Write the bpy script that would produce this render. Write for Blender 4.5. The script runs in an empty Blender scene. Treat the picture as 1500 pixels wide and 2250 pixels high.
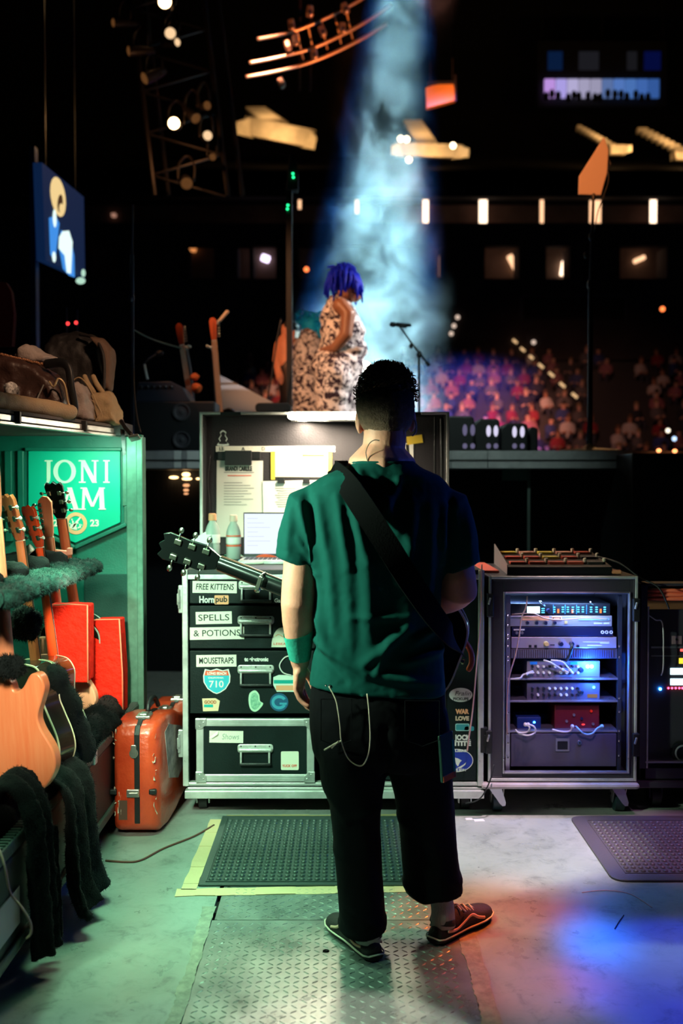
import bpy, bmesh, math, random
import numpy as np
from mathutils import Vector as V, Matrix as M, noise
R = math.radians; PI = math.pi
rnd = random.Random(7)
SC = bpy.context.scene
COL = SC.collection
# ---------------- camera, world, lights, exposure ----------------
FPX = 35.0/24.0*1500.0
CAMH = 1.45
PITCH = math.atan((1125-1060)/FPX)
cd = bpy.data.cameras.new('camera'); cam = bpy.data.objects.new('camera', cd); COL.objects.link(cam)
cd.sensor_fit = 'HORIZONTAL'; cd.sensor_width = 24; cd.lens = 35; cd.clip_end = 300
cam.location = (0, 0, CAMH); cam.rotation_euler = (PI/2-PITCH, 0, 0)
cd.dof.use_dof = True; cd.dof.focus_distance = 3.6; cd.dof.aperture_fstop = 2.0
SC.camera = cam
SC.view_settings.view_transform = 'Standard'; SC.view_settings.look = 'None'
SC.view_settings.gamma = 1; SC.view_settings.use_curve_mapping = False
SC.view_settings.exposure = 0.0
SC.cycles.use_denoising = True
SC.cycles.volume_step_rate = 1.5
SC.cycles.max_bounces = 6; SC.cycles.caustics_reflective = False; SC.cycles.caustics_refractive = False
SC.cycles.sample_clamp_indirect = 4
wd = bpy.data.worlds.new('world'); SC.world = wd; wd.use_nodes = True
wd.node_tree.nodes['Background'].inputs[0].default_value = (0.10, 0.2, 0.5, 1)
wd.node_tree.nodes['Background'].inputs[1].default_value = 0.003

def light(name, kind, loc, target, power, col, **k):
    d = bpy.data.lights.new(name, kind); d.energy = power; d.color = col
    o = bpy.data.objects.new(name, d); COL.objects.link(o); o.location = loc
    if target is not None:
        o.rotation_euler = (V(target)-V(loc)).to_track_quat('-Z', 'Y').to_euler()
    for a, b in k.items(): setattr(d, a, b)
    return o
GREEN = (0.42, 1.0, 0.56)
# light bar under the vault shelf (greenish white), shines right and down along the vault
light('shelf_light', 'AREA', (-1.17, 3.3, 1.60), (-0.97, 3.34, 0.3), 18, GREEN, shape='RECTANGLE', size=0.05, size_y=2.0, spread=R(70))
light('vault_front_fill', 'SPOT', (-0.72, 1.5, 1.75), (-1.05, 3.2, 0.95), 200, (0.92, 1.0, 0.72), spot_size=R(34), spot_blend=0.6, shadow_soft_size=0.1)  # added fill from the camera side, brightens the vault guitars
light('shelf_light_end', 'AREA', (-1.05, 4.2, 1.61), (-1.07, 4.5, 0.9), 6, (0.5, 1.0, 0.7), shape='RECTANGLE', size=0.3, size_y=0.08)
light('red_box_fill', 'SPOT', (-0.80, 3.0, 1.22), (-1.04, 4.08, 0.80), 105, (1.0, 0.92, 0.66), spot_size=R(27), spot_blend=0.7, shadow_soft_size=0.03)  # added fill hanging free in the aisle, brightens the red boxes
light('drawer_fill', 'SPOT', (-0.98, 2.25, 1.74), (-0.42, 4.25, 0.78), 310, (0.58, 1.0, 0.68), spot_size=R(44), spot_blend=0.7, shadow_soft_size=0.05)  # added fill with no fitting of its own, brightens the drawer fronts
light('man_side_fill', 'SPOT', (-1.10, 2.80, 1.6), (-0.05, 3.1, 1.2), 150, (0.72, 1.0, 0.7), spot_size=R(50), spot_blend=0.6, shadow_soft_size=0.04)  # extra spot added to light the man's left arm and shirt
light('plate_light', 'SPOT', (-1.25, 2.45, 1.62), (-0.22, 2.75, 0), 50, (0.45, 1.0, 0.6), spot_size=R(44), spot_blend=0.45, shadow_soft_size=0.05)
# overhead stage spots reaching the floor on the right
light('floor_white_spot', 'SPOT', (1.0, 3.2, 5.0), (0.72, 3.95, 0), 1700, (1.0, 0.72, 0.82), spot_size=R(11.5), spot_blend=0.5, shadow_soft_size=0.1)
light('floor_orange_spot', 'SPOT', (2.6, 5.6, 4.6), (0.49, 3.32, 0), 2000, (1.0, 0.15, 0.02), spot_size=R(7.0), spot_blend=0.9, shadow_soft_size=0.1)
light('floor_magenta_spot', 'SPOT', (2.4, 2.6, 4.6), (0.50, 2.86, 0), 950, (1.0, 0.16, 0.2), spot_size=R(6.6), spot_blend=0.9, shadow_soft_size=0.1)
light('floor_blue_spot', 'SPOT', (0.92, 6.9, 4.2), (0.81, 3.12, 0), 2600, (0.001, 0.14, 1.0), spot_size=R(3.4), spot_blend=0.95, shadow_soft_size=0.05)
light('floor_blue_wash', 'SPOT', (2.3, 2.6, 4.6), (1.08, 2.86, 0), 1150, (0.001, 0.012, 1.0), spot_size=R(10.5), spot_blend=0.35, shadow_soft_size=0.05)
light('mat_pink_spot', 'SPOT', (1.6, 3.0, 5.0), (1.35, 3.95, 0), 620, (1.0, 0.42, 0.85), spot_size=R(10), spot_blend=0.7, shadow_soft_size=0.1)
light('side_blue_wash', 'SPOT', (2.8, 3.7, 2.4), (0.4, 3.2, 1.1), 60, (0.05, 0.12, 1.0), spot_size=R(30), spot_blend=0.6, shadow_soft_size=0.15)
light('rear_white_spot', 'SPOT', (-0.3, 1.2, 3.4), (0.0, 2.36, 0), 700, (1.0, 0.92, 0.8), spot_size=R(13), spot_blend=0.15, shadow_soft_size=0.03)
# stage: performers, haze beam, crowd
light('beam_core', 'SPOT', (0.95, 12.2, 9.9), (0.22, 12.2, 1.7), 72000, (0.45, 0.85, 0.8), spot_size=R(13.5), spot_blend=0.9, shadow_soft_size=0.08)
light('beam_spot', 'SPOT', (0.95, 12.2, 9.9), (0.20, 12.2, 1.7), 12000, (0.02, 0.26, 1.0), spot_size=R(16.5), spot_blend=0.25, shadow_soft_size=0.08)
light('amber_key', 'SPOT', (-2.8, 4.6, 5.0), (0.0, 9.2, 2.6), 1300, (1.0, 0.45, 0.2), spot_size=R(24), spot_blend=0.6, shadow_soft_size=0.15)
light('smoke_side', 'SPOT', (3.2, 13.6, 4.6), (0.40, 12.2, 2.7), 6500, (0.5, 0.85, 0.9), spot_size=R(36), spot_blend=0.9, shadow_soft_size=0.1)
light('stage_left_amber', 'SPOT', (-2.2, 4.9, 4.2), (-0.92, 7.3, 2.3), 170, (1.0, 0.42, 0.2), spot_size=R(15), spot_blend=0.6, shadow_soft_size=0.1)
light('stage_left_fill', 'SPOT', (0.2, 5.0, 4.0), (-1.2, 6.9, 1.9), 22, (0.1, 0.2, 0.6), spot_size=R(26), spot_blend=0.8, shadow_soft_size=0.1)  # added bluish fill so the dark stage gear shows
light('third_orange', 'SPOT', (-3.2, 7.6, 4.2), (-0.58, 11.0, 2.75), 620, (1.0, 0.3, 0.1), spot_size=R(14), spot_blend=0.6, shadow_soft_size=0.1)
light('deck_edge_fill', 'SPOT', (0.6, 5.5, 3.3), (0.2, 7.0, 1.62), 75, (0.75, 1.0, 0.9), spot_size=R(84), spot_blend=0.6, shadow_soft_size=0.1)  # unseen spot added to lift the stage edge out of the dark
light('tray_fill', 'SPOT', (1.5, 5.7, 3.0), (0.95, 4.62, 1.1), 45, (1.0, 0.7, 0.5), spot_size=R(20), spot_blend=0.6, shadow_soft_size=0.05)  # added warm fill for the switch tray
light('white_rim', 'SPOT', (4.2, 9.4, 4.8), (0.05, 8.9, 2.7), 1900, (1.0, 0.92, 0.88), spot_size=R(18), spot_blend=0.6, shadow_soft_size=0.15)
light('crowd_amber', 'SPOT', (1.0, 11.0, 8.0), (3.6, 26.5, 3.6), 26000, (1.0, 0.36, 0.24), spot_size=R(18), spot_blend=1.0, shadow_soft_size=0.3)
light('crowd_amber_wide', 'SPOT', (1.0, 11.0, 8.0), (5.5, 27.5, 3.4), 2200, (1.0, 0.42, 0.28), spot_size=R(32), spot_blend=1.0, shadow_soft_size=0.3)
light('crowd_blue', 'SPOT', (1.0, 11.0, 9.0), (3.0, 25.0, 2.2), 70000, (0.006, 0.07, 1.0), spot_size=R(17), spot_blend=0.9, shadow_soft_size=0.3)
light('crowd_left', 'SPOT', (-1.0, 11.0, 8.0), (-1.6, 28, 4.0), 11000, (1.0, 0.4, 0.25), spot_size=R(9), spot_blend=0.8, shadow_soft_size=0.3)
light('truss_amber', 'SPOT', (1.2, 11.0, 3.5), (-0.4, 14.0, 8.6), 1500, (1.0, 0.26, 0.05), spot_size=R(22), spot_blend=0.7, shadow_soft_size=0.1)
light('paddle_amber', 'SPOT', (0.6, 4.8, 4.6), (1.86, 7.4, 3.75), 330, (1.0, 0.33, 0.1), spot_size=R(14), spot_blend=0.3, shadow_soft_size=0.05)
light('shelf_warm', 'SPOT', (0.4, 2.2, 3.4), (-1.2, 4.3, 1.85), 210, (1.0, 0.6, 0.36), spot_size=R(22), spot_blend=0.7, shadow_soft_size=0.1)
light('rack_led_bar', 'AREA', (0.93, 4.345, 0.955), (0.97, 4.46, 0.6), 4.0, (0.3, 0.5, 1.0), shape='RECTANGLE', size=0.4, size_y=0.02)
light('rack_pink', 'SPOT', (0.75, 2.6, 2.4), (0.98, 4.35, 0.6), 150, (0.9, 0.55, 1.0), spot_size=R(17), spot_blend=0.9, shadow_soft_size=0.1)

# ---------------- helpers ----------------
CA, SA = math.cos(PITCH), math.sin(PITCH)
def at(u, v, Y):
    x = (u-750)/FPX; y = (1125-v)/FPX
    t = Y/(CA+y*SA)
    return V((x*t, Y, CAMH+t*(y*CA-SA)))
def fl(u, v):
    x = (u-750)/FPX; y = (1125-v)/FPX
    t = -CAMH/(y*CA-SA)
    return V((x*t, t*(CA+y*SA), 0))
def q(u0, v0, u1, v1, Y):
    a = at(u0, v1, Y); b = at(u1, v0, Y)
    return a.x, b.x, a.z, b.z

MATS = {}
def mat(name, col, rough=0.5, metal=0.0, bump=0.0, bscale=60, var=0.0, vscale=6, spec=0.5, coat=0.0, sheen=0.0, sss=0.0, stretch=None, col2=None, rvar=0.0):
    if name in MATS: return MATS[name]
    m = bpy.data.materials.new(name); m.use_nodes = True; nt = m.node_tree
    b = nt.nodes['Principled BSDF']; I = b.inputs
    I['Base Color'].default_value = (*col, 1); I['Roughness'].default_value = rough; I['Metallic'].default_value = metal
    I['Specular IOR Level'].default_value = spec; I['Coat Weight'].default_value = coat; I['Sheen Weight'].default_value = sheen
    if sss: I['Subsurface Weight'].default_value = sss; I['Subsurface Radius'].default_value = (0.02, 0.008, 0.004); I['Subsurface Scale'].default_value = 0.5
    tc = nt.nodes.new('ShaderNodeTexCoord'); src = tc.outputs['Object']
    if stretch:
        mp = nt.nodes.new('ShaderNodeMapping'); mp.inputs['Scale'].default_value = stretch; nt.links.new(src, mp.inputs[0]); src = mp.outputs[0]
    if var or col2 or rvar:
        n = nt.nodes.new('ShaderNodeTexNoise'); n.inputs['Scale'].default_value = vscale; n.inputs['Detail'].default_value = 6; n.inputs['Roughness'].default_value = 0.65
        nt.links.new(src, n.inputs['Vector'])
        r = nt.nodes.new('ShaderNodeValToRGB'); r.color_ramp.elements[0].position = 0.35; r.color_ramp.elements[1].position = 0.65
        lo = [c*(1-var) for c in col]; hi = col2 if col2 else [min(1, c*(1+var)) for c in col]
        r.color_ramp.elements[0].color = (*lo, 1); r.color_ramp.elements[1].color = (*hi, 1)
        nt.links.new(n.outputs[0], r.inputs[0]); nt.links.new(r.outputs[0], I['Base Color'])
        if rvar:
            mr = nt.nodes.new('ShaderNodeMapRange'); mr.inputs['To Min'].default_value = max(0.02, rough-rvar); mr.inputs['To Max'].default_value = min(1, rough+rvar)
            mr.inputs['From Min'].default_value = 0.3; mr.inputs['From Max'].default_value = 0.7
            nt.links.new(n.outputs[0], mr.inputs[0]); nt.links.new(mr.outputs[0], I['Roughness'])
    if bump:
        n2 = nt.nodes.new('ShaderNodeTexNoise'); n2.inputs['Scale'].default_value = bscale; n2.inputs['Detail'].default_value = 4
        nt.links.new(src, n2.inputs['Vector'])
        bp = nt.nodes.new('ShaderNodeBump'); bp.inputs['Strength'].default_value = bump; bp.inputs['Distance'].default_value = 0.01
        nt.links.new(n2.outputs[0], bp.inputs['Height']); nt.links.new(bp.outputs[0], I['Normal'])
    MATS[name] = m
    return m
def emi(name, col, s, base=(0.004, 0.004, 0.004)):
    if name in MATS: return MATS[name]
    m = mat(name, base, 0.7, spec=0.1); b = m.node_tree.nodes['Principled BSDF']
    b.inputs['Emission Color'].default_value = (*col, 1); b.inputs['Emission Strength'].default_value = s
    return m

class B:
    """collects shapes into one mesh"""
    def __init__(s): s.v = []; s.f = []; s.m = []; s.mi = 0
    def add(s, vs, fs):
        n = len(s.v); s.v += [V(x) for x in vs]; s.f += [tuple(i+n for i in f) for f in fs]; s.m += [s.mi]*len(fs); return s
    def bb(s, x0, x1, y0, y1, z0, z1):
        return s.add([(x0,y0,z0),(x1,y0,z0),(x1,y1,z0),(x0,y1,z0),(x0,y0,z1),(x1,y0,z1),(x1,y1,z1),(x0,y1,z1)],
                     [(0,3,2,1),(4,5,6,7),(0,1,5,4),(1,2,6,5),(2,3,7,6),(3,0,4,7)])
    def box(s, c, d, rot=None):
        n = len(s.v); x, y, z = d[0]/2, d[1]/2, d[2]/2; s.bb(-x, x, -y, y, -z, z)
        for i in range(n, len(s.v)):
            p = s.v[i]
            if rot is not None: p = rot @ p
            s.v[i] = p+V(c)
        return s
    def loft(s, rings, caps=True, closed=True):
        n = len(rings[0]); vs = [p for r in rings for p in r]; fs = []
        for i in range(len(rings)-1):
            for j in range(n if closed else n-1):
                k = (j+1) % n
                fs.append((i*n+j, i*n+k, (i+1)*n+k, (i+1)*n+j))
        if caps and closed:
            fs.append(tuple(range(n-1, -1, -1))); o = (len(rings)-1)*n; fs.append(tuple(o+j for j in range(n)))
        return s.add(vs, fs)
    def tube(s, pts, r, n=8, ends=False, sx=1.0, up=None):
        pts = [V(p) for p in pts]; L = len(pts); rr = r if isinstance(r, (list, tuple)) else [r]*L
        rings = []; prev = None
        T = []
        for i in range(L):
            t = pts[min(i+1, L-1)]-pts[max(i-1, 0)]
            T.append(t.normalized() if t.length > 1e-9 else V((0,0,1)))
        a = V(up) if up else (V((0,0,1)) if abs(T[0].z) < 0.9 else V((0,1,0)))
        for i in range(L):
            x = (a - T[i]*a.dot(T[i]));
            if x.length < 1e-6: x = V((1,0,0))
            x.normalize(); y = T[i].cross(x); a = x
            rings.append([pts[i]+x*(rr[i]*math.cos(2*PI*j/n))+y*(rr[i]*sx*math.sin(2*PI*j/n)) for j in range(n)])
        if ends:
            def dome(ring, c, t, r):
                out = []
                for k in (0.5, 0.85): out.append([c+(p-c)*math.sqrt(1-k*k)+t*(r*k) for p in ring])
                return out
            rings = dome(rings[0], pts[0], -T[0], rr[0])[::-1]+rings+dome(rings[-1], pts[-1], T[-1], rr[-1])
        return s.loft(rings)
    def cyl(s, p, p2, r, r2=None, n=12): return s.tube([p, p2], [r, r if r2 is None else r2], n)
    def lathe(s, prof, c=(0,0,0), axis=None, n=16):
        ax = (V(axis) if axis else V((0,0,1))).normalized()
        x = ax.orthogonal().normalized(); y = ax.cross(x); c = V(c)
        return s.loft([[c+ax*z+x*(r*math.cos(2*PI*j/n))+y*(r*math.sin(2*PI*j/n)) for j in range(n)] for r, z in prof])
    def ell(s, c, r, n=12, m=8, rot=None):
        c = V(c); r = r if isinstance(r, (tuple, list)) else (r,)*3; rings = []
        for i in range(m+1):
            t = PI*(i+0.02 if i == 0 else (i-0.02 if i == m else i))/m; z = -math.cos(t); w = math.sin(t); ring = []
            for j in range(n):
                p = V((r[0]*w*math.cos(2*PI*j/n), r[1]*w*math.sin(2*PI*j/n), r[2]*z))
                ring.append(c+(rot @ p if rot is not None else p))
            rings.append(ring)
        return s.loft(rings)
    def prism(s, poly, a, b, fr=None):
        """polygon (x,z) extruded from y=a to y=b, or in frame fr (Matrix 4x4)"""
        n = len(poly); vs = [V((x, a, z)) for x, z in poly]+[V((x, b, z)) for x, z in poly]
        if fr is not None: vs = [fr @ p for p in vs]
        fs = [tuple(range(n)), tuple(range(2*n-1, n-1, -1))]+[(i, i+n, (i+1) % n+n, (i+1) % n) for i in range(n)]
        return s.add(vs, fs)
    def ring2(s, outer, inner, a, b):
        n = len(outer); vs = []
        for y in (a, b):
            vs += [V((x, y, z)) for x, z in outer]+[V((x, y, z)) for x, z in inner]
        fs = []
        for i in range(n):
            k = (i+1) % n
            fs += [(i, k, n+k, n+i), (2*n+i, 3*n+i, 3*n+k, 2*n+k), (i, 2*n+i, 2*n+k, k), (n+i, n+k, 3*n+k, 3*n+i)]
        return s.add(vs, fs)
    def o(s, name, mats, parent=None, smooth=False, bevel=0.0, origin=None, label=None, cat=None, group=None, kind=None, sub=0, fix=True):
        me = bpy.data.meshes.new(name)
        P = s.v
        xs = [p.x for p in P]; ys = [p.y for p in P]; zs = [p.z for p in P]
        c = V(origin) if origin else V(((min(xs)+max(xs))/2, (min(ys)+max(ys))/2, min(zs)))
        me.from_pydata([tuple(p-c) for p in P], [], s.f)
        mats = mats if isinstance(mats, (list, tuple)) else [mats]
        for m in mats: me.materials.append(m)
        if len(mats) > 1: me.polygons.foreach_set('material_index', s.m)
        if fix:
            bm = bmesh.new(); bm.from_mesh(me); bmesh.ops.recalc_face_normals(bm, faces=bm.faces); bm.to_mesh(me); bm.free()
        if smooth:
            me.shade_smooth()
            if smooth is not True: me.set_sharp_from_angle(angle=R(smooth))
        ob = bpy.data.objects.new(name, me); COL.objects.link(ob)
        link(ob, c, parent)
        if bevel:
            md = ob.modifiers.new('b', 'BEVEL'); md.width = bevel; md.segments = 2; md.limit_method = 'ANGLE'; md.angle_limit = R(35)
        if sub:
            md = ob.modifiers.new('s', 'SUBSURF'); md.levels = sub; md.render_levels = sub
        tag(ob, label, cat, group, kind)
        return ob
def wloc(o):
    c = V((0,0,0))
    while o is not None: c += o.location; o = o.parent
    return c
def link(ob, c, parent):
    if parent is not None:
        ob.parent = parent; ob.location = c-wloc(parent)
    else: ob.location = c
def tag(o, label=None, cat=None, group=None, kind=None):
    if label: o['label'] = label
    if cat: o['category'] = cat
    if group: o['group'] = group
    if kind: o['kind'] = kind
    return o
def thing(name, loc, label, cat, group=None):
    o = bpy.data.objects.new(name, None); COL.objects.link(o); o.location = loc; o.empty_display_size = 0.05
    return tag(o, label, cat, group)
def copy_tree(o, parent=None):
    c = o.copy(); COL.objects.link(c)
    if parent is not None: c.parent = parent
    for ch in list(o.children): copy_tree(ch, c)
    return c
def struct(b, name, m, parent=None, **k): return b.o(name, m, parent, kind=None if parent else 'structure', **k)

def text(body, x, z, size, m, parent, y, name='lettering', bold=0.0, width=None, rot=0.0, thick=0.0006, align='CENTER', italic=0.0):
    """flat lettering facing -Y, centred on world (x, z) at world y"""
    cu = bpy.data.curves.new(name, 'FONT'); cu.body = body; cu.size = size; cu.extrude = thick; cu.offset = bold; cu.shear = italic
    cu.align_x = align; cu.align_y = 'CENTER'; cu.resolution_u = 3
    t = bpy.data.objects.new(name, cu); me = bpy.data.meshes.new_from_object(t)
    bpy.data.objects.remove(t)
    me.name = name; me.materials.clear(); me.materials.append(m)
    if width and len(me.vertices):
        xs = [v.co.x for v in me.vertices]; w = max(xs)-min(xs); k = width/w
        for v in me.vertices: v.co.x *= k
    ob = bpy.data.objects.new(name, me); COL.objects.link(ob)
    link(ob, V((x, y, z)), parent); ob.rotation_euler = (PI/2, rot, 0)
    return ob
def remesh(b, name, mats, voxel, parent=None, smooth_it=4, fn=None, cut=None, **k):
    """union of all shells in b as one skin; fn(co, no)->co moves vertices; cut(co, no)->bool drops faces"""
    me = bpy.data.meshes.new('t'); me.from_pydata([tuple(p) for p in b.v], [], b.f)
    bm = bmesh.new(); bm.from_mesh(me); bmesh.ops.recalc_face_normals(bm, faces=bm.faces); bm.to_mesh(me); bm.free()
    t = bpy.data.objects.new('t', me); COL.objects.link(t)
    md = t.modifiers.new('r', 'REMESH'); md.mode = 'VOXEL'; md.voxel_size = voxel; md.use_smooth_shade = True
    if smooth_it:
        sm = t.modifiers.new('s', 'SMOOTH'); sm.factor = 0.5; sm.iterations = smooth_it
    dg = bpy.context.evaluated_depsgraph_get(); me2 = bpy.data.meshes.new_from_object(t.evaluated_get(dg))
    bpy.data.objects.remove(t)
    if cut is not None:
        bm = bmesh.new(); bm.from_mesh(me2); bm.normal_update()
        bmesh.ops.delete(bm, geom=[f for f in bm.faces if cut(f.calc_center_median(), f.normal)], context='FACES')
        bm.to_mesh(me2); bm.free()
    if fn is not None:
        no = [v.normal.copy() for v in me2.vertices]
        for v, n in zip(me2.vertices, no): v.co = fn(v.co.copy(), n)
    n = len(me2.vertices); co = np.empty(n*3); me2.vertices.foreach_get('co', co); co = co.reshape(-1, 3)
    c = V(((co[:,0].min()+co[:,0].max())/2, (co[:,1].min()+co[:,1].max())/2, co[:,2].min()))
    me2.transform(M.Translation(-c)); me2.materials.clear()
    mats = mats if isinstance(mats, (list, tuple)) else [mats]
    for m in mats: me2.materials.append(m)
    me2.shade_smooth(); me2.name = name
    ob = bpy.data.objects.new(name, me2); COL.objects.link(ob); link(ob, c, parent); tag(ob, **k)
    return ob
def fuzz(b, src, n, ln, w=0.0018, seed=1, droop=0.3):
    """adds n short pile blades over the triangles of object src (world coords)"""
    r = random.Random(seed); me = src.data; off = wloc(src); me.calc_loop_triangles()
    tris = [(t.vertices[:], t.area) for t in me.loop_triangles]; ws = [a for _, a in tris]
    for (vs, _) in r.choices(tris, ws, k=n):
        a, c, d = (me.vertices[i] for i in vs); s, t = r.random(), r.random()
        if s+t > 1: s, t = 1-s, 1-t
        p = a.co*(1-s-t)+c.co*s+d.co*t+off; nn = a.normal
        dr = (nn+V((r.uniform(-.6,.6), r.uniform(-.6,.6), r.uniform(-.6,.6)-droop))).normalized()*ln*r.uniform(.6, 1.3)
        sd = nn.cross(V((r.uniform(-1,1), r.uniform(-1,1), r.uniform(-1,1))));
        if sd.length < 1e-6: continue
        sd = sd.normalized()*w
        b.add([p-sd, p+sd, p+dr], [(0, 1, 2)])
def cat(pts, n=8, closed=False):
    """Catmull-Rom through points"""
    P = [V(p) for p in pts]; out = []; L = len(P)
    rng = range(L) if closed else range(L-1)
    for i in rng:
        if closed: a, b_, c, d = P[(i-1) % L], P[i], P[(i+1) % L], P[(i+2) % L]
        else: a, b_, c, d = P[max(i-1, 0)], P[i], P[i+1], P[min(i+2, L-1)]
        for k in range(n):
            t = k/n
            out.append(0.5*((2*b_)+(c-a)*t+(2*a-5*b_+4*c-d)*t*t+(3*b_-a-3*c+d)*t**3))
    if not closed: out.append(P[-1])
    return out
def rrect(x0, x1, z0, z1, r, n=4):
    out = []
    for cx, cz, a in ((x1-r, z1-r, 0), (x0+r, z1-r, 90), (x0+r, z0+r, 180), (x1-r, z0+r, 270)):
        for k in range(n+1):
            t = R(a+90*k/n); out.append((cx+r*math.cos(t), cz+r*math.sin(t)))
    return out
def oval(cx, cz, rx, rz, n=24): return [(cx+rx*math.cos(2*PI*i/n), cz+rz*math.sin(2*PI*i/n)) for i in range(n)]

# ---------------- materials ----------------
m_black = mat('black paint', (0.012, 0.013, 0.015), 0.45, bump=0.15, bscale=180)
m_blackplush = mat('black plush', (0.006, 0.008, 0.0085), 0.95, spec=0.15, sheen=0.03, bump=0.5, bscale=220)
m_plush = mat('green grey plush', (0.008, 0.038, 0.031), 0.95, spec=.2, sheen=0.04, bump=0.6, bscale=160, var=0.5, vscale=60)
m_alu = mat('brushed aluminium', (0.72, 0.74, 0.72), 0.38, 0.55, bump=0.08, bscale=90, rvar=0.12, vscale=12, var=0.12)
m_steel = mat('zinc steel', (0.66, 0.68, 0.66), 0.33, 0.7, var=0.2, vscale=30, rvar=0.1)
m_chrome = mat('chrome', (0.82, 0.82, 0.8), 0.14, 1.0)
m_cream = mat('cream tape', (0.85, 0.84, 0.72), 0.7, bump=0.1, bscale=90)
m_white = mat('white paper', (0.86, 0.86, 0.82), 0.75)
m_ink = mat('ink', (0.01, 0.012, 0.012), 0.6)
m_rubber = mat('black rubber', (0.02, 0.022, 0.024), 0.5, bump=0.1, bscale=120)
m_teal = mat('teal painted board', (0.0, 0.42, 0.30), 0.45, var=0.12, vscale=5)
m_tealdk = mat('dark teal laminate', (0.01, 0.17, 0.12), 0.4, var=0.2, vscale=6, bump=0.1, bscale=140)
m_drawer = mat('dark laminate drawer', (0.005, 0.012, 0.012), 0.5, spec=0.22, bump=0.12, bscale=150, var=0.3, vscale=4)
m_orange = mat('orange print', (0.95, 0.42, 0.22), 0.6)
m_red = mat('red tolex', (0.88, 0.022, 0.006), 0.7, spec=0.2, bump=0.9, bscale=45, var=0.15, vscale=30)
m_dark = mat('dark structure', (0.012, 0.012, 0.014), 0.8)
# ---------------- floor ----------------
m_conc = mat('worn concrete', (0.30, 0.34, 0.315), 0.36, bump=0.14, bscale=18, col2=(0.37, 0.41, 0.38), vscale=5, rvar=0.12, spec=0.5)
nt = m_conc.node_tree   # finer mottling and small dark stains over the broad tone
_b = nt.nodes['Principled BSDF']; _rgb = _b.inputs['Base Color'].links[0].from_socket
_tc = nt.nodes.new('ShaderNodeTexCoord'); _n = nt.nodes.new('ShaderNodeTexNoise'); _n.inputs['Scale'].default_value = 13; _n.inputs['Detail'].default_value = 9; _n.inputs['Roughness'].default_value = .72; _n.inputs['Distortion'].default_value = .5
_r = nt.nodes.new('ShaderNodeValToRGB'); _e = _r.color_ramp.elements; _e[0].position = .33; _e[0].color = (.62, .64, .63, 1); _e[1].position = .52; _e[1].color = (1, 1, 1, 1)
_e2 = _r.color_ramp.elements.new(.72); _e2.color = (1.0, 1.0, .97, 1); _e1 = _r.color_ramp.elements.new(.44); _e1.color = (.9, .91, .9, 1)
_m = nt.nodes.new('ShaderNodeMix'); _m.data_type = 'RGBA'; _m.blend_type = 'MULTIPLY'; _m.inputs[0].default_value = 1
nt.links.new(_tc.outputs['Object'], _n.inputs['Vector']); nt.links.new(_n.outputs[0], _r.inputs[0]); nt.links.new(_rgb, _m.inputs[6]); nt.links.new(_r.outputs[0], _m.inputs[7]); nt.links.new(_m.outputs[2], _b.inputs['Base Color'])
b = B()
# concrete slab with a pit for the steel plate
PX0, PX1, PY0, PY1 = -0.435, 0.385, 1.6, 3.56
for x0, x1, y0, y1 in ((-9, PX0, -3, 14), (PX1, 9, -3, 14), (PX0, PX1, -3, PY0), (PX0, PX1, PY1, 14)):
    b.bb(x0, x1, y0, y1, -0.12, 0)
floor = struct(b, 'floor', m_conc)
# steel tread plates let into the floor
m_tread = mat('steel tread plate', (0.34, 0.37, 0.35), 0.34, 0.55, bump=0.12, bscale=30, var=0.25, vscale=7, rvar=0.12)
b = B(); b.bb(PX0, PX1, PY0, PY1, -0.12, -0.02); pl = thing('floor_plate', (-0.02, 2.7, -0.02), 'steel diamond tread plate let into the concrete, below the standing man', 'floor plate')
b.o('plate_bed', m_dark, pl)
def lugs(x0, x1, y0, y1, p=0.0272):
    b = B(); z = 0.0; k = 0
    ny = int((y1-y0)/p)
    for j in range(ny):
        for i in range(int((x1-x0)/p)):
            cx = x0+(i+0.5)*p; cy = y0+(j+0.5)*p
            s = 1 if (i+j) % 2 else -1
            dx, dy = math.cos(R(40))*0.0125, s*math.sin(R(40))*0.0125
            nx, nyy = -dy*0.27, dx*0.27
            P = [(cx-dx, cy-dy, z), (cx+nx, cy+nyy, z), (cx+dx, cy+dy, z), (cx-nx, cy-nyy, z), (cx-dx*.55, cy-dy*.55, z+.0022), (cx+dx*.55, cy+dy*.55, z+.0022)]
            b.add(P, [(0, 3, 5, 4), (2, 1, 4, 5), (0, 4, 1), (2, 5, 3)])
    return b
for (x0, x1, y0, y1) in ((PX0+.014, PX1-.006, 3.262, 3.55), (PX0+.006, PX1-.006, 1.62, 3.257)):
    b = B(); b.bb(x0, x1, y0, y1, -0.02, 0.0); p = b.o('tread_plate', m_tread, pl, bevel=0.001)
    lugs(x0+.012, x1-.012, max(y0, 2.2)+.008, y1-.008).o('lugs', m_tread, p, kind='stuff', fix=False)
b = B(); b.lathe([(0.0, 0.0012), (0.011, 0.0012)], (fl(716, 2090).x, fl(716, 2090).y, 0), n=12); b.o('lift_hole', m_ink, pl)
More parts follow.
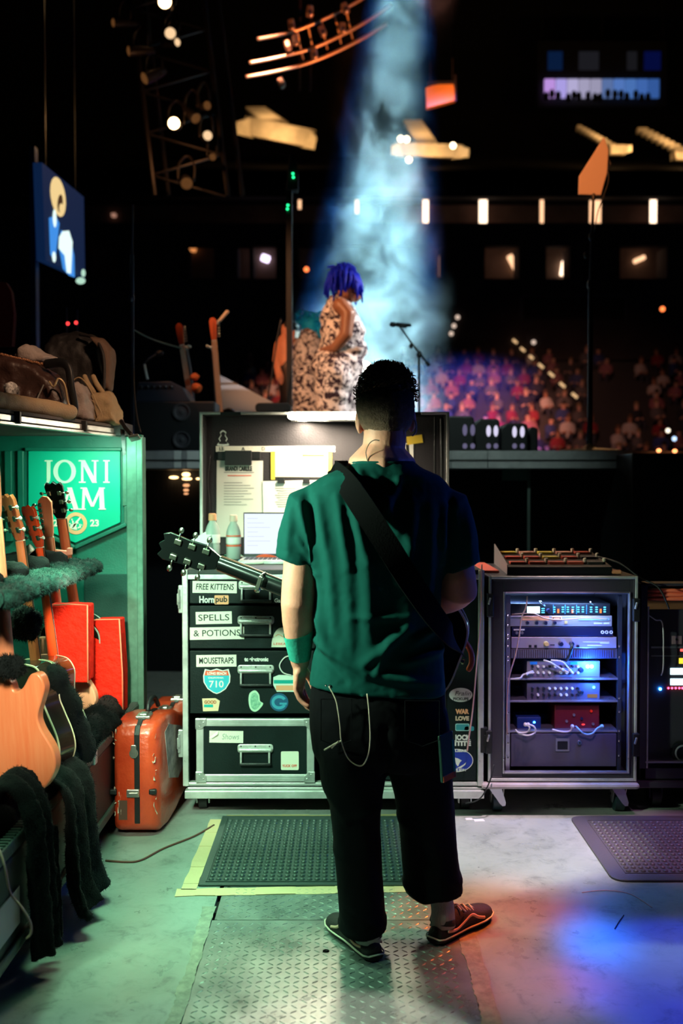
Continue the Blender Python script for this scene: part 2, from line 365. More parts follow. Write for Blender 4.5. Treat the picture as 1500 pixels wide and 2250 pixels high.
# worn mortar strips along the plate edges
m_mort = mat('worn mortar', (0.40, 0.40, 0.33), 0.8, bump=0.6, bscale=40, col2=(0.24, 0.25, 0.21), vscale=26)
for nm, x0, x1 in (('trim_1', PX0-.035, PX0+.006), ('trim_2', PX1-.006, PX1+.045)):
    b = B(); n = 130; r = random.Random(3); L = []; Rr = []
    for i in range(n+1):
        y = PY0+(PY1-.2-PY0)*i/n
        L.append((x0+.012*noise.noise(V((y*9, x0, 0)))+r.uniform(-.003, .003), y)); Rr.append((x1+.005*noise.noise(V((y*12, x1, 3)))+r.uniform(-.0015, .0015), y))
    for i in range(n):
        z = 0.0022
        P = [(*L[i], 0), (*Rr[i], 0), (*Rr[i+1], 0), (*L[i+1], 0)]
        b.add(P+[(x*1.0, y, z) for x, y, _ in P], [(4, 5, 6, 7), (0, 1, 5, 4), (1, 2, 6, 5), (2, 3, 7, 6), (3, 0, 4, 7)])
    struct(b, nm, m_mort)

def bubble_mat(name, x0, x1, y0, y1, label, m, border, pitch=0.0275, corner=0.03):
    t = thing(name, ((x0+x1)/2, (y0+y1)/2, 0), label, 'mat')
    b = B(); poly = rrect(x0, x1, y0, y1, corner)
    b.prism([(x, y) for x, y in poly], 0, -0.008, M(((1,0,0,0),(0,0,1,0),(0,-1,0,0),(0,0,0,1))))
    b.o('mat_base', m, t, bevel=0.003)
    b = B(); g = 0.004; X0, X1, Y0, Y1 = x0+border, x1-border, y0+border, y1-border
    for a in ((X0, X1, Y0-g, Y0), (X0, X1, Y1, Y1+g), (X0-g, X0, Y0-g, Y1+g), (X1, X1+g, Y0-g, Y1+g)):
        b.bb(*a, 0.0078, 0.0105)
    b.o('edge_ridge', m, t)
    b = B(); py = .033; ny = int((Y1-Y0)/py); nx = int((X1-X0)/pitch)
    for j in range(ny):
        for i in range(nx):
            cx = X0+(i+.5)*pitch; cy = Y0+(j+.5)*py; n = 10
            b.loft([[(cx+rr*math.cos(2*PI*k/n), cy+rr*math.sin(2*PI*k/n), 0.0078+h) for k in range(n)] for rr, h in ((.0105, 0), (.0092, .0045), (.0055, .0075))], caps=False)
            m0 = len(b.v)-n; b.f.append(tuple(range(m0, m0+n))); b.m.append(0)
    b.o('bubbles', m, t, smooth=True, kind='stuff', fix=False)
    return t
bubble_mat('rubber_mat', -0.515, 0.33, 3.53, 4.27, 'black bubble rubber mat edged with yellow tape in front of the workbox', mat('mat rubber', (0.06, 0.085, 0.08), 0.34, bump=0.1, bscale=150), 0.028, corner=0.004)
bubble_mat('rubber_mat', 0.985, 2.0, 3.57, 4.27, 'dark bubble rubber mat with round corners, untaped, before the lit rack', mat('mat rubber dark', (0.085, 0.075, 0.085), 0.42, bump=0.1, bscale=150), 0.065, corner=0.05)
# yellow tape round the first mat
m_ytape = mat('pale yellow tape', (0.86, 0.62, 0.36), 0.65, bump=0.25, bscale=40)
def strip(name, pts, w, label, m=m_ytape, cat_='tape', z=0.0012, group=None, seed=1):
    r = random.Random(seed); b = B(); P = [V(p) for p in pts]; n = 14; A = []; Bq = []
    for i in range(n+1):
        p = P[0].lerp(P[1], i/n); d = (P[1]-P[0]).normalized(); s = V((-d.y, d.x, 0))
        A.append(p+s*(w/2+r.uniform(-.003, .003))); Bq.append(p-s*(w/2+r.uniform(-.003, .003)))
    for i in range(n):
        zz = z+0.0012*math.sin(i*1.7)+.0012
        P4 = [A[i], Bq[i], Bq[i+1], A[i+1]]
        b.add([(p.x, p.y, 0) for p in P4]+[(p.x, p.y, zz) for p in P4], [(4, 5, 6, 7), (0, 1, 5, 4), (1, 2, 6, 5), (2, 3, 7, 6), (3, 0, 4, 7)])
    return b.o(name, m, label=label, cat=cat_, group=group)
strip('floor_tape', [(-0.585, 3.475, 0), (0.40, 3.52, 0)], 0.062, 'long pale yellow tape strip along the near edge of the rubber mat', seed=2)
strip('floor_tape', [(-0.545, 3.50, 0), (-0.535, 4.24, 0)], 0.055, 'pale yellow tape strip down the left side of the rubber mat', seed=3)
strip('floor_tape', [(-0.50, 4.28, 0), (0.34, 4.29, 0)], 0.03, 'narrow dull yellow tape along the far edge of the mat, under the workbox', m=mat('dull tape', (0.45, 0.36, 0.18), 0.7), seed=4)
# scraps of clear tape and a bit of string on the right hand concrete
b = B(); r = random.Random(5)
for u, v, w, h in ((1030, 1800, .03, .012), (1052, 1803, .045, .014)):
    p = fl(u, v); b.box((p.x, p.y, .001), (w, h*2.2, .002), M.Rotation(r.uniform(-.2, .2), 3, 'Z'))
b.o('tape_scrap', mat('frosted tape', (0.75, 0.75, 0.75), 0.4), label='two torn scraps of pale tape on the lit concrete beside the rack caster', cat='tape')
b = B(); b.tube(cat([fl(1278, 1962)+V((0,0,.002)), fl(1330, 1958)+V((0,0,.003)), fl(1385, 1966)+V((0,0,.002)), fl(1432, 1995)+V((0,0,.002))], 6), 0.0014, 5)
b.o('string', mat('pink string', (0.9, 0.45, 0.5), 0.6), label='thin curved pale string lying on the floor before the dark mat', cat='string')
b = B(); b.tube([fl(1350, 2042)+V((0,0,.002)), fl(1360, 2026)+V((0,0,.003)), fl(1370, 2012)+V((0,0,.002))], 0.0015, 5)
b.o('cable_tie', m_ink, label='short black cable tie lying on the blue lit floor', cat='cable tie')
b = B(); b.tube(cat([fl(232, 1893)+V((0,0,.004)), fl(275, 1896)+V((0,0,.004)), fl(310, 1892)+V((0,0,.004)), fl(360, 1866)+V((0,0,.004)), fl(425, 1840)+V((0,0,.004)), fl(470, 1815)+V((0,0,.004))], 6), 0.004, 8)
b.o('floor_cable', mat('brown cable', (0.16, 0.06, 0.04), 0.5), smooth=True, label='brown cable curving over the concrete from the vault to the workbox', cat='cable')

# ---------------- stage ----------------
STZ = at(700, 990, 7).z
b = B(); b.bb(-7, 9, 7.0, 16, STZ-.13, STZ); deck = struct(b, 'stage_deck', mat('stage deck', (0.05, 0.05, 0.055), 0.5, bump=0.1, var=0.3))
m_fasc = mat('grey deck edge', (0.34, 0.35, 0.36), 0.6, var=0.25, vscale=3)
m_fasc_lit = mat('lit deck edge', (0.75, 0.78, 0.76), 0.5)  # two lit patches of the grey edge, their light put into the colour
def px_on(u0, v0, u1, v1, Y): return q(u0, v0, u1, v1, Y)
for u0, u1, m in ((-700, 381, m_fasc), (382, 398, m_fasc_lit), (411, 438, m_fasc_lit), (399, 410, m_fasc), (439, 990, m_fasc), (991, 1070, m_fasc), (1071, 1386, m_fasc), (1387, 3200, m_fasc)):
    x0, x1, z0, z1 = q(u0, 991, u1, 1027, 6.98)
    b = B(); b.bb(x0, x1, 6.975, 7.0, STZ-.125, STZ-.002); b.o('deck_edge', m, deck, bevel=.002)
x0, x1, z0, z1 = q(0, 1008, 1500, 1010, 6.97)
b = B(); b.bb(-3, 4, 6.968, 6.976, STZ-.07, STZ-.064); b.o('edge_joint', m_ink, deck)
b = B(); b.bb(-7, 9, 7.6, 7.62, 0, STZ-.13); struct(b, 'wall_stage_skirt', mat('black drape', (0.004, 0.005, 0.009), 0.9, bump=0.4, bscale=8, stretch=(12, 1, .3)))
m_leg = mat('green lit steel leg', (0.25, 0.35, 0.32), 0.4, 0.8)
b = B()
for u in (1160, 1163): 
    x = at(u, 1100, 7.1).x; b.cyl((x, 7.1, 0), (x, 7.1, STZ-.13), 0.006, n=6)
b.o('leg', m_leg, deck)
x0, x1, z0, z1 = q(1104, 1030, 1163, 1056, 7.08)
b = B(); b.bb(x0, x1, 7.08, 7.11, z0, z1); b.bb(x0+.02, x0+.04, 7.07, 7.08, z0, z1); b.bb(x1-.03, x1-.01, 7.07, 7.08, z0, z1)
b.o('stage_bracket', mat('bracket', (0.12, 0.3, 0.26), 0.4, .3), label='green lit steel bracket bolted under the stage edge', cat='bracket')  # green of the light on the steel is put into its colour
# black drape case on the right end
x0, x1, z0, z1 = q(1388, 996, 1900, 1060, 6.6)
b = B(); b.bb(x0, x1+1, 6.6, 7.4, 0, z1); b.o('stage_case', m_black, label='big black case standing against the stage at the right edge', cat='case', bevel=.01)
# lights seen below the stage at left
m_warm = emi('warm lamp', (1.0, 0.6, 0.25), 5)
for k, (u0, v0, u1, v1) in enumerate(((372, 1046, 390, 1052), (400, 1038, 416, 1047), (400, 1049, 420, 1055), (431, 1050, 438, 1054), (402, 1063, 415, 1070), (403, 1074, 413, 1080), (404, 1083, 412, 1087))):
    x0, x1, z0, z1 = q(u0, v0, u1, v1, 7.56)
    b = B(); b.prism(oval((x0+x1)/2, (z0+z1)/2, (x1-x0)/2, (z1-z0)/2, 12), 7.55, 7.6)
    b.o('indicator_lamp', m_warm if k < 4 else emi('dim warm lamp', (1.0, 0.45, 0.2), 1.2), label='small amber lamp glowing in the dark under the stage', cat='lamp', group='amber lamps under the stage')

# ---------------- arena ----------------
m_step = mat('arena step', (0.035, 0.033, 0.036), 0.9)
m_wallup = mat('arena wall', (0.06, 0.05, 0.05), 0.9, var=0.2, vscale=1)
b = B()
ROW0, ROWD, ROWH, NROW = 23.5, 0.85, 0.42, 11
for i in range(NROW):
    b.bb(-14, 20, ROW0+i*ROWD, ROW0+NROW*ROWD, -0.1+i*ROWH, i*ROWH+0.5)
struct(b, 'floor_terraces', m_step)
b = B(); b.bb(-40, 40, 14, ROW0, -0.2, 0.0); struct(b, 'floor_arena', m_dark)
# back wall with tiers
YB = 36.0
def wallrect(bq, u0, v0, u1, v1, Y, d=0.4):
    x0, x1, z0, z1 = q(u0, v0, u1, v1, Y); bq.bb(x0, x1, Y, Y+d, z0, z1)
b = B(); wallrect(b, -1500, 612, 3000, 790, YB); struct(b, 'wall_lower_tier', m_wallup)
b = B(); wallrect(b, -1500, 490, 3000, 540, YB); struct(b, 'wall_suite_fascia', mat('suite fascia', (0.045, 0.036, 0.034), 0.9))
b = B(); wallrect(b, -1500, 412, 3000, 432, YB-.4); struct(b, 'wall_upper_fascia', m_dark)
b = B(); wallrect(b, -1500, 420, 3000, 615, YB+2.2); struct(b, 'wall_suites_back', mat('suite back wall', (0.16, 0.11, 0.09), 0.9, var=0.3, vscale=.6))
# piers between boxes on the lower suite level
b = B()
for u0, u1 in ((-200, 190), (260, 410), (470, 520), (548, 556), (606, 655), (690, 955), (972, 1065), (1140, 1200), (1252, 1362), (1465, 1700)):
    b = B(); wallrect(b, u0, 538, u1, 614, YB+.1, 1.2); struct(b, 'wall_suite_pier', mat('pier', (0.05, 0.04, 0.04), 0.9))
m_amb = emi('suite lamp', (1.0, 0.55, 0.30), 1.6); m_ambw = emi('suite lamp bright', (1.0, 0.72, 0.5), 3.2); m_viol = emi('suite lamp violet', (0.7, 0.5, 1.0), 1.5)
for u0, v0, u1, v1, m in ((655, 430, 661, 458, m_amb), (780, 418, 788, 468, m_amb), (929, 430, 941, 488, m_ambw), (1053, 430, 1070, 490, m_ambw), (1187, 432, 1194, 490, m_amb), (1296, 440, 1320, 490, m_amb), (1429, 437, 1442, 490, m_ambw)):
    x0, x1, z0, z1 = q(u0, v0, u1, v1, YB+1)
    t = thing('suite_light', ((x0+x1)/2, YB+1, z0), '', 'light', 'tall wall lights along the upper suites')
    t['label'] = {655: 'short pinkish wall light on the upper suites above the singers', 780: 'thin wall light on the upper suites seen through the smoke', 929: 'bright wall light on the upper suites at the smoke edge', 1053: 'widest bright wall light on the upper suites', 1187: 'thin amber wall light on the upper suites left of the paddle', 1296: 'amber wall light behind the antenna paddle pole', 1429: 'pale wall light on the upper suites near the right frame edge'}[u0]
    b = B(); b.bb(x0, x1, YB+1, YB+1.1, z0, z1); b.o('diffuser', m, t)
    b = B(); b.bb(x0-.05, x1+.05, YB+1.1, YB+1.16, z0-.05, z1+.05); b.o('backplate', m_dark, t)
# slanted lamps in the boxes of the lower suites
for u, v, w, h, rot, m, lab in ((1128, 580, 12, 42, -28, m_amb, 'slanted amber lamp in the suite box right of the smoke'), (1240, 590, 16, 32, 8, m_ambw, 'bright stubby lamp low in the middle suite box'), (1404, 570, 26, 9, -24, m_amb, 'short slanted lamp in the suite box at far right'), (583, 568, 18, 14, 20, emi('lilac lamp', (0.85, 0.7, 1.0), 3), 'lilac lamp glowing in the suite box left of the singers'), (968, 585, 8, 46, 0, emi('dim lamp', (1, .5, .35), .35), 'dim lamp in the suite box beside the smoke'), (424, 545, 14, 16, 10, emi('dim orange lamp', (1, .35, .1), .8), 'dim orange lamp in the suite box at left'), (250, 473, 10, 8, 0, emi('dim lamp', (1, .5, .35), .35), 'dim lamp on the left upper suites')):
    p = at(u, v, YB+2.1); s = (YB+2.1)/FPX
    b = B(); b.box(p, (w*s, .22, h*s), M.Rotation(R(rot), 3, 'Y')); b.o('suite_lamp', m, label=lab, cat='lamp', bevel=.04)
# dim room glow in suite boxes (real point lights)
for u, v, e in ((1105, 575, 2.2), (1228, 575, 2), (1410, 575, 1.6), (578, 565, 2), (930, 460, 2), (1062, 460, 3), (1436, 460, 2)):
    light('suite_glow', 'POINT', at(u, v, YB+1.5), None, e, (1.0, 0.55, 0.38), shadow_soft_size=.15)
# upper deck portals: concrete parapet with wings and a stair flight going up behind
m_port = mat('concrete portal', (0.55, 0.5, 0.42), 0.85, bump=0.3, bscale=4, var=0.2, vscale=1.5)
def portal(u0, v0, u1, v1, ust, vst, Y, label, tilt=0.0):
    x0, x1, z0, z1 = q(u0, v0, u1, v1, Y); cx, cz = (x0+x1)/2, (z0+z1)/2; rot = M.Rotation(R(tilt), 3, 'Y')
    w = x1-x0; h = z1-z0
    t = thing('deck_portal', (cx, Y, z0), label, 'portal', 'lit portals of the upper deck')
    b = B(); b.box((cx, Y, cz), (w*.9, .25, h), rot); b.o('parapet', m_port, t)
    for s in (-1, 1):
        b = B(); b.add([V((cx, Y, cz))+rot@V(p) for p in ((s*w*.38, -.1, h*.5), (s*w*.5, -.9, -h*.2), (s*w*.5, -.9, -h*.9), (s*w*.34, -.1, -h*.5), (s*w*.34, .2, h*.5), (s*w*.45, -.7, -h*.1), (s*w*.45, -.7, -h*.8), (s*w*.3, .2, -h*.5))],
              [(0, 1, 2, 3), (4, 7, 6, 5), (0, 4, 5, 1), (2, 6, 7, 3), (1, 5, 6, 2), (0, 3, 7, 4)]); b.o('wing', m_port, t)
    a = V((cx, Y+.3, cz+h*.5)); e = at(ust, vst, Y+3.0); n = 9
    for i in range(n):
        p = a.lerp(e, (i+.5)/n); b = B(); b.box(p, (w*.26, .3, .22)); b.o('stair', m_port, t)
    light('portal_light', 'POINT', at((u0+u1)/2, (v0+v1)/2-6, Y-1.3), None, 150, (1.0, .55, .2), shadow_soft_size=.2)
    light('stair_fill', 'POINT', V(a).lerp(e, .5)+V((0, -1.2, .3)), None, 60, (1.0, .55, .2), shadow_soft_size=.2)  # added fill, the stairs behind the parapet are otherwise in shadow
    return t
portal(525, 272, 700, 312, 560, 240, 45, 'lit concrete deck portal above the left side of the smoke', 11)
portal(858, 317, 1025, 346, 905, 268, 45, 'brightest lit deck portal, right of the smoke column', 2)
portal(1330, 320, 1375, 340, 1268, 280, 45, 'small lit deck portal behind the antenna paddle', 0)
portal(1470, 335, 1560, 352, 1405, 285, 45, 'lit deck portal with stair at the right frame edge', 0)
for u, v, lab in ((880, 305, 'left of the pair of bulbs on the bright deck portal'), (893, 306, 'right of the pair of bulbs on the bright deck portal'), (995, 320, 'bulb at the right end of the bright deck portal'), (898, 351, 'low bulb under the bright deck portal'), (951, 382, 'lowest bulb hanging under the bright deck portal')):
    b = B(); b.ell(at(u, v, 44), .13, 8, 6); b.o('portal_bulb', emi('bulb', (1, .8, .5), 6), label=lab, cat='bulb', smooth=True)
# dark seating bowl of the upper deck
b = B(); z0 = at(0, 412, YB).z
for i in range(12): b.bb(-40, 40, YB+i*1.6, YB+30, z0-.02+i*.6, z0+.2+i*.6)
struct(b, 'floor_upper_deck', mat('upper deck dark', (.004, .004, .005), .9, spec=.1))
# press box windows at top right: panes in a dark frame
t = thing('press_box', at(1322, 235, 60.8), 'dark press box with a row of violet and blue lit windows, upper right', 'press box')
x0, x1, z0, z1 = q(1180, 90, 1465, 235, 60.2)
b = B(); b.bb(x0, x1, 60.2, 61.5, z0, z1); b.o('box_wall', m_dark, t)
pcol = [(0.62, .35, .9), (.5, .42, .95), (.55, .5, .8), (.45, .42, .62), (.4, .38, .55), (.12, .2, .45), (.1, .22, .6), (.08, .2, .55), (.06, .16, .5), (.04, .12, .4)]
for i in range(10):
    u = 1196+i*25.4
    x0, x1, z0, z1 = q(u, 174, u+23, 214, 60); b = B(); b.bb(x0, x1, 59.95, 60.15, z0, z1)
    b.o('window_pane', emi('pane%d' % i, pcol[i], .8), t)
for i, (u0, u1, c) in enumerate(((1204, 1236, (.02, .1, .4)), (1272, 1316, (.1, .1, .13)), (1378, 1400, (.08, .08, .1)), (1416, 1452, (.01, .03, .4)))):
    x0, x1, z0, z1 = q(u0, 112, u1, 152, 60); b = B(); b.bb(x0, x1, 60.05, 60.15, z0, z1); b.o('upper_pane', emi('upane%d' % i, c, .1), t)
b = B(); r = random.Random(9)
for i in range(16):
    p = at(1200+i*15+r.uniform(-4, 4), 212, 59.5); b.ell(p+V((0, 0, r.uniform(-.1, .2))), (.17, .15, .28), 8, 6)
b.o('box_guests', m_dark, t, kind='stuff')
for u in (1190, 1322, 1455):
    p = at(u, 160, 61); b = B(); b.cyl(p, (p.x, 61, 34), .06, n=6); b.o('hanger', m_dark, t)
# lower concourse railing box right of the smoke
t = thing('concourse_bay', at(1260, 705, 35.9), 'dim grey concourse bay with a pale frame above the crowd', 'bay')
m_dimg = mat('dim grey', (0.12, 0.12, 0.14), .8)
for (u0, v0, u1, v1) in ((1143, 650, 1149, 700), (1371, 652, 1378, 700), (1143, 648, 1378, 652)):
    b = B(); wallrect(b, u0, v0, u1, v1, 35.86, .15); b.o('frame_bar', m_dimg, t)
b = B(); wallrect(b, 1149, 652, 1371, 700, 35.92, .1); b.o('bay_panel', m_dark, t)
# ceiling, side walls
b = B(); b.bb(-40, 40, -3, 75, 34, 34.5); struct(b, 'ceiling', m_dark)
b = B(); b.bb(-40, 40, 66, 66.5, 0, 34); struct(b, 'wall_back', m_dark)
b = B(); b.bb(-40.5, -40, -3, 66, 0, 34); struct(b, 'wall_left', m_dark)
b = B(); b.bb(40, 40.5, -3, 66, 0, 34); struct(b, 'wall_right', m_dark)
# aisle step lights
def on_stand(u, v):   # where the sight line through (u, v) meets the raked stand
    for k in range(2000):
        Y = ROW0+.05+k*.005; p = at(u, v, Y); i = int((Y-ROW0)/ROWD)
        if i >= NROW: break
        if p.z <= i*ROWH+.5+.95: return p
    return at(u, v, YB-.05)
for i, (u, v) in enumerate(((1131, 750), (1148, 768), (1168, 786), (1188, 804), (1211, 823), (1235, 846), (1262, 869))):
    p = on_stand(u, v)
    b = B(); b.box(p, (.2, .06, .07), M.Rotation(R(40), 3, 'Y')); b.o('step_light', emi('step lamp', (1.0, .62, .3), .9), label='small amber step light on the aisle stair in the crowd', cat='light', group='step lights down the crowd aisle')
for u, v in ((1005, 697), (997, 716), (991, 733), (1172, 752)):
    b = B(); b.ell(at(u, v, YB-.04), .08, 8, 6); b.o('aisle_lamp', emi('aisle lamp', (1, .75, .6), .8), label='tiny pale lamp high in the dark crowd stand', cat='lamp', group='tiny lamps at the top of the stand', smooth=True)
for u, v, c, lab in ((1447, 990, (1, .3, .1), 'left'), (1482, 991, (1, .3, .1), 'right')):
    b = B(); b.ell(at(u, v, 6.9), (.018, .018, .015), 12, 8); b.o('edge_lamp', emi('orange edge lamp', c, 3), label='%s one of two orange dome lamps on the black case' % lab, cat='lamp', smooth=True)
for u, v, c, rr, lab in ((1467, 946, (1, .9, .7), .05, 'white phone light in the crowd at the right edge'), (1481, 964, (.5, .7, 1), .05, 'bluish phone light in the crowd at the right edge'), (1455, 679, (1, .2, .05), .06, 'small red lamp high on the right stand'), (673, 592, (1, .8, .7), .06, 'small white lamp beside the blue haired singer')):
    b = B(); b.ell(at(u, v, 24), rr, 10, 8); b.o('distant_light', emi('dist'+lab[:6], c, 2.5), label=lab, cat='light', smooth=True)
# ---------------- guitars ----------------
def outline(kind):
    """body outline, (x, z) in metres, z=0 at the bottom, neck joint up"""
    if kind == 'single':   # slab single cutaway, horn on +x side
        p = [(0, 0), (.10, .012), (.158, .075), (.162, .14), (.125, .215), (.118, .255), (.135, .30), (.15, .345), (.135, .385), (.105, .385), (.075, .345), (.045, .335), (.03, .37), (-.03, .40), (-.09, .41), (-.128, .375), (-.13, .32), (-.112, .255), (-.12, .20), (-.158, .13), (-.155, .07), (-.10, .012)]
    elif kind == 'hollow':
        p = [(0, 0), (.11, .012), (.178, .08), (.183, .15), (.145, .235), (.125, .285), (.135, .335), (.14, .38), (.105, .42), (.04, .43), (-.04, .43), (-.105, .42), (-.14, .38), (-.135, .335), (-.125, .285), (-.145, .235), (-.183, .15), (-.178, .08), (-.11, .012)]
    elif kind == 'carved':
        p = [(0, 0), (.10, .01), (.16, .075), (.165, .14), (.125, .215), (.108, .255), (.118, .30), (.13, .335), (.105, .355), (.07, .325), (.035, .345), (-.03, .375), (-.09, .365), (-.118, .325), (-.112, .275), (-.112, .25), (-.13, .21), (-.165, .14), (-.16, .075), (-.10, .01)]
    else:                  # round-shouldered acoustic
        p = [(0, 0), (.12, .014), (.195, .095), (.198, .17), (.15, .26), (.14, .30), (.148, .36), (.145, .42), (.10, .47), (.04, .482), (-.04, .482), (-.10, .47), (-.145, .42), (-.148, .36), (-.14, .30), (-.15, .26), (-.198, .17), (-.195, .095), (-.12, .014)]
    return [(v.x, v.z) for v in cat([(x, 0, z) for x, z in p], 5, closed=True)]
def offs(poly, d):
    n = len(poly); out = []
    for i in range(n):
        a, c = V(poly[i-1]), V(poly[(i+1) % n]); t = (c-a).normalized(); out.append((poly[i][0]-(-t.y)*d*-1*-1, poly[i][1]-t.x*d))
    return out
def guitar(name, label, group, kind='single', thick=0.045, body=None, top=None, side=None, neckm=None, headm=None, fretm=None, bind=None, tuners='3+3', button=None, cat_='guitar', head='open', pick=None, scale=0.50, hardware=None):
    """built at the origin: bottom of the body at z=0, strings face +Y, back faces -Y"""
    t = thing(name, (0, 0, 0), label, cat_, group); O = outline(kind); h = thick/2; hw = hardware or m_chrome
    zb = max(z for x, z in O)
    b = B(); b.prism(O, -h+.002, h-.002); side_o = b.o('body', body, t, smooth=35, bevel=.006 if not bind else .0015)
    if top is not None or side is not None:
        for y0, y1, m, nm in ((-h-.001, -h+.003, top or body, 'back_plate'), (h-.003, h+.001, top or body, 'top_plate')):
            b = B(); b.prism(offs(O, -.001), y0, y1); b.o(nm, m, side_o, smooth=35)
    if bind is not None:
        for y0, y1 in ((-h-.0015, -h+.004), (h-.004, h+.0015)):
            b = B(); b.ring2(offs(O, .0012), offs(O, -.004), y0, y1); b.o('binding', bind, side_o, smooth=35)
    zn = zb-.06; zt = zb+scale-.03     # neck from body joint to nut
    b = B(); rings = []
    for i in range(9):
        f = i/8; z = zn+(zt-zn)*f; w = .028-.0065*f; d = .024-.006*f
        if i == 0: w *= 1.05; d = .03
        rings.append([(w*math.cos(a), h+.004-d*max(0, math.sin(a))*1.0, z) for a in [PI*k/8 for k in range(9)]])
    b.loft(rings); nk = b.o('neck', neckm, t, smooth=40)
    b = B(); b.bb(-.0255, .0255, h+.003, h+.009, zn-.02, zt);
    for k in range(8):
        f = (zn-.02)+(zt-zn+.02)*k/8
    b.o('fretboard', fretm, nk)
    b = B(); b.bb(-.022, .022, h+.003, h+.011, zt, zt+.005); b.o('nut', m_cream, nk)
    # headstock: outline in (x, z), tilted back
    if head == 'open': H = [(-.021, 0), (.021, 0), (.03, .02), (.042, .05), (.040, .10), (.045, .165), (.034, .185), (.016, .176), (0, .19), (-.016, .176), (-.034, .185), (-.045, .165), (-.040, .10), (-.042, .05), (-.03, .02)]
    else: H = [(-.021, 0), (.021, 0), (.026, .02), (.03, .06), (.034, .12), (.036, .165), (.02, .19), (-.005, .195), (-.028, .175), (-.034, .15), (-.030, .10), (-.026, .03)]
    tilt = M.Translation((0, h+.006, zt+.004)) @ M.Rotation(R(11 if head == 'open' else 2), 4, 'X')
    hb = B(); hb.prism(H, -.009, .006, tilt); hs = hb.o('headstock', headm, nk, smooth=35, bevel=.0025)
    n = 6
    pos = [(s*.031, .045+.045*k, s) for k in range(3) for s in (-1, 1)] if tuners == '3+3' else [(-.016, .03+.025*k, -1) for k in range(6)]
    for x, z, s in pos:
        b = B(); b.box((x*(.8 if tuners == '3+3' else 1), -.014, z), (.018, .011, .022 if tuners == '3+3' else .019)); b.v = [tilt @ p for p in b.v]
        tn = b.o('tuner', hw, hs, bevel=.003)
        b = B(); b.cyl((x, -.013, z), (x+s*.022, -.013, z), .0026, n=6); b.ell((x+s*.031, -.013, z), (.011, .0045, .0085), 8, 6); b.cyl((x*.7, 0, z), (x*.7, .018, z), .003, n=6)
        b.v = [tilt @ p for p in b.v]; b.o('tuner_button', button or hw, tn, smooth=True)
    b = B()
    for k in range(6):
        x = -.019+.0076*k; b.tube([(x*1.25, h+.014, .11), (x, h+.012, zt+.004)], .0006, 4)
    b.o('strings', m_steel, t, kind='stuff')
    b = B(); b.bb(-.04, .04, h+.001, h+.013, .10, .118); b.o('bridge', hw, t, bevel=.002)
    if kind != 'acoustic':
        for z in (.15, .24):
            b = B(); b.bb(-.035, .035, h, h+.01, z, z+.03); b.o('pickup', m_black, t, bevel=.002)
    else:
        b = B(); b.prism(oval(0, .30, .05, .05), h+.001, h+.0016); b.o('sound_hole', m_ink, t)
    if pick is not None:
        b = B(); b.prism([(.02, .14), (.07, .12), (.10, .17), (.085, .24), (.09, .30), (.05, .33), (.02, .30)], h+.001, h+.003); b.o('pickguard', pick, t)
    b = B(); b.lathe([(.0045, 0), (.0045, .006), (.008, .008), (.008, .013), (.004, .014)], (0, 0, .001), (0, 0, -1), n=10); b.o('strap_pin', hw, t)
    t['length'] = zt+.19
    return t
def stand_up(t, bottom, top, roll=0.0):
    """pose guitar: bottom of body at `bottom`, neck towards `top`, back turned by roll degrees from the viewer"""
    z = (V(top)-V(bottom)).normalized(); y = V((math.sin(R(roll)), math.cos(R(roll)), 0)); y = (y-z*y.dot(z)).normalized(); x = y.cross(z)
    t.matrix_world = M.Translation(bottom) @ M((x, y, z)).transposed().to_4x4()
    k = min(1.15, max(.85, (V(top)-V(bottom)).length/t['length']))
    t.scale = (k, k, k); t.location = bottom
w_peach = mat('butterscotch finish', (0.98, 0.30, 0.13), 0.35, stretch=(9, 1, .7), vscale=5, col2=(0.93, 0.22, 0.085), coat=.5)
w_maple = mat('maple neck', (1.0, 0.30, 0.15), 0.35, stretch=(12, 1, .6), var=.12, coat=.4)
w_rose = mat('rosewood', (0.09, 0.035, 0.02), 0.4, stretch=(30, 1, 1), var=.4)
w_mahog = mat('mahogany neck', (0.55, 0.11, 0.045), 0.25, stretch=(14, 1, .6), var=.2, coat=.5)
w_cherry = mat('cherry red finish', (0.80, 0.07, 0.015), 0.2, coat=.6, var=.1)
w_burst = mat('red brown finish', (0.33, 0.055, 0.02), 0.15, coat=.8, var=.25, vscale=3)
w_dark = mat('tobacco black finish', (0.035, 0.02, 0.015), 0.15, coat=.8, var=.3)
w_blackg = mat('gloss black finish', (0.004, 0.005, 0.005), 0.25, spec=.3, coat=.25)
w_spruce = mat('pale spruce', (0.9, 0.52, 0.3), 0.4, stretch=(30, 1, 1), var=.1)
m_bind = mat('cream binding', (0.85, 0.72, 0.48), 0.4)
m_pearl = mat('pearl button', (0.8, 0.85, 0.72), 0.25, coat=.5)
m_nickel = mat('aged nickel', (0.66, 0.68, 0.56), 0.25, 1.0)
GV = 'guitars standing in the vault'
g1 = guitar('electric_guitar', 'butterscotch slab body electric guitar nearest the camera in the vault', None, 'single', .045, w_peach, neckm=w_maple, headm=w_maple, fretm=w_maple, head='side', tuners='6')
stand_up(g1, at(30, 1745, 3.05), at(-34, 1010, 3.05), 12)
g2 = guitar('hollow_guitar', 'dark hollow body guitar with cream binding and rosy headstock cut by the frame edge', None, 'hollow', .075, w_dark, neckm=w_mahog, headm=w_mahog, fretm=w_rose, bind=m_bind, button=m_pearl, hardware=m_nickel)
stand_up(g2, at(92, 1690, 3.45), at(10, 1085, 3.42), 38)
g3 = guitar('hollow_guitar', 'cherry red neck guitar with red headstock and glossy brown bound body', None, 'hollow', .075, w_burst, neckm=w_cherry, headm=w_cherry, fretm=w_rose, bind=m_bind, button=m_pearl, hardware=m_nickel)
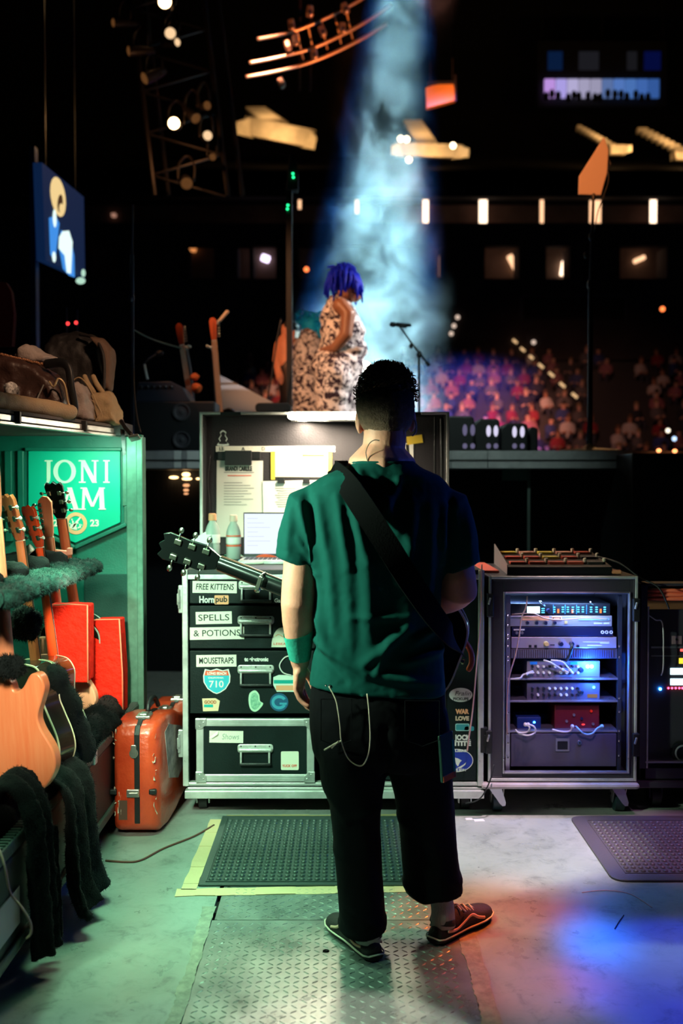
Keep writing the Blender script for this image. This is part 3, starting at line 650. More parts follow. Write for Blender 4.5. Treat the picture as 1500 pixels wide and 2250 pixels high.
stand_up(g3, at(128, 1656, 3.75), at(57, 1110, 3.70), 38)
g4 = guitar('electric_guitar', 'pale maple neck guitar with six tuners in line, behind the red headstock', None, 'single', .045, w_spruce, neckm=w_maple, headm=w_maple, fretm=w_maple, head='side', tuners='6', hardware=m_nickel)
stand_up(g4, at(146, 1582, 4.2), at(92, 1095, 4.1), 8)
g5 = guitar('acoustic_guitar', 'black headstock acoustic guitar in front of the teal sign board', None, 'acoustic', .10, w_blackg, neckm=w_mahog, headm=w_blackg, fretm=w_rose, bind=mat('green binding', (0.3, .6, .5), .4), button=m_nickel, hardware=m_nickel)
stand_up(g5, at(186, 1556, 4.46), at(112, 1060, 4.22), 8)
b = B(); p = at(136, 1214, 4.22); b.box(p, (.06, .035, .02), M.Rotation(R(6), 3, 'Y')); b.box(p+V((.036, -.01, .006)), (.018, .03, .03)); b.tube([p+V((-.03, .012, 0)), p+V((0, .026, 0)), p+V((.03, .012, 0))], .006, 6)
b.o('capo', mat('pink capo', (0.9, 0.35, 0.25), .4), label='pink clamp capo on the neck of the black headstock guitar', cat='capo', bevel=.004)
b = B(); p = at(52, 1222, 3.62); b.box(p, (.05, .02, .018), M.Rotation(R(-38), 3, 'Y')); b.box(p+V((.02, 0, .025)), (.03, .018, .03), M.Rotation(R(-38), 3, 'Y'))
b.o('capo', m_pearl, label='white clamp capo held behind the red neck above the plush rest', cat='capo', bevel=.005)
# ---------------- performers on the stage ----------------
m_skin = mat('skin', (0.62, 0.33, 0.21), 0.5, sss=.15, bump=.06, bscale=120, var=.08, vscale=14)
m_skinb = mat('deep skin', (0.33, 0.15, 0.085), 0.42, sss=.1)
def floral():
    m = mat('floral cloth', (0.75, 0.7, 0.68), 0.8); nt = m.node_tree; b = nt.nodes['Principled BSDF']
    tc = nt.nodes.new('ShaderNodeTexCoord'); n = nt.nodes.new('ShaderNodeTexNoise'); n.inputs['Scale'].default_value = 17; n.inputs['Detail'].default_value = 3; n.inputs['Distortion'].default_value = 1.6
    r = nt.nodes.new('ShaderNodeValToRGB'); e = r.color_ramp.elements; e[0].position = .47; e[0].color = (.035, .018, .035, 1); e[1].position = .51; e[1].color = (.85, .78, .77, 1)
    nt.links.new(tc.outputs['Object'], n.inputs['Vector']); nt.links.new(n.outputs[0], r.inputs[0]); nt.links.new(r.outputs[0], b.inputs['Base Color'])
    return m
m_floral = floral()
def face(b, c, f, up, s=1.0, ears=True):
    """skull, jaw, nose, lips, brow and ears; c skull centre, f facing, up"""
    f = V(f).normalized(); up = V(up).normalized(); x = f.cross(up).normalized(); Rm = M((x, f, up)).transposed()
    def e(p, r): b.ell(V(c)+Rm@(V(p)*s), tuple(k*s for k in r), 14, 10, Rm)
    e((0, -.008, .01), (.076, .095, .098)); e((0, .03, -.06), (.058, .062, .068)); e((0, .055, -.098), (.032, .03, .025))
    e((0, .098, -.035), (.013, .016, .022)); e((0, .108, -.047), (.015, .013, .010)); e((0, .083, -.005), (.05, .012, .012))
    e((0, .088, -.078), (.024, .012, .008)); e((0, .086, -.088), (.020, .011, .007))
    for k in (-1, 1):
        e((k*.04, .07, -.05), (.022, .02, .02))
        if ears: e((k*.08, -.005, -.025), (.011, .02, .033)); e((k*.077, .004, -.05), (.008, .012, .014))
    return Rm
def eyes(c, f, up, parent, s=1.0):
    f = V(f).normalized(); up = V(up).normalized(); x = f.cross(up).normalized(); Rm = M((x, f, up)).transposed()
    for k in (-1, 1):
        b = B(); b.mi = 0; b.ell(V(c)+Rm@(V((k*.031, .079, -.022))*s), .012*s, 10, 8)
        b.mi = 1; b.ell(V(c)+Rm@(V((k*.031, .087, -.022))*s), .0055*s, 8, 6)
        b.o('eye', [m_white, m_ink], parent, smooth=True)
def hand(b, wrist, d, palm, s=1.0, curl=0.5, side=1, r=0.009):
    """five-fingered hand; d = pointing direction, palm = palm normal, side = +1 thumb on d x palm"""
    d = V(d).normalized(); pn = V(palm); pn = (pn-d*pn.dot(d)).normalized(); x = d.cross(pn)*side; w = V(wrist)
    Rm = M((x, d, pn)).transposed()
    b.ell(w+d*.05*s, (.04*s, .055*s, .017*s), 12, 8, Rm); b.tube([w-d*.02*s, w+d*.03*s], [.026*s, .03*s], 10, True, .75)
    for i, (ox, L, c0) in enumerate(((.030, .075, .9), (.010, .084, 1.0), (-.011, .079, 1.05), (-.030, .062, 1.15))):
        p = w+d*(.088-.004*abs(i-1))*s+x*ox*s; pts = [p-d*.03*s, p]; a = 0.12+curl*.35*c0; dd = d
        for k, f in enumerate((.45, .32, .26)):
            a_ = a*(1 if k == 0 else 1.0+.8*k); dd = (d*math.cos(a_)+pn*math.sin(a_)+x*ox*.8).normalized(); p = p+dd*L*f*s; pts.append(p)
        b.tube(pts, [r*s*1.1, r*s*1.05, r*s, r*s*.92, r*s*.8], 8, True)
    p = w+d*.025*s+x*.03*s; t1 = p+(d*.7+x*.75+pn*.25).normalized()*.042*s; t2 = t1+(d*.9+x*.25+pn*.35).normalized()*.034*s; t3 = t2+(d*.95+pn*.3).normalized()*.024*s
    b.tube([w+d*.01*s, p, t1, t2, t3], [.014*s, .017*s, .0125*s, .0105*s, .008*s], 8, True)
# --- tall singer, side on, hands clasped behind the back
S = lambda u, v, Y=8.8: at(u, v, Y)
t = thing('person', (S(748, 0).x, 8.8, STZ), 'tall singer with blue dreadlocks in a floral jumpsuit, hands clasped behind', 'person')
b = B(); hc = S(762, 628); f = (1, .05, -.02); face(b, hc+V((.02, 0, 0)), f, (0, 0, 1), 1.12)
b.tube([hc+V((-.03, 0, -.05)), S(747, 672)], [.062, .085], 12, True)
b.tube([S(745, 668), S(748, 720), S(748, 780), S(742, 840), S(742, 900), S(742, 990)], [.10, .15, .17, .15, .1, .07], 12, True)
for dy in (-.2, .2):
    b.tube([S(748, 672, 8.8+dy), S(764, 690, 8.8+dy*1.15), S(760, 735, 8.8+dy*1.2), S(735, 765, 8.8+dy), S(708, 772, 8.8+dy*.25)], [.075, .066, .058, .048, .034], 10, True)
for dy in (-.08, .08): b.tube([S(745, 840, 8.8+dy), S(742, 920, 8.8+dy), S(742, 1000, 8.8+dy)], [.09, .07, .05], 10, True)
hand(b, S(709, 772, 8.76), (-.6, .3, -.5), (.3, .3, -1), 1, .6); hand(b, S(709, 770, 8.86), (-.6, -.3, -.5), (.3, -.3, -1), 1, .6, -1)
remesh(b, 'body', m_skinb, .013, t)
b = B()
b.tube([S(744, 674), S(749, 712), S(752, 740), S(750, 775), S(744, 810), S(742, 850), S(742, 900)], [.12, .185, .195, .2, .215, .2, .16], 16, True)
b.ell(S(776, 725), (.105, .17, .11)); b.ell(S(782, 768), (.10, .17, .13)); b.ell(S(716, 806), (.14, .19, .16)); b.ell(S(725, 700), (.09, .17, .15))
for dy, du in ((-.1, -10), (.1, 14)): b.tube([S(740+du*.6, 820, 8.8+dy), S(740+du, 880, 8.8+dy), S(742+du, 960, 8.8+dy), S(742+du, 1004, 8.8+dy)], [.18, .15, .11, .10], 14, True)
rs = lambda co, no: co+no*(.007*math.sin(co.z*38+co.x*16+3*noise.noise(co*5)))
remesh(b, 'jumpsuit', m_floral, .016, t, fn=rs)
b = B(); b.ell(hc+V((-.03, 0, .045)), (.115, .118, .11), 14, 10); r = random.Random(4)
for k in range(150):
    a = r.uniform(0, 2*PI); e = r.uniform(-.2, 1.3); p = hc+V((-.03+.11*math.cos(a)*math.cos(e), .112*math.sin(a)*math.cos(e), .045+.11*math.sin(e)))
    if p.x > hc.x+.07 and p.z < hc.z+.03: continue
    o_ = (p-hc-V((-.03, 0, .02))).normalized(); L = r.uniform(.10, .2)
    b.tube([p-o_*.02, p+o_*.03+V((0, 0, .01)), p+o_*.05+V((0, 0, -L*.4)), p+o_*.045+V((r.uniform(-.02, .02), 0, -L))], [.012, .0125, .012, .008], 6)
b.tube([hc+V((-.05, 0, .13)), hc+V((-.12, 0, .17)), hc+V((-.17, 0, .16))], [.014, .013, .009], 6)
b.o('hair', mat('blue dreads', (0.002, 0.014, 0.6), .6, spec=.2), t, smooth=True); eyes(hc+V((.02, 0, 0)), f, (0, 0, 1), t, 1.12)
# --- shorter singer seen from behind, teal hair buns
S = lambda u, v, Y=10.4: at(u, v, Y)
t = thing('person', (S(672, 0).x, 10.4, STZ), 'shorter singer with teal curly hair buns in a floral dress, back to the camera', 'person')
b = B(); hc = S(682, 722); face(b, hc, (.3, .95, 0), (0, 0, 1), 1.05)
b.tube([hc+V((0, 0, -.05)), S(680, 748)], [.06, .07], 10, True); b.tube([S(678, 752), S(675, 800), S(675, 860), S(675, 960)], [.12, .15, .15, .1], 12, True)
for s in (-1, 1):
    b.tube([S(678+s*26, 755), S(678+s*36, 790, 10.5), S(676+s*28, 835, 10.65), S(676+s*12, 842, 10.75)], [.06, .055, .05, .03], 10, True)
    hand(b, S(676+s*12, 842, 10.75), (-s, .3, .1), (0, 1, 0), 1, .5, s)
    b.tube([S(676+s*14, 880), S(676+s*14, 950), S(676+s*15, 1005)], [.09, .07, .045], 10, True)
remesh(b, 'body', m_skinb, .014, t)
b = B(); b.tube([S(678, 745), S(676, 765), S(674, 800), S(676, 840), S(678, 885), S(678, 940), S(678, 985)], [.12, .165, .17, .165, .19, .19, .2], 16, True); 
for s in (-1, 1): b.ell(S(676+s*14, 870), (.13, .15, .16))
remesh(b, 'dress', m_floral, .018, t, fn=rs)
b = B(); r = random.Random(6); b.ell(hc+V((0, -.01, .03)), (.1, .105, .1), 12, 8)
for cx, cz, rr in ((-.085, .11, .07), (.075, .085, .08), (.02, .02, .1), (.0, .08, .09), (.05, -.03, .07)):
    for k in range(60):
        p = V((r.gauss(0, 1), r.gauss(0, 1), r.gauss(0, 1))).normalized(); b.ell(hc+V((cx, -.01, cz))+p*rr, r.uniform(.012, .022), 6, 4)
b.o('hair', mat('teal curls', (0.0, 0.55, 1.0), .7), t, smooth=True); eyes(hc, (.3, .95, 0), (0, 0, 1), t, 1.05)
# --- third performer with a cap, orange light on bare arm
S = lambda u, v, Y=11.0: at(u, v, Y)
t = thing('person', (S(640, 0).x, 11, STZ), 'performer in a black cap and dark tank top, bare shoulder lit orange', 'person')
b = B(); hc = S(638, 728); face(b, hc, (.75, .6, 0), (0, 0, 1), 1.1); b.tube([hc+V((0, 0, -.05)), S(634, 752)], [.06, .07], 10, True)
b.tube([S(634, 755), S(636, 800), S(640, 850), S(645, 960)], [.13, .15, .13, .1], 12, True)
for s, w in ((-1, 1), (1, 1)):
    b.tube([S(634+s*18, 758, 11-.05*s), S(632+s*22, 790), S(634+s*18, 830, 10.9), S(640+s*8, 858, 10.95)], [.07, .062, .052, .03], 10, True); hand(b, S(640+s*8, 858, 10.95), (.5, .2, -.8), (1, 0, 0), 1, .5, s)
    b.tube([S(645+s*9, 870), S(645+s*9, 940), S(645+s*9, 1006)], [.085, .065, .045], 10, True)
remesh(b, 'body', m_skin, .014, t)
b = B(); b.tube([S(640, 770), S(640, 810), S(644, 850), S(647, 900)], [.13, .165, .16, .15], 14, True)
for s in (-1, 1): b.tube([S(646+s*9, 880), S(646+s*10, 940), S(646+s*10, 1004)], [.12, .1, .085], 12, True)
remesh(b, 'clothes', m_black, .018, t)
b = B(); b.ell(hc+V((0, 0, .04)), (.098, .11, .085), 14, 8); b.ell(hc+V((.08, .06, .04)), (.07, .06, .012), 12, 6); b.o('cap', m_black, t, smooth=True); eyes(hc, (.75, .6, 0), (0, 0, 1), t, 1.1)
# bright lamp behind the tall singer
b = B(); b.ell(at(800, 807, 9.6), (.07, .05, .055), 12, 8); b.o('stage_lamp', emi('white glow lamp', (1, .95, .8), 12), label='white glaring stage lamp behind the tall singer, above the man', cat='lamp', smooth=True)
# ---------------- crowd ----------------
def bust(hairc):
    b = B(); n = 10
    rings = [(0, .19, .15), (.12, .18, .14), (.28, .20, .13), (.40, .225, .12), (.46, .20, .10), (.50, .10, .075), (.53, .055, .06), (.57, .055, .065), (.60, .07, .085), (.66, .078, .095), (.72, .076, .093), (.77, .055, .07), (.795, .02, .025)]
    for i in range(len(rings)-1):
        b.mi = 0 if i < 5 else (1 if i < 9 else 2)
        rr = [[(rx*math.cos(2*PI*k/n), ry*math.sin(2*PI*k/n)+(0 if z < .5 else -.02), z) for k in range(n)] for z, rx, ry in (rings[i], rings[i+1])]
        b.loft(rr, caps=False)
    for s in (-1, 1):
        b.mi = 0; b.tube([(s*.18, 0, .42), (s*.205, -.05, .22), (s*.15, -.2, .15)], [.055, .05, .045], 6); b.mi = 1; b.tube([(s*.15, -.2, .15), (s*.05, -.28, .2)], [.04, .03], 6)
        b.mi = 3; b.tube([(s*.1, .02, .03), (s*.11, -.34, .06), (s*.11, -.36, -.33)], [.09, .075, .055], 6)
    return b
tops = [('pink', (.32, .12, .15)), ('white', (.5, .46, .45)), ('dark', (.02, .02, .03)), ('blue', (.03, .05, .2)), ('red', (.25, .02, .03)), ('grey', (.12, .11, .12))]
sk = [(.6, .34, .24), (.45, .22, .13), (.7, .42, .32)]; hr = [(.02, .015, .012), (.12, .06, .03), (.3, .2, .1)]
protos = []
for i, (nm, c) in enumerate(tops):
    b = bust(0); p = b.o('spectator', [mat('top '+nm, c, .9), mat('spec skin %d' % (i % 3), sk[i % 3], .6), mat('spec hair %d' % (i % 3), hr[i % 3], .8), mat('spec trousers', (.03, .035, .06), .9)], smooth=True, origin=(0, 0, 0))
    protos.append((nm, p))
r = random.Random(21); first = set(); cnt = 0
for i in range(NROW):
    y = ROW0+i*ROWD+.45; zz = i*ROWH+.9+.42
    x = -3.6+r.uniform(0, .4)
    while x < 10.5:
        x += r.choice((.44, .47, .5, .54, .6, .85)) if x < 6 else r.choice((.5, .54, .6, .8, 1.1))
        if 1.9-.0 < x-(i*.34-.6)*1.0-4.2 < 2.6: continue      # stair aisle
        if x > 2.0 or x < .6:
            k = r.randrange(6); nm, p = protos[k]
            if cnt >= 292: break
            if k in first: o = p.copy(); COL.objects.link(o)
            else: o = p; first.add(k)
            o.location = (x, y+r.uniform(-.08, .08), zz+r.uniform(-.04, .04)-.42+.07); o.rotation_euler = (r.uniform(-.12, .1), r.uniform(-.14, .14), r.uniform(-.6, .5)); s = r.uniform(.76, .92); o.scale = (s, s, s)
            rw = ('lowest', 'second', 'third', 'fourth', 'fifth', 'sixth', 'seventh', 'eighth', 'ninth', 'tenth', 'topmost')[i]; sd = 'left of the smoke' if x < .7 else ('left of the aisle' if x < 1.9+i*.34-.6+4.2 else 'right of the aisle'); tag(o, 'spectator in a %s top in the %s row of the stand, %s' % (nm, rw, sd), 'person', '%s top spectators, %s row, %s' % (nm, rw, sd)); cnt += 1
# bench rows under them
for i in range(NROW):
    b = B(); y = ROW0+i*ROWD+.5; b.bb(-8, 14, y-.2, y+.2, i*ROWH+.5, i*ROWH+.89); b.bb(-8, 14, y+.25, y+.29, i*ROWH+.5, i*ROWH+1.2)
    b.o('bench_row', m_step, label='dark bench row %s of the raked stand under the crowd' % ('lowest first second third fourth fifth sixth seventh eighth ninth topmost'.split()[i]), cat='bench', group='bench rows of the stand')

# ---------------- stage hardware ----------------
m_stand = mat('stand black metal', (0.03, 0.03, 0.033), .35, .6)
# microphone on a boom stand
t = thing('microphone_stand', V((at(921, 900, 7.6).x, 7.6, STZ)), 'black boom microphone stand in front of the lit smoke', 'stand')
S = lambda u, v: at(u, v, 7.6)
b = B(); b.lathe([(.14, 0), (.14, .012), (.03, .03), (.012, .04)], t.location, n=20); b.o('base', m_stand, t, smooth=40)
b = B(); b.cyl((t.location.x, 7.6, STZ+.03), S(920, 783), .011, .009, 10); b.o('pole', m_stand, t, smooth=40)
b = B(); b.tube([S(941, 801), S(920, 774), S(900, 748), S(877, 716)], [.007, .008, .007, .006], 8); b.o('boom', m_stand, t, smooth=True)
b = B(); b.ell(S(921, 779), (.022, .02, .028)); b.ell(S(903, 760), (.016, .016, .02)); b.cyl(S(936, 795), S(943, 804), .014); b.o('clamp', m_stand, t, smooth=True)
mc = thing('microphone', S(880, 714), 'black handheld microphone clipped level on the boom stand', 'microphone')
b = B(); b.tube([S(870, 713), S(886, 714), S(903, 715)], [.017, .014, .011], 10); b.o('handle', m_black, mc, smooth=True)
b = B(); b.ell(S(863, 713), (.027, .024, .02), 12, 8); b.o('grille', m_stand, mc, smooth=True)
b = B(); b.tube([S(893, 718), S(881, 717), S(877, 720)], .01, 8); b.o('clip', m_stand, mc, smooth=True)
# antenna paddle on a tall pole
Y = 7.4; S = lambda u, v: at(u, v, Y)
t = thing('paddle_stand', V((S(1296, 900).x, Y, STZ)), 'tall black pole stand on the stage carrying the orange lit antenna paddle', 'stand')
b = B(); c = t.location
b.lathe([(.235, 0), (.235, .012), (.2, .02), (.05, .035), (.02, .06)], c, n=24); b.o('base', mat('round base', (.3, .14, .05), .35, .7), t, smooth=40)
b = B(); b.cyl((c.x, Y, STZ+.04), S(1297, 620), .020, .018); b.o('lower_pole', m_stand, t, smooth=40)
b = B(); b.cyl(S(1297, 640), S(1303, 436), .013, .011); b.o('upper_pole', m_stand, t, smooth=40)
b = B(); b.ell(S(1297, 625), (.028, .028, .04)); b.ell(S(1288, 560), (.02, .02, .025)); b.ell(S(1299, 520), (.022, .02, .03)); b.cyl(S(1284, 566), S(1300, 560), .008); b.o('collar', m_stand, t, smooth=True)
b = B(); b.cyl(S(1296, 790), S(1288, 980), .003, n=6); b.tube(cat([S(1334, 372), S(1336, 400), S(1322, 440), S(1310, 480), S(1301, 560), S(1302, 700), S(1299, 850), S(1290, 975)], 6), .004, 6); b.o('cable', m_stand, t, smooth=True)
p = [S(1326, 301), S(1336, 330), S(1333, 380), S(1319, 430), S(1270, 428), S(1271, 388)]
ta = thing('antenna_paddle', S(1302, 434), 'flat fin shaped antenna paddle lit orange on top of the pole', 'antenna')
b = B(); b.prism([(v.x, v.z) for v in p], Y-.012, Y+.012); b.o('fin', mat('paddle board', (.75, .55, .42), .5), ta, bevel=.006)
b = B(); b.tube(cat([S(1334, 345), S(1341, 362), S(1330, 372), S(1322, 366)], 5), .006, 6); b.o('pigtail', m_stand, ta, smooth=True)
b = B(); b.cyl(S(1303, 426), S(1303, 440), .016); b.o('mount', m_stand, ta, smooth=40)
# slim poles
t = thing('light_pole', V((at(288, 990, 6.0).x, 6.0, 0)), 'slim blue lit steel pole rising behind the vault', 'pole')
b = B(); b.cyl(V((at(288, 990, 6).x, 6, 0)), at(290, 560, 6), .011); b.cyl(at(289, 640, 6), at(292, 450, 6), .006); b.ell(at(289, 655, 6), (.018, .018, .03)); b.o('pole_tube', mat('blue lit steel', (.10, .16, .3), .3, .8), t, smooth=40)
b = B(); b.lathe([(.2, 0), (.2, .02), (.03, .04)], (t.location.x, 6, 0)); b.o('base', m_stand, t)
S = lambda u, v: at(u, v, 9.2)
t = thing('speaker_tower', V((S(634, 900).x, 9.2, STZ)), 'tall dark pole with small green lamps beside the singers', 'tower')
b = B(); b.bb(S(628, 0).x, S(641, 0).x, 9.17, 9.23, STZ, S(0, 400).z); b.o('mast', m_stand, t, bevel=.004)
b = B(); b.prism([(S(u, v).x, S(u, v).z) for u, v in ((629, 420), (655, 420), (655, 380), (646, 340), (636, 342))], 9.15, 9.28); b.o('head_unit', m_dark, t, bevel=.01)
for u, v in ((644, 386), (645, 394), (633, 455), (632, 463)):
    b = B(); b.ell(S(u, v)+V((0, -.06, 0)), .011, 8, 6); b.o('green_lamp', emi('green led', (.02, 1, .3), 3), t, smooth=True)
b = B(); b.lathe([(.3, 0), (.3, .02), (.04, .05)], t.location); b.o('base', m_stand, t)
b = B(); S = lambda u, v: at(u, v, 8.9); b.tube(cat([S(618, 700), S(608, 750), S(596, 830), S(584, 892)], 5), .008, 6); b.o('hanging_cable', m_stand, label='dark cable sloping down left of the performers', cat='cable', smooth=True)
x0, x1, z0, z1 = q(563, 887, 640, 908, 7.6); b = B(); b.prism(rrect(x0, x1, z0, z1, .03), 7.5, 7.8); b.o('floor_case', m_black, label='small dark case on the stage left of the lamp bar', cat='case', bevel=.01)
b = B(); b.add([at(u, v, Y_) for u, v, Y_ in ((475, 820, 9.5), (640, 905, 8.4), (470, 905, 8.4), (475, 822, 9.7), (640, 907, 8.6), (470, 907, 8.6))], [(0, 1, 2), (3, 5, 4), (0, 3, 4, 1), (1, 4, 5, 2), (2, 5, 3, 0)])
b.o('stage_ramp', mat('grey ramp', (.35, .35, .38), .6), label='pale grey sloped ramp on the stage behind the guitar stands', cat='ramp')
# stage light boxes with paired oval lenses
m_oval = emi('violet white lens', (.8, .75, 1.0), .9)
for i, (u0, u1, v0, us, uc, lab) in enumerate(((948, 1042, 914, (1021, 1038), 1030, 'first'), (1040, 1098, 920, (1073, 1089), 1081, 'second'), (1098, 1160, 930, (1130, 1147), 1138, 'third'), (1152, 1182, 938, (), 1165, 'last'))):
    Y = 7.3+i*.12; x0, x1, z0, z1 = q(u0, v0, u1, 990, Y)
    t = thing('stage_light_box', ((x0+x1)/2, Y, STZ), {0: 'black stage light box next to the workbox corner, dim paired lenses', 1: 'black stage light box in the middle, bright paired lenses', 2: 'black stage light box with the brightest paired lenses, right of the middle', 3: 'narrow black stage box at the right end of the row'}[i], 'stage light', 'row of light boxes on the stage')
    b = B(); b.prism([(x0, STZ), (x1, STZ), (x1, z1-.02), (x1-.02, z1), (x0+.05, z1), (x0, z1-.04)], Y, Y+.3); b.o('housing', m_black, t, bevel=.012)
    for k, u in enumerate(us):
        for vv, rz, mm in ((945+i*2, .042, m_oval if i else emi('dim violet lens', (.5, .45, .8), .25)), (980, .02, emi('dim violet lens', (.5, .45, .8), .25))):
            p = at(u, vv, Y); b = B(); b.prism(oval(p.x, p.z, .017, rz, 16), Y-.004, Y+.004); b.o('lens', mm, t)
# guitar gear at the left of the stage
Y = 7.15
def boxq(bq, u0, v0, u1, v1, Y, d): x0, x1, z0, z1 = q(u0, v0, u1, v1, Y); bq.bb(x0, x1, Y, Y+d, z0, z1)
t = thing('speaker_cabinet', V((at(370, 990, Y).x, Y, STZ)), 'dark speaker cabinet with two faint round cones behind the vault', 'speaker')
b = B(); x0, x1, z0, z1 = q(292, 882, 472, 989, Y); b.bb(x0, x1, Y, Y+.3, STZ, z1); b.o('cabinet', m_black, t, bevel=.01)
for v in (905, 966):
    p = at(399, v, Y); b = B(); b.lathe([(.062, 0), (.062, .012), (.052, .012), (.045, .002), (.02, -.012), (.018, .004), (.004, .008)], (p.x, Y-.002, p.z), (0, -1, 0), 24); b.o('cone', mat('cone grey', (.05, .05, .06), .5), t, smooth=40)
t = thing('keyboard_rig', V((at(350, 882, Y).x, Y+.1, at(350, 882, Y).z)), 'dark sloped mixer console on top of the speaker cabinet', 'console')
b = B(); b.prism([(at(u, v, Y).x, at(u, v, Y).z) for u, v in ((292, 882), (418, 882), (400, 850), (372, 836), (300, 838))], Y+.05, Y+.35); b.o('console', mat('dark blue case', (.02, .024, .04), .5), t, bevel=.008)
for k in range(6):
    p = at(310+k*13, 850, Y+.04); b = B(); b.lathe([(.012, 0), (.012, .015), (.006, .018)], (p.x, Y+.05, p.z), (0, -1, 0), 10); b.o('knob', m_stand, t)
t = thing('gooseneck_lamp', at(322, 836, Y+.1), 'small pale gooseneck lamp standing on the dark console', 'lamp')
b = B(); b.tube(cat([at(324, 834, Y+.1), at(320, 815, Y+.1), at(317, 800, Y+.1)], 4), .010, 8); b.o('stem', m_white, t, smooth=True)
b = B(); b.tube(cat([at(317, 800, Y+.1), at(330, 788, Y+.1), at(348, 776, Y+.1)], 4), .009, 8); b.o('arm', m_stand, t, smooth=True)
b = B(); b.ell(at(350, 776, Y+.1), (.03, .025, .02)); b.o('head', m_stand, t, smooth=True)
b = B(); b.tube(cat([at(289, 722, 6.02), at(340, 748, 6.9), at(409, 768, 7.8)], 4), .006, 6); b.o('guy_line', mat('green line', (.02, .16, .12), .6), label='thin dark green line slanting behind the console', cat='line')
for (u, v, rr, lab) in ((428, 828, .035, 'orange cloth bundle between the stage guitars, upper'), (432, 852, .045, 'orange cloth bundle between the stage guitars, lower')):
    b = B(); b.ell(at(u, v, 7.6), (rr, rr, rr*.8), 12, 8); remesh(b, 'cloth_bundle', mat('orange cloth', (.8, .14, .03), .8), .012, smooth_it=2, fn=lambda c, n: c+n*.012*noise.noise(c*40), label=lab, cat='cloth')
# guitars on stage stands
ga = guitar('bass_guitar', 'reddish bass guitar upright on a stand, left one on the stage', None, 'single', .045, w_burst, neckm=mat('lit neck', (.45, .17, .08), .4), headm=w_burst, fretm=mat('lit board', (.45, .17, .08), .4), head='side', tuners='6', scale=.62, cat_='guitar')
stand_up(ga, at(440, 1000, 7.75), at(396, 715, 7.65), 200)
gb = guitar('bass_guitar', 'upright brown neck guitar with bright tuners, right one on the stage', None, 'single', .045, w_blackg, neckm=mat('lit neck', (.45, .17, .08), .4), headm=w_mahog, fretm=mat('lit board b', (.6, .3, .14), .4), head='side', tuners='6', scale=.62, cat_='guitar')
stand_up(gb, at(494, 1000, 7.7), at(470, 700, 7.6), 200)
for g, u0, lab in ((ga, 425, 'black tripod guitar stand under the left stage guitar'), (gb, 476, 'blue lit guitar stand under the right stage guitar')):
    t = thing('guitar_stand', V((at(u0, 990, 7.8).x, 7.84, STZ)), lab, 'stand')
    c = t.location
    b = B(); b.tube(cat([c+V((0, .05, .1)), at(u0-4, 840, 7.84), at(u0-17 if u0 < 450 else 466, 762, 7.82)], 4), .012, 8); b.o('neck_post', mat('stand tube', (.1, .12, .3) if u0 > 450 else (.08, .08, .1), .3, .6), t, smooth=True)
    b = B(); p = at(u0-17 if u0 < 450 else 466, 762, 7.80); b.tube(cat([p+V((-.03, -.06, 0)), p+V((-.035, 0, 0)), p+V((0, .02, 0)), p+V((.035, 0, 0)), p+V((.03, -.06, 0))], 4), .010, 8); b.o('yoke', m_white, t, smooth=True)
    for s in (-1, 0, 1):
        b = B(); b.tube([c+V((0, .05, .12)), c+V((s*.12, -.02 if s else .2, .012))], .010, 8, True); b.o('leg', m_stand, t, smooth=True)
b = B(); b.tube([at(470, 716, 7.64), at(484, 703, 7.7), at(499, 686, 7.75)], [.012, .013, .017], 8, True); b.o('pale_bracket', mat('pale bracket', (.5, .38, .3), .5), label='small pale rod sticking out behind the right stage guitar head', cat='rod')
# video screen at left
t = thing('video_screen', at(140, 640, 10), 'tall blue video screen at the left showing a seated figure with a yellow halo', 'screen')
A0, A1, A2, A3 = at(92, 357, 9), at(184, 433, 10.7), at(187, 612, 10.7), at(100, 572, 9)
n_ = (A1-A0).cross(A3-A0).normalized();
if n_.dot(V((0, 0, CAMH))-A0) < 0: n_ = -n_
def onscr(a, c, d=0.0): return (A0*(1-a)*(1-c)+A1*a*(1-c)+A2*a*c+A3*(1-a)*c)+n_*d
b = B(); P = [onscr(a, c) for a, c in ((0, 0), (1, 0), (1, 1), (0, 1))]; b.add(P+[p-n_*.08 for p in P], [(0, 1, 2, 3), (7, 6, 5, 4), (0, 4, 5, 1), (1, 5, 6, 2), (2, 6, 7, 3), (3, 7, 4, 0)])
scr = b.o('panel', emi('screen blue', (.004, .016, .06), .8), t)
for a in (.15, .85):
    p = onscr(a, .05, -.04); b = B(); b.cyl(p, (p.x, p.y, 34), .012, n=6); b.o('hanging_wire', m_stand, t)
def blob(pts, m, nm, d):
    b = B(); L = [onscr((u-97)/92., (v-(357+ (u-92)*.78))/(215-(u-92)*.38), d) for u, v in pts]; n = len(L)
    b.add(L, [tuple(range(n))]); b.o(nm, m, scr)
def ov(cx, cy, rx, ry, rot=0, n=18): return [(cx+rx*math.cos(2*PI*k/n)*math.cos(rot)-ry*math.sin(2*PI*k/n)*math.sin(rot), cy+rx*math.cos(2*PI*k/n)*math.sin(rot)+ry*math.sin(2*PI*k/n)*math.cos(rot)) for k in range(n)]
e_y = emi('screen yellow', (1, .72, .32), .9); e_b = emi('screen bright blue', (.05, .28, .8), 1.0); e_w = emi('screen white', (.75, .95, .9), 1.2); e_d = emi('screen brown', (.12, .05, .02), .5)
blob(ov(127, 432, 16, 44, -.1), e_y, 'picture', .004); blob(ov(130, 446, 6, 20, .1), e_d, 'picture', .007); blob(ov(132, 458, 5, 12), e_y, 'picture', .009)
blob([(106, 480), (120, 474), (128, 490), (122, 530), (116, 575), (106, 560)], e_b, 'picture', .004); blob([(130, 505), (150, 512), (160, 560), (160, 608), (146, 604), (132, 590), (124, 540)], e_b, 'picture', .006)
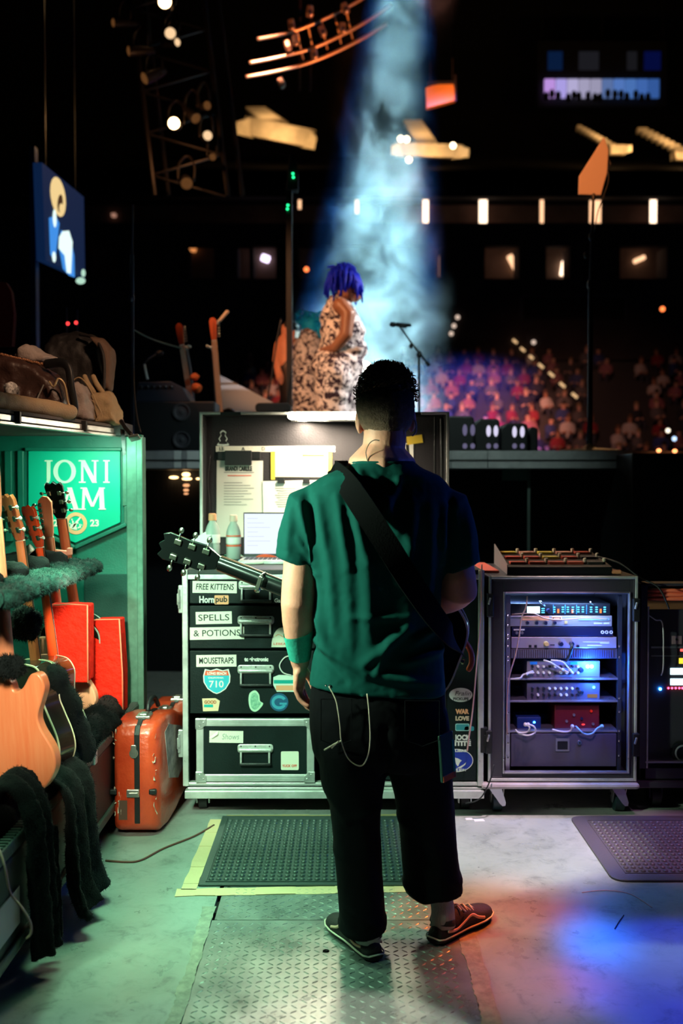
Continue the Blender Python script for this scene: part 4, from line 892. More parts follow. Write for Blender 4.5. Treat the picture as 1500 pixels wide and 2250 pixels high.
blob([(133, 507), (148, 505), (156, 530), (150, 600), (140, 598), (136, 560), (123, 545), (125, 520)], e_w, 'picture', .009); blob(ov(117, 480, 4, 20), e_w, 'picture', .008); blob(ov(113, 565, 4, 12), e_w, 'picture', .008)
b = B(); b.ell(at(177, 617, 10.4), (.05, .03, .035)); b.ell(at(183, 600, 10.4), (.022, .02, .04)); b.o('lit_prop', emi('pale green glow', (.6, .95, .75), .8), label='small pale glowing shape under the corner of the video screen', cat='lamp', smooth=True)
x0, x1, z0, z1 = q(66, 320, 76, 545, 9.2); b = B(); b.bb(x0, x1, 9.2, 9.3, STZ, z1); b.o('screen_post', mat('blue dim post', (.03, .06, .16), .4, .5), label='dim blue vertical post left of the video screen', cat='post')
b = B(); b.prism([(at(u, v, 6.4).x, at(u, v, 6.4).z) for u, v in ((-30, 620), (12, 620), (24, 640), (30, 690), (26, 760), (-30, 760))], 6.4, 6.46); b.o('red_cloth', mat('red cloth', (.2, .012, .015), .9, bump=.4), label='dark red cloth hanging at the left frame edge above the bags', cat='cloth')
for u, v in ((149, 711), (167, 709)):
    b = B(); b.ell(at(u, v, 5.69), .012, 8, 6); b.o('red_lamp', emi('red led', (1, .05, .05), 1.5), label='tiny red lamp behind the bags on the vault', cat='lamp', group='tiny red lamps behind the bags', smooth=True)
for u, v0, v1 in ((146, 675, 725), (170, 680, 722)):
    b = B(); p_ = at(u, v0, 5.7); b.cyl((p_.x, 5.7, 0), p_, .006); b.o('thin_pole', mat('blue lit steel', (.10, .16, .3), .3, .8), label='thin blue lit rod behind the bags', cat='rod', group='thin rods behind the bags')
# ---------------- flown lighting ----------------
Y = 12.0; S = lambda u, v, y=0: at(u, v, Y+y)
t = thing('lamp_truss', S(360, 420), 'dark vertical truss at the upper left carrying stage lamps', 'truss')
m_truss = mat('dark truss', (.05, .035, .03), .4, .7)
for u0, y in ((270, 0), (300, .5), (430, 0), (462, .5)):
    b = B(); b.cyl(S(u0, -150, y), S(u0+70, 430, y), .03, n=8); b.o('chord', m_truss, t, smooth=40)
for k in range(12):
    v = -120+k*46; a = k % 2; du = (v+150)*70/580
    b = B(); b.cyl(S((270 if a else 430)+du, v), S((430 if a else 270)+du, v+46), .016, n=6); b.o('brace', m_truss, t)
def fixture(u, v, r_, m, lab, tilt=(0, -1, -.25), y=-.4):
    p = S(u, v, y); d = V(tilt).normalized(); f = thing('stage_lamp', p, lab, 'lamp', None)
    b = B(); b.lathe([(r_*.5, .30), (r_*.75, .24), (r_*1.0, .1), (r_*1.1, 0), (r_*1.1, -.01), (r_*.98, -.01), (r_*.98, .03), (.01, .05)], p, -d, 16); b.o('can', m_truss, f, smooth=40)
    b = B(); b.lathe([(r_*.97, -.004), (r_*.8, .012), (r_*.4, .022), (.004, .026)], p, d, 16); b.o('lens', m, f, smooth=40)
    b = B(); b.tube(cat([p-d*.12+V((-r_*1.3, 0, 0)), p-d*.12+V((-r_*1.3, .05, .2)), p-d*.12+V((0, .1, .32)), p-d*.12+V((r_*1.3, .05, .2)), p-d*.12+V((r_*1.3, 0, 0))], 4), .014, 6); b.o('yoke', m_truss, f, smooth=True)
L1 = emi('lamp hot', (1, .62, .28), 14); L2 = emi('lamp warm', (1, .66, .36), 1.0); L3 = emi('lamp dim', (.9, .35, .1), .12)
for u, v, r_, m, lab, tl in ((362, 4, .075, L1, 'bright amber stage lamp at the top frame edge', (0, -1, -.2)), (374, 73, .065, L2, 'softly lit stage lamp below the topmost bright one', (.1, -1, -.2)), (389, 93, .045, L2, 'small tilted lamp just under the softly lit lamp', (.75, -.7, -.2)), (382, 271, .068, L1, 'bright amber stage lamp glaring in the middle of the left truss', (0, -1, -.2)), (456, 298, .055, L2, 'oval warm lamp right of the glaring lamp', (.3, -1, -.2)),
        (284, 112, .06, L3, 'dim side turned lamp high on the truss', (-.9, -.4, -.2)), (318, 172, .07, L3, 'dim side turned lamp left of the truss middle', (-.7, -.5, -.5)), (430, 260, .06, L3, 'dim lamp beside the glaring lamp', (.5, -.6, -.6)), (410, 403, .07, L3, 'dim lamp at the bottom of the truss', (.2, -.9, -.5)), (455, 232, .05, L3, 'dim small lamp above the oval warm lamp', (.5, -.8, -.2)), (467, 345, .04, L3, 'dim tiny lamp below the oval warm lamp', (.2, -.9, -.3)), (250, 50, .05, L3, 'dim tall lamp near the top left', (-.8, -.5, -.2))):
    fixture(u, v, r_, m, lab, tl)
light('lamp_hot_glow', 'POINT', S(382, 271, -.8), None, 10, (1, .5, .2), shadow_soft_size=.08)
# curved pipe truss at top centre
Y = 14.0; S = lambda u, v, y=0: at(u, v, Y+y)
m_pipe = mat('amber lit pipe', (.7, .5, .35), .35, .8)
t = thing('curved_truss', S(690, 120), 'curved pipe truss glowing orange at the top centre', 'truss')
for L_ in (((565, 86), (640, 70), (720, 38), (800, -6), (860, -50)), ((548, 138), (610, 126), (680, 108), (740, 82), (800, 50), (860, 10)), ((540, 169), (600, 158), (660, 144), (720, 122), (790, 88), (850, 52))):
    b = B(); b.tube(cat([S(u, v) for u, v in L_], 8), .026, 8); b.o('pipe', m_pipe, t, smooth=True)
for u in (652, 676, 705, 735, 760):
    b = B(); va = 72-(u-640)*.42; b.cyl(S(u, va), S(u+14, va+64, .3), .014, n=6); b.o('brace', m_pipe, t)
for u in (660, 684):
    b = B(); b.cyl(S(u, -60, .2), S(u-3, 200, .2), .02, n=6); b.o('hoist_chain', m_truss, t)
for u, v, lab in ((640, 55, 'left'), (632, 100, 'lower left'), (680, 25, 'upper'), (708, 68, 'middle'), (752, 62, 'right'), (690, 118, 'low middle'), (618, 182, 'lowest'), (648, 88, 'inner left'), (758, 18, 'upper right')):
    p = S(u, v, -.15); f = thing('hung_fixture', p, '%s one of the small lamp clamps on the orange curved truss' % lab, 'fixture', 'small fixtures hung on the curved truss')
    b = B(); b.box(p, (.09, .12, .13), M.Rotation(R(rnd.uniform(-30, 30)), 3, 'Y')); b.o('body', m_pipe, f, bevel=.02)
    b = B(); b.cyl(p, p+V((.0, .14, .12)), .014, n=6); b.ell(p+V((.02, -.06, -.07)), .04, 8, 6); b.o('clamp', m_pipe, f, smooth=40)
b = B(); Y = 16; b.prism([(at(u, v, Y).x, at(u, v, Y).z) for u, v in ((935, 192), (950, 187), (996, 180), (1001, 220), (937, 237))], Y, Y+.12)
hp = b.o('hung_board', mat('hung panel', (.85, .28, .04), .7), label='orange lit slanted panel hanging right of the smoke column', cat='board', bevel=.01)
b = B(); b.bb(at(940, 0, Y).x, at(1000, 0, Y).x, Y, Y+.08, at(0, 185, Y).z, at(0, 178, Y).z); b.cyl(at(1000, 165, Y), at(1001, 222, Y), .02); b.o('panel_frame', m_truss, hp)
for u in (945, 994):
    p = at(u, 186, Y+.04); b = B(); b.cyl(p, (p.x, p.y, 34), .012, n=6); b.o('hanging_wire', m_truss, hp)
light('panel_glow', 'SPOT', at(930, 260, 13.5), at(970, 210, 16), 300, (1, .4, .1), spot_size=R(20))
# ---------------- smoke lit by the beam ----------------
m = bpy.data.materials.new('smoke'); m.use_nodes = True; nt = m.node_tree; nt.nodes.clear(); MATS['smoke'] = m
out = nt.nodes.new('ShaderNodeOutputMaterial'); vs = nt.nodes.new('ShaderNodeVolumeScatter'); vs.inputs['Color'].default_value = (.9, .95, 1, 1); vs.inputs['Anisotropy'].default_value = .1
tc = nt.nodes.new('ShaderNodeTexCoord'); mp = nt.nodes.new('ShaderNodeMapping'); mp.inputs['Scale'].default_value = (1, 1, .8)
n1 = nt.nodes.new('ShaderNodeTexNoise'); n1.inputs['Scale'].default_value = 1.35; n1.inputs['Detail'].default_value = 6; n1.inputs['Roughness'].default_value = .6; n1.inputs['Distortion'].default_value = 1.3
mr = nt.nodes.new('ShaderNodeMapRange'); mr.inputs['From Min'].default_value = .47; mr.inputs['From Max'].default_value = .61; mr.inputs['To Min'].default_value = .02; mr.inputs['To Max'].default_value = .55
sp = nt.nodes.new('ShaderNodeSeparateXYZ'); mz = nt.nodes.new('ShaderNodeMapRange'); mz.inputs['From Min'].default_value = .5; mz.inputs['From Max'].default_value = 4.0; mz.inputs['To Min'].default_value = 1.0; mz.inputs['To Max'].default_value = .11
mu = nt.nodes.new('ShaderNodeMath'); mu.operation = 'MULTIPLY'
for a, c in ((tc.outputs['Object'], mp.inputs[0]), (mp.outputs[0], n1.inputs['Vector']), (n1.outputs[0], mr.inputs[0]), (tc.outputs['Object'], sp.inputs[0]), (sp.outputs['Z'], mz.inputs[0]), (mr.outputs[0], mu.inputs[0]), (mz.outputs[0], mu.inputs[1]), (mu.outputs[0], vs.inputs['Density']), (vs.outputs[0], out.inputs['Volume'])): nt.links.new(a, c)
def mth(op, a, c, k=None):
    n = nt.nodes.new('ShaderNodeMath'); n.operation = op
    for i, x in enumerate((a, c)):
        if isinstance(x, (int, float)): n.inputs[i].default_value = x
        else: nt.links.new(x, n.inputs[i])
    return n.outputs[0]
ax = mth('SUBTRACT', sp.outputs['X'], mth('SUBTRACT', mth('MULTIPLY', sp.outputs['Z'], .085), .06)); rr_ = mth('POWER', mth('ADD', mth('MULTIPLY', ax, ax), mth('MULTIPLY', sp.outputs['Y'], sp.outputs['Y'])), .5)
rf = nt.nodes.new('ShaderNodeMapRange'); rf.interpolation_type = 'SMOOTHSTEP'; rf.inputs['From Min'].default_value = .7; rf.inputs['From Max'].default_value = 1.2; rf.inputs['To Min'].default_value = 1; rf.inputs['To Max'].default_value = 0
nt.links.new(mth('ADD', rr_, mth('MULTIPLY', sp.outputs['Z'], .07)), rf.inputs[0]); nt.links.new(mth('MULTIPLY', mu.outputs[0], rf.outputs[0]), vs.inputs['Density'])
b = B(); b.loft([[(cx+rr*math.cos(2*PI*k/24), 12.2+rr*.9*math.sin(2*PI*k/24), z) for k in range(24)] for cx, rr, z in ((.2, 1.25, STZ+.01), (.25, 1.3, 3.2), (.6, .95, 6.5), (.9, .5, 9.7))])
b.o('smoke_column', m, label='blue lit column of smoke rising behind the singers', cat='smoke', kind='stuff', fix=True)

m = bpy.data.materials.new('thin haze'); m.use_nodes = True; nt = m.node_tree; nt.nodes.clear(); MATS['haze'] = m
out = nt.nodes.new('ShaderNodeOutputMaterial'); vs = nt.nodes.new('ShaderNodeVolumeScatter'); vs.inputs['Density'].default_value = .022; nt.links.new(vs.outputs[0], out.inputs['Volume'])
b = B(); b.bb(0.5, 5.6, 17.5, 22.5, 0.05, 3.9); b.o('haze', m, label='thin blue lit haze hanging in front of the crowd', cat='haze', kind='stuff')
# ---------------- guitar vault on the left ----------------
vt = thing('guitar_vault', (-1.3, 3.4, 0), 'long teal and black guitar vault road case along the left, open towards the aisle', 'road case')
VX = -0.94; RZ = 0.405
b = B(); b.bb(-1.9, VX, 1.9, 4.62, 0.09, 0.385); b.o('trough', m_black, vt, bevel=.008)
b = B(); b.bb(-1.86, VX-.03, 1.95, 4.6, 0.385, 0.40); b.o('bed', m_blackplush, vt)
m_rim = mat('ribbed rubber rim', (.05, .075, .065), .5, bump=.2, bscale=80)
for y0, y1 in ((1.9, 3.05), (3.08, 3.72), (3.75, 4.6)):
    b = B(); b.bb(VX-.03, VX+.008, y0, y1, RZ-.012, RZ+.028); p = b.o('rim', m_rim, vt, bevel=.006)
    b = B(); n = int((y1-y0)/.022)
    for i in range(n): b.bb(VX-.026, VX+.002, y0+.01+i*.022, y0+.018+i*.022, RZ+.026, RZ+.034)
    b.o('rib', m_rim, p, kind='stuff')
for y in (3.065, 3.735):
    b = B(); b.bb(VX-.034, VX+.014, y-.02, y+.02, RZ-.02, RZ+.036); b.o('corner_clamp', m_alu, vt, bevel=.004)
b = B(); b.bb(VX-.01, VX+.012, 1.9, 4.6, .10, .135); b.o('lower_bumper', m_rim, vt, bevel=.006)
b = B(); b.bb(VX+.001, VX+.005, 2.3, 2.86, .17, .28); b.o('side_label', mat('pale lilac plate', (.62, .5, .55), .5), vt)
for x in (-1.7, -1.02):
    for y in (2.15, 3.2, 4.35):
        c = B(); c.cyl((x-.02, y, .045), (x+.02, y, .045), .045, n=16); cs = c.o('caster', m_rubber, vt, smooth=40)
        c = B(); c.bb(x-.03, x+.03, y-.04, y+.04, .085, .092); c.bb(x-.028, x-.022, y-.03, y+.03, .03, .09); c.bb(x+.022, x+.028, y-.03, y+.03, .03, .09); c.o('fork', m_steel, cs)
# far end wall with the sign, its edge extrusion and posts
Y1 = 4.60
x0, x1, z0, z1 = q(-260, 955, 311, 1590, Y1)
b = B(); b.bb(x0, x1, Y1, Y1+.05, .385, z1); b.o('end_panel', m_tealdk, vt, bevel=.003)
m_ted = mat('teal edge extrusion', (.10, .26, .19), .38, .35, var=.2, vscale=20)
a0, a1, _, _ = q(281, 955, 312, 1590, Y1-.03); b = B(); b.bb(a0, a1, Y1-.035, Y1+.055, .385, z1-.01); b.o('edge_post', m_ted, vt, bevel=.004)
a0, a1, _, _ = q(303, 955, 313, 1590, Y1-.04); b = B(); b.bb(a0, a1, Y1-.045, Y1-.034, .385, z1-.012); b.o('edge_bead', m_ted, vt, bevel=.003)
a0, a1, c0, c1 = q(268, 990, 279, 1112, Y1-.03); b = B(); b.bb(a0, a1, Y1-.02, Y1, c0, c1); b.bb(a0+.006, a1-.006, Y1-.016, Y1, c0-.09, c0); b.o('latch_bar', m_ted, vt, bevel=.003)
for i, (u0, u1) in enumerate(((-20, -2), (12, 26), (40, 52))):
    a0, a1, c0, c1 = q(u0, 990, u1, 1190, Y1-.02); b = B(); b.bb(a0, a1, Y1-.025, Y1, c0, c1); b.o('panel_rib', m_tealdk, vt, bevel=.004)
for n_, vv in (('recess_panel', (186, 1262, 287, 1590)),):
    a0, a1, c0, c1 = q(*vv, Y1-.02); b = B(); b.prism(rrect(a0, a1, c0, c1, .02), Y1-.015, Y1); b.o(n_, mat('dark teal carpet', (.012, .07, .055), .95, bump=.4, bscale=200), vt, bevel=.004)
# pentagon sign
Ys = Y1-.012
sg = B(); P5 = [at(u, v, Ys) for u, v in ((62, 991), (264, 991), (264, 1148), (165, 1193), (62, 1148))]
sg.prism([(p.x, p.z) for p in P5], Ys, Y1); sgn = sg.o('sign_board', mat('sign teal', (0.0, .55, .36), .45), vt, bevel=.002)
for (u0, v0, u1, v1) in ((165, 1203, 278, 1152), (52, 1152, 165, 1203)):
    b = B(); p, w = at(u0, v0, Ys), at(u1, v1, Ys); d = (w-p); b.box((p+w)/2, (d.length, .03, .018), M.Rotation(-math.atan2(d.z, d.x), 3, 'Y')); b.o('sign_moulding', m_tealdk, sgn, bevel=.004)
b = B(); b.bb(P5[0].x-.01, P5[1].x+.01, Ys-.02, Y1, P5[0].z, P5[0].z+.016); b.o('sign_moulding', m_tealdk, sgn, bevel=.004)
# serif letters of the sign: strokes and serifs
YT = Ys-.0012; m_let = mat('sign cream', (.92, .93, .78), .6)
def glyph(ch, u0, v0, w, h):
    """one serif capital; u0,v0 = top left in the drawing, w,h size (drawing units mapped on the sign plane)"""
    b = B(); K = [0]
    def kk(): K[0] += 1; return YT-.0003*K[0]
    def P(x, y): p = at(u0+x*w, v0+y*h, YT); return (p.x, p.z)
    def bar(x0, y0, x1, y1, t, tt=None):
        t2 = t if tt is None else tt
        b.prism([P(x0-t/2, y0), P(x0+t/2, y0), P(x1+t2/2, y1), P(x1-t2/2, y1)], kk()-.0008, YT)
    def serif(x, y, s=.26): b.prism([P(x-s/2, y-.03), P(x+s/2, y-.03), P(x+s/2, y+.03), P(x-s/2, y+.03)], kk()-.0008, YT)
    if ch == 'I': bar(.5, .0, .5, 1, .36); serif(.5, .03, .8); serif(.5, .97, .8)
    if ch == 'J':
        bar(.62, 0, .62, .82, .3); serif(.62, .03, .66)
        b.prism([P(.47, .74), P(.77, .74), P(.74, .9), P(.58, 1.06), P(.3, 1.14), P(.28, 1.07), P(.44, .98), P(.48, .86)], kk()-.0008, YT)
    if ch == 'O':
        o_ = [P(.5+.5*math.cos(2*PI*k/28), .5+.52*math.sin(2*PI*k/28)) for k in range(28)]; i_ = [P(.5+.30*math.cos(2*PI*k/28), .5+.42*math.sin(2*PI*k/28)) for k in range(28)]
        b.ring2(o_, i_, kk()-.0008, YT)
    if ch == 'N': bar(.2, 0, .2, 1, .12); bar(.84, 0, .84, 1, .12); bar(.22, .0, .82, 1, .24, .24); serif(.16, .03, .3); serif(.2, .97, .34); serif(.84, .03, .34)
    if ch == 'A':
        bar(.5, 0, .14, 1, .14); bar(.48, 0, .84, 1, .26); b.prism([P(.26, .64), P(.74, .64), P(.76, .71), P(.24, .71)], kk()-.0008, YT); serif(.13, .97, .32); serif(.84, .97, .36)
    if ch == 'M': bar(.16, 0, .12, 1, .11); bar(.86, 0, .9, 1, .2); bar(.17, 0, .5, .86, .2, .12); bar(.85, 0, .5, .86, .12, .12); serif(.1, .97, .26); serif(.9, .97, .3); serif(.12, .03, .2); serif(.9, .03, .22)
    b.o('letter', m_let, sgn)
for ch, u0, w in (('J', 90, 27), ('O', 117, 50), ('N', 172, 44), ('I', 225, 18)): glyph(ch, u0, 1011, w, 50)
for ch, u0, w in (('J', 100, 27), ('A', 133, 41), ('M', 176, 54)): glyph(ch, u0, 1071, w, 49)
p = at(208, 1150, YT); text('23', p.x, p.z, .042, m_let, sgn, YT, bold=.0016)
p = at(127, 1150, YT); text('20', p.x, p.z, .042, m_let, sgn, YT, bold=.0016)
p = at(167, 1150, YT); b = B(); b.ring2(oval(p.x, p.z, .051, .051), oval(p.x, p.z, .034, .034), YT-.0015, YT); b.o('badge_ring', mat('badge peach', (.95, .5, .26), .6), sgn)
b = B(); b.box((p.x+.002, YT, p.z+.004), (.008, .002, .06), M.Rotation(R(38), 3, 'Y')); b.prism([(p.x-.028, p.z-.022), (p.x-.002, p.z-.03), (p.x+.004, p.z-.002), (p.x-.008, p.z+.002), (p.x-.026, p.z-.006)], YT-.001, YT)
r = random.Random(2)
for k in range(11):
    a = r.uniform(0, 6.28); d = r.uniform(.008, .028); b.prism(oval(p.x+d*math.cos(a), p.z+d*math.sin(a), r.uniform(.002, .005), r.uniform(.003, .007), 8), YT-.0012, YT)
b.o('badge_print', m_let, sgn)
# back wall and top shelf of the vault
b = B(); b.bb(-1.95, -1.9, 1.9, 4.6, .385, 1.64); b.o('back_panel', m_tealdk, vt)
e0 = at(0, 927, 3.53); e1 = at(268, 958, 4.60)
def edge_x(y): return e0.x+(e1.x-e0.x)*(y-3.53)/(1.07)
SZ = e1.z+.0; ST = SZ+.05
b = B(); Ya, Yb = 2.2, 4.66
b.add([(-1.95, Ya, SZ), (edge_x(Ya)-.01, Ya, SZ), (edge_x(Yb)-.01, Yb, SZ), (-1.95, Yb, SZ), (-1.95, Ya, ST), (edge_x(Ya)-.01, Ya, ST), (edge_x(Yb)-.01, Yb, ST), (-1.95, Yb, ST)], [(0, 3, 2, 1), (4, 5, 6, 7), (0, 1, 5, 4), (1, 2, 6, 5), (2, 3, 7, 6), (3, 0, 4, 7)])
b.o('top_shelf', mat('grey carpet shelf', (.10, .085, .08), .95, bump=.4, bscale=120), vt)
b = B(); b.bb(-1.95, -1.05, 4.66, 4.92, SZ, ST); b.o('top_shelf', MATS['grey carpet shelf'], vt)
for z0_, z1_, m, dx in ((SZ-.008, SZ+.004, m_alu, .012), (SZ+.008, SZ+.03, m_alu, .004), (SZ+.034, ST-.004, mat('grey felt', (.12, .105, .1), .95, bump=.4, bscale=150), .002)):
    b = B(); P = []
    for z in (z0_, z1_): P += [(edge_x(Ya)-.02, Ya, z), (edge_x(Ya)+dx, Ya, z), (edge_x(Yb)+dx, Yb, z), (edge_x(Yb)-.02, Yb, z)]
    b.add(P, [(0, 3, 2, 1), (4, 5, 6, 7), (0, 1, 5, 4), (1, 2, 6, 5), (2, 3, 7, 6), (3, 0, 4, 7)]); b.o('shelf_edging', m, vt, bevel=.002)
for u in (33, 180, 258):
    f = u/268.; y = 3.53/(1-f*(1-3.53/4.6)); b = B(); b.box((edge_x(y)+.006, y, SZ+.022), (.03, .022, .045)); b.o('edge_clip', m_black, vt, bevel=.003)
b = B(); b.bb(at(258, 950, 4.55).x-.01, at(281, 950, 4.55).x, 4.5, 4.66, SZ-.005, ST+.005); b.o('shelf_corner', m_black, vt, bevel=.004)
# neck rest: plush bar with lobes along the trough
ra, rb = at(-14, 1318, 2.74), at(196, 1243, 4.0); b = B()
b.tube([ra, rb], .028, 10)
nr = b.o('neck_rest', m_plush, vt, smooth=40)
for i in range(11):
    f = (i+.5)/11; p = ra.lerp(rb, f); bb_ = B(); bb_.ell(p+V((.015, 0, .0)), (.052, .052, .032), 14, 10); bb_.ell(p+V((-.05, 0, .005)), (.055, .045, .03), 14, 10)
    o_ = remesh(bb_, 'rest_pad', m_plush, .008, nr, smooth_it=2, fn=lambda c, n: c+n*.006*noise.noise(c*60))
    fz = B(); fuzz(fz, o_, 1100, .010, .0009, i); fz.o('pile', m_plush, nr, kind='stuff', fix=False)
for i in range(4):
    p = ra.lerp(rb, .16+.22*i)+V((-.06, 0, .04)); bb_ = B(); bb_.tube([p, p+V((-.09, .02, .01)), p+V((-.2, .03, 0))], [.03, .032, .028], 10, True)
    remesh(bb_, 'rest_finger', m_blackplush, .009, nr, smooth_it=2, fn=lambda c, n: c+n*.006*noise.noise(c*50))
# padded lining roll behind the rim
bb_ = B()
bb_.tube(cat([(VX-.09, 2.95, .45), (VX-.06, 3.3, .46), (VX-.07, 3.7, .48), (VX-.06, 4.0, .46), (VX-.08, 4.35, .45)], 5), .07, 12, True)
bb_.tube(cat([at(118, 1490, 3.40), at(150, 1560, 3.5), at(185, 1650, 3.6)], 5), .05, 10, True); bb_.tube(cat([at(190, 1590, 4.0), at(215, 1570, 4.0), at(240, 1590, 4.05)], 5), .045, 10, True)
lin = remesh(bb_, 'lining', m_blackplush, .014, vt, smooth_it=3, fn=lambda c, n: c+n*.014*noise.noise(c*14)+n*.006*noise.noise(c*50))
fz = B(); fuzz(fz, lin, 7000, .014, .0012, 3); fz.o('lining_pile', m_blackplush, lin, kind='stuff', fix=False)
# black fur patches at the necks of the front guitars
for (u, v, Y, rx, rz, lab) in ((18, 1465, 2.98, .055, .035, 'black furry pad behind the butterscotch guitar body'), (55, 1370, 3.3, .06, .06, 'black furry pad between the front guitar necks')):
    bb_ = B(); bb_.ell(at(u, v, Y), (rx, .03, rz), 14, 10); o_ = remesh(bb_, 'fur_pad', m_blackplush, .008, smooth_it=2, fn=lambda c, n: c+n*.01*noise.noise(c*45), label=lab, cat='pad')
    fz = B(); fuzz(fz, o_, 1500, .014, .001, 5); fz.o('pile', m_blackplush, o_, kind='stuff', fix=False)
# red crinkled boards
for (pts, Y, lab) in ((((104, 1330), (128, 1331), (150, 1329), (192, 1331), (192, 1500), (104, 1500)), 4.03, 'red crinkled leatherette box standing in the vault, nearer one'), (((190, 1368), (212, 1363), (262, 1362), (269, 1480), (269, 1568), (190, 1568)), 4.32, 'red crinkled leatherette box standing by the rim, lower and farther one')):
    t = thing('red_box', at(sum(p[0] for p in pts)/6, 1568, Y), lab, 'box')
    b = B(); b.prism([(at(u, v, Y).x, at(u, v, Y).z) for u, v in pts], Y, Y+.11); bx = b.o('shell', m_red, t, bevel=.006)
    L = [at(u, v, Y) for u, v in pts]; b = B(); b.tube([L[5]+V((.004, -.002, 0))]+[p+V((0, -.002, .003)) for p in L[:4]]+[L[4]+V((.002, -.002, 0))], .0035, 6); b.o('piping', mat('peach piping', (.95, .3, .16), .5), t, smooth=True)
# black fuzzy blankets over the near end of the rim
def blanket(name, path, w, lab, seed, amp=.02, th=.022):
    """cloth draped along path (world points across the rim), width w along Y"""
    P = cat(path, 5); bb_ = B(); rings = []; ny = 14; r = random.Random(seed)
    up = []; dn = []
    for i, p in enumerate(P):
        t = (P[min(i+1, len(P)-1)]-P[max(i-1, 0)]).normalized(); n = V((-t.z, 0, t.x))
        if n.z < 0 and abs(n.z) > .3: n = -n
        if abs(n.z) <= .3 and n.x < 0: n = -n
        f = i/(len(P)-1); row = []; rw = []
        for k in range(ny+1):
            yy = (k/ny-.5)*w*(1-.12*math.sin(f*3)); fold = amp*math.sin(k*1.15+seed)*(.35+.9*f)+.5*amp*noise.noise(V((k*.6, f*3, seed)))
            row.append(p+V((0, yy, 0))+n*(fold+th/2)); rw.append(p+V((0, yy, 0))+n*(fold-th/2))
        rings.append(row+rw[::-1])
    bb_.loft(rings)
    o_ = remesh(bb_, name, m_blackplush, .0085, smooth_it=3, fn=lambda c, n: c+n*.006*noise.noise(c*22)+n*.003*noise.noise(c*70), label=lab, cat='blanket')
    fz = B(); fuzz(fz, o_, 9000, .009, .0008, seed); fz.o('pile', m_blackplush, o_, kind='stuff', fix=False)
    return o_
blanket('fuzzy_blanket', [(-1.2, 3.29, .43), (-1.05, 3.29, .45), (VX+.0, 3.29, .49), (VX+.055, 3.29, .44), (VX+.07, 3.29, .30), (VX+.085, 3.29, .14), (VX+.12, 3.29, .05)], .36, 'black fuzzy blanket over the vault rim right of the butterscotch guitar, hanging to the floor', 1)
blanket('fuzzy_blanket', [(-1.16, 2.92, .43), (-1.06, 2.92, .47), (-1.0, 2.92, .56), (VX-.01, 2.92, .57), (VX+.045, 2.92, .47), (VX+.06, 2.92, .25), (VX+.07, 2.92, .06)], .16, 'narrow black fuzzy cloth over the vault rim in front of the butterscotch guitar', 4)
b = B(); b.tube(cat([at(-8, 1850, 2.52), at(10, 1900, 2.5), at(22, 1960, 2.5), at(45, 1990, 2.5), at(66, 2025, 2.5), at(68, 2050, 2.5), at(58, 2062, 2.5)], 5), .0028, 6)
b.o('tan_lead', mat('tan cord', (.6, .42, .28), .6), label='thin tan lead hanging over the near vault side', cat='cable', smooth=True)
# clip lamp on the shelf corner, with hanging strap
t = thing('clip_lamp', at(296, 960, 4.45), 'small clip lamp at the shelf corner above the teal end wall', 'lamp')
b = B(); b.add([at(u, v, y) for u, v, y in ((281, 962, 4.27), (304, 958, 4.25), (310, 966, 4.33), (288, 972, 4.35), (283, 956, 4.27), (303, 952, 4.25), (309, 960, 4.33), (289, 965, 4.35))], [(0, 3, 2, 1), (4, 5, 6, 7), (0, 1, 5, 4), (1, 2, 6, 5), (2, 3, 7, 6), (3, 0, 4, 7)]); b.o('lamp_head', mat('lamp grey', (.25, .28, .26), .4, .4), t, bevel=.004)
b = B(); b.tube(cat([at(266, 925, 4.35), at(275, 940, 4.32), at(290, 957, 4.3)], 4), .010, 8); b.o('arm', m_stand, t, smooth=True)
b = B(); b.tube([at(271, 940, 4.34), at(279, 948, 4.32), at(286, 960, 4.31)], .004, 6); b.o('clamp', m_steel, t, smooth=True)
b = B(); b.tube(cat([at(294, 810, 4.6), at(296, 870, 4.5), at(302, 920, 4.4), at(309, 950, 4.32)], 5), .0035, 6); b.o('lamp_cable', m_black, t, smooth=True)
b = B(); b.prism([(at(u, v, 4.33).x, at(u, v, 4.33).z) for u, v in ((264, 942), (274, 945), (276, 998), (270, 1002), (266, 960))], 4.328, 4.332); b.o('hanging_strap', m_black, label='short black strap hanging at the shelf corner', cat='strap')
# ---------------- bags on the vault shelf ----------------
m_bagd = mat('dark brown leather', (.045, .022, .018), .45, bump=.3, bscale=70); m_tan = mat('tan canvas', (.42, .30, .17), .9, bump=.3, bscale=150); m_grey = mat('grey cloth', (.34, .28, .26), .9, bump=.3, bscale=120); m_blk2 = mat('black nylon', (.015, .013, .014), .6, bump=.2, bscale=150)
def pxs(L, Y): return [(at(u, v, Y).x, at(u, v, Y).z) for u, v in L]
def soft(name, poly, y0, y1, m, parent=None, amp=.012, sc=14, vox=.009, **k):
    bb_ = B(); n = len(poly); cx = sum(p[0] for p in poly)/n; cz = sum(p[1] for p in poly)/n; ym = (y0+y1)/2
    rings = []
    for f, s in ((0, .72), (.12, .92), (.35, 1.0), (.65, 1.0), (.88, .92), (1, .72)): rings.append([(cx+(x-cx)*s, y0+(y1-y0)*f, cz+(z-cz)*s) for x, z in poly])
    bb_.loft(rings); return remesh(bb_, name, m, vox, parent, smooth_it=5, fn=lambda c, nn: c+nn*amp*noise.noise(c*sc)+nn*amp*.4*noise.noise(c*sc*3.3), **k)
t = thing('backpack', at(175, 934, 4.7), 'tall black backpack with a brown gusset at the back of the shelf', 'backpack')
soft('pack', pxs([(95, 760), (120, 735), (170, 728), (205, 735), (232, 760), (240, 800), (238, 880), (236, 934), (110, 934), (95, 850)], 4.7), 4.63, 4.86, m_blk2, t)
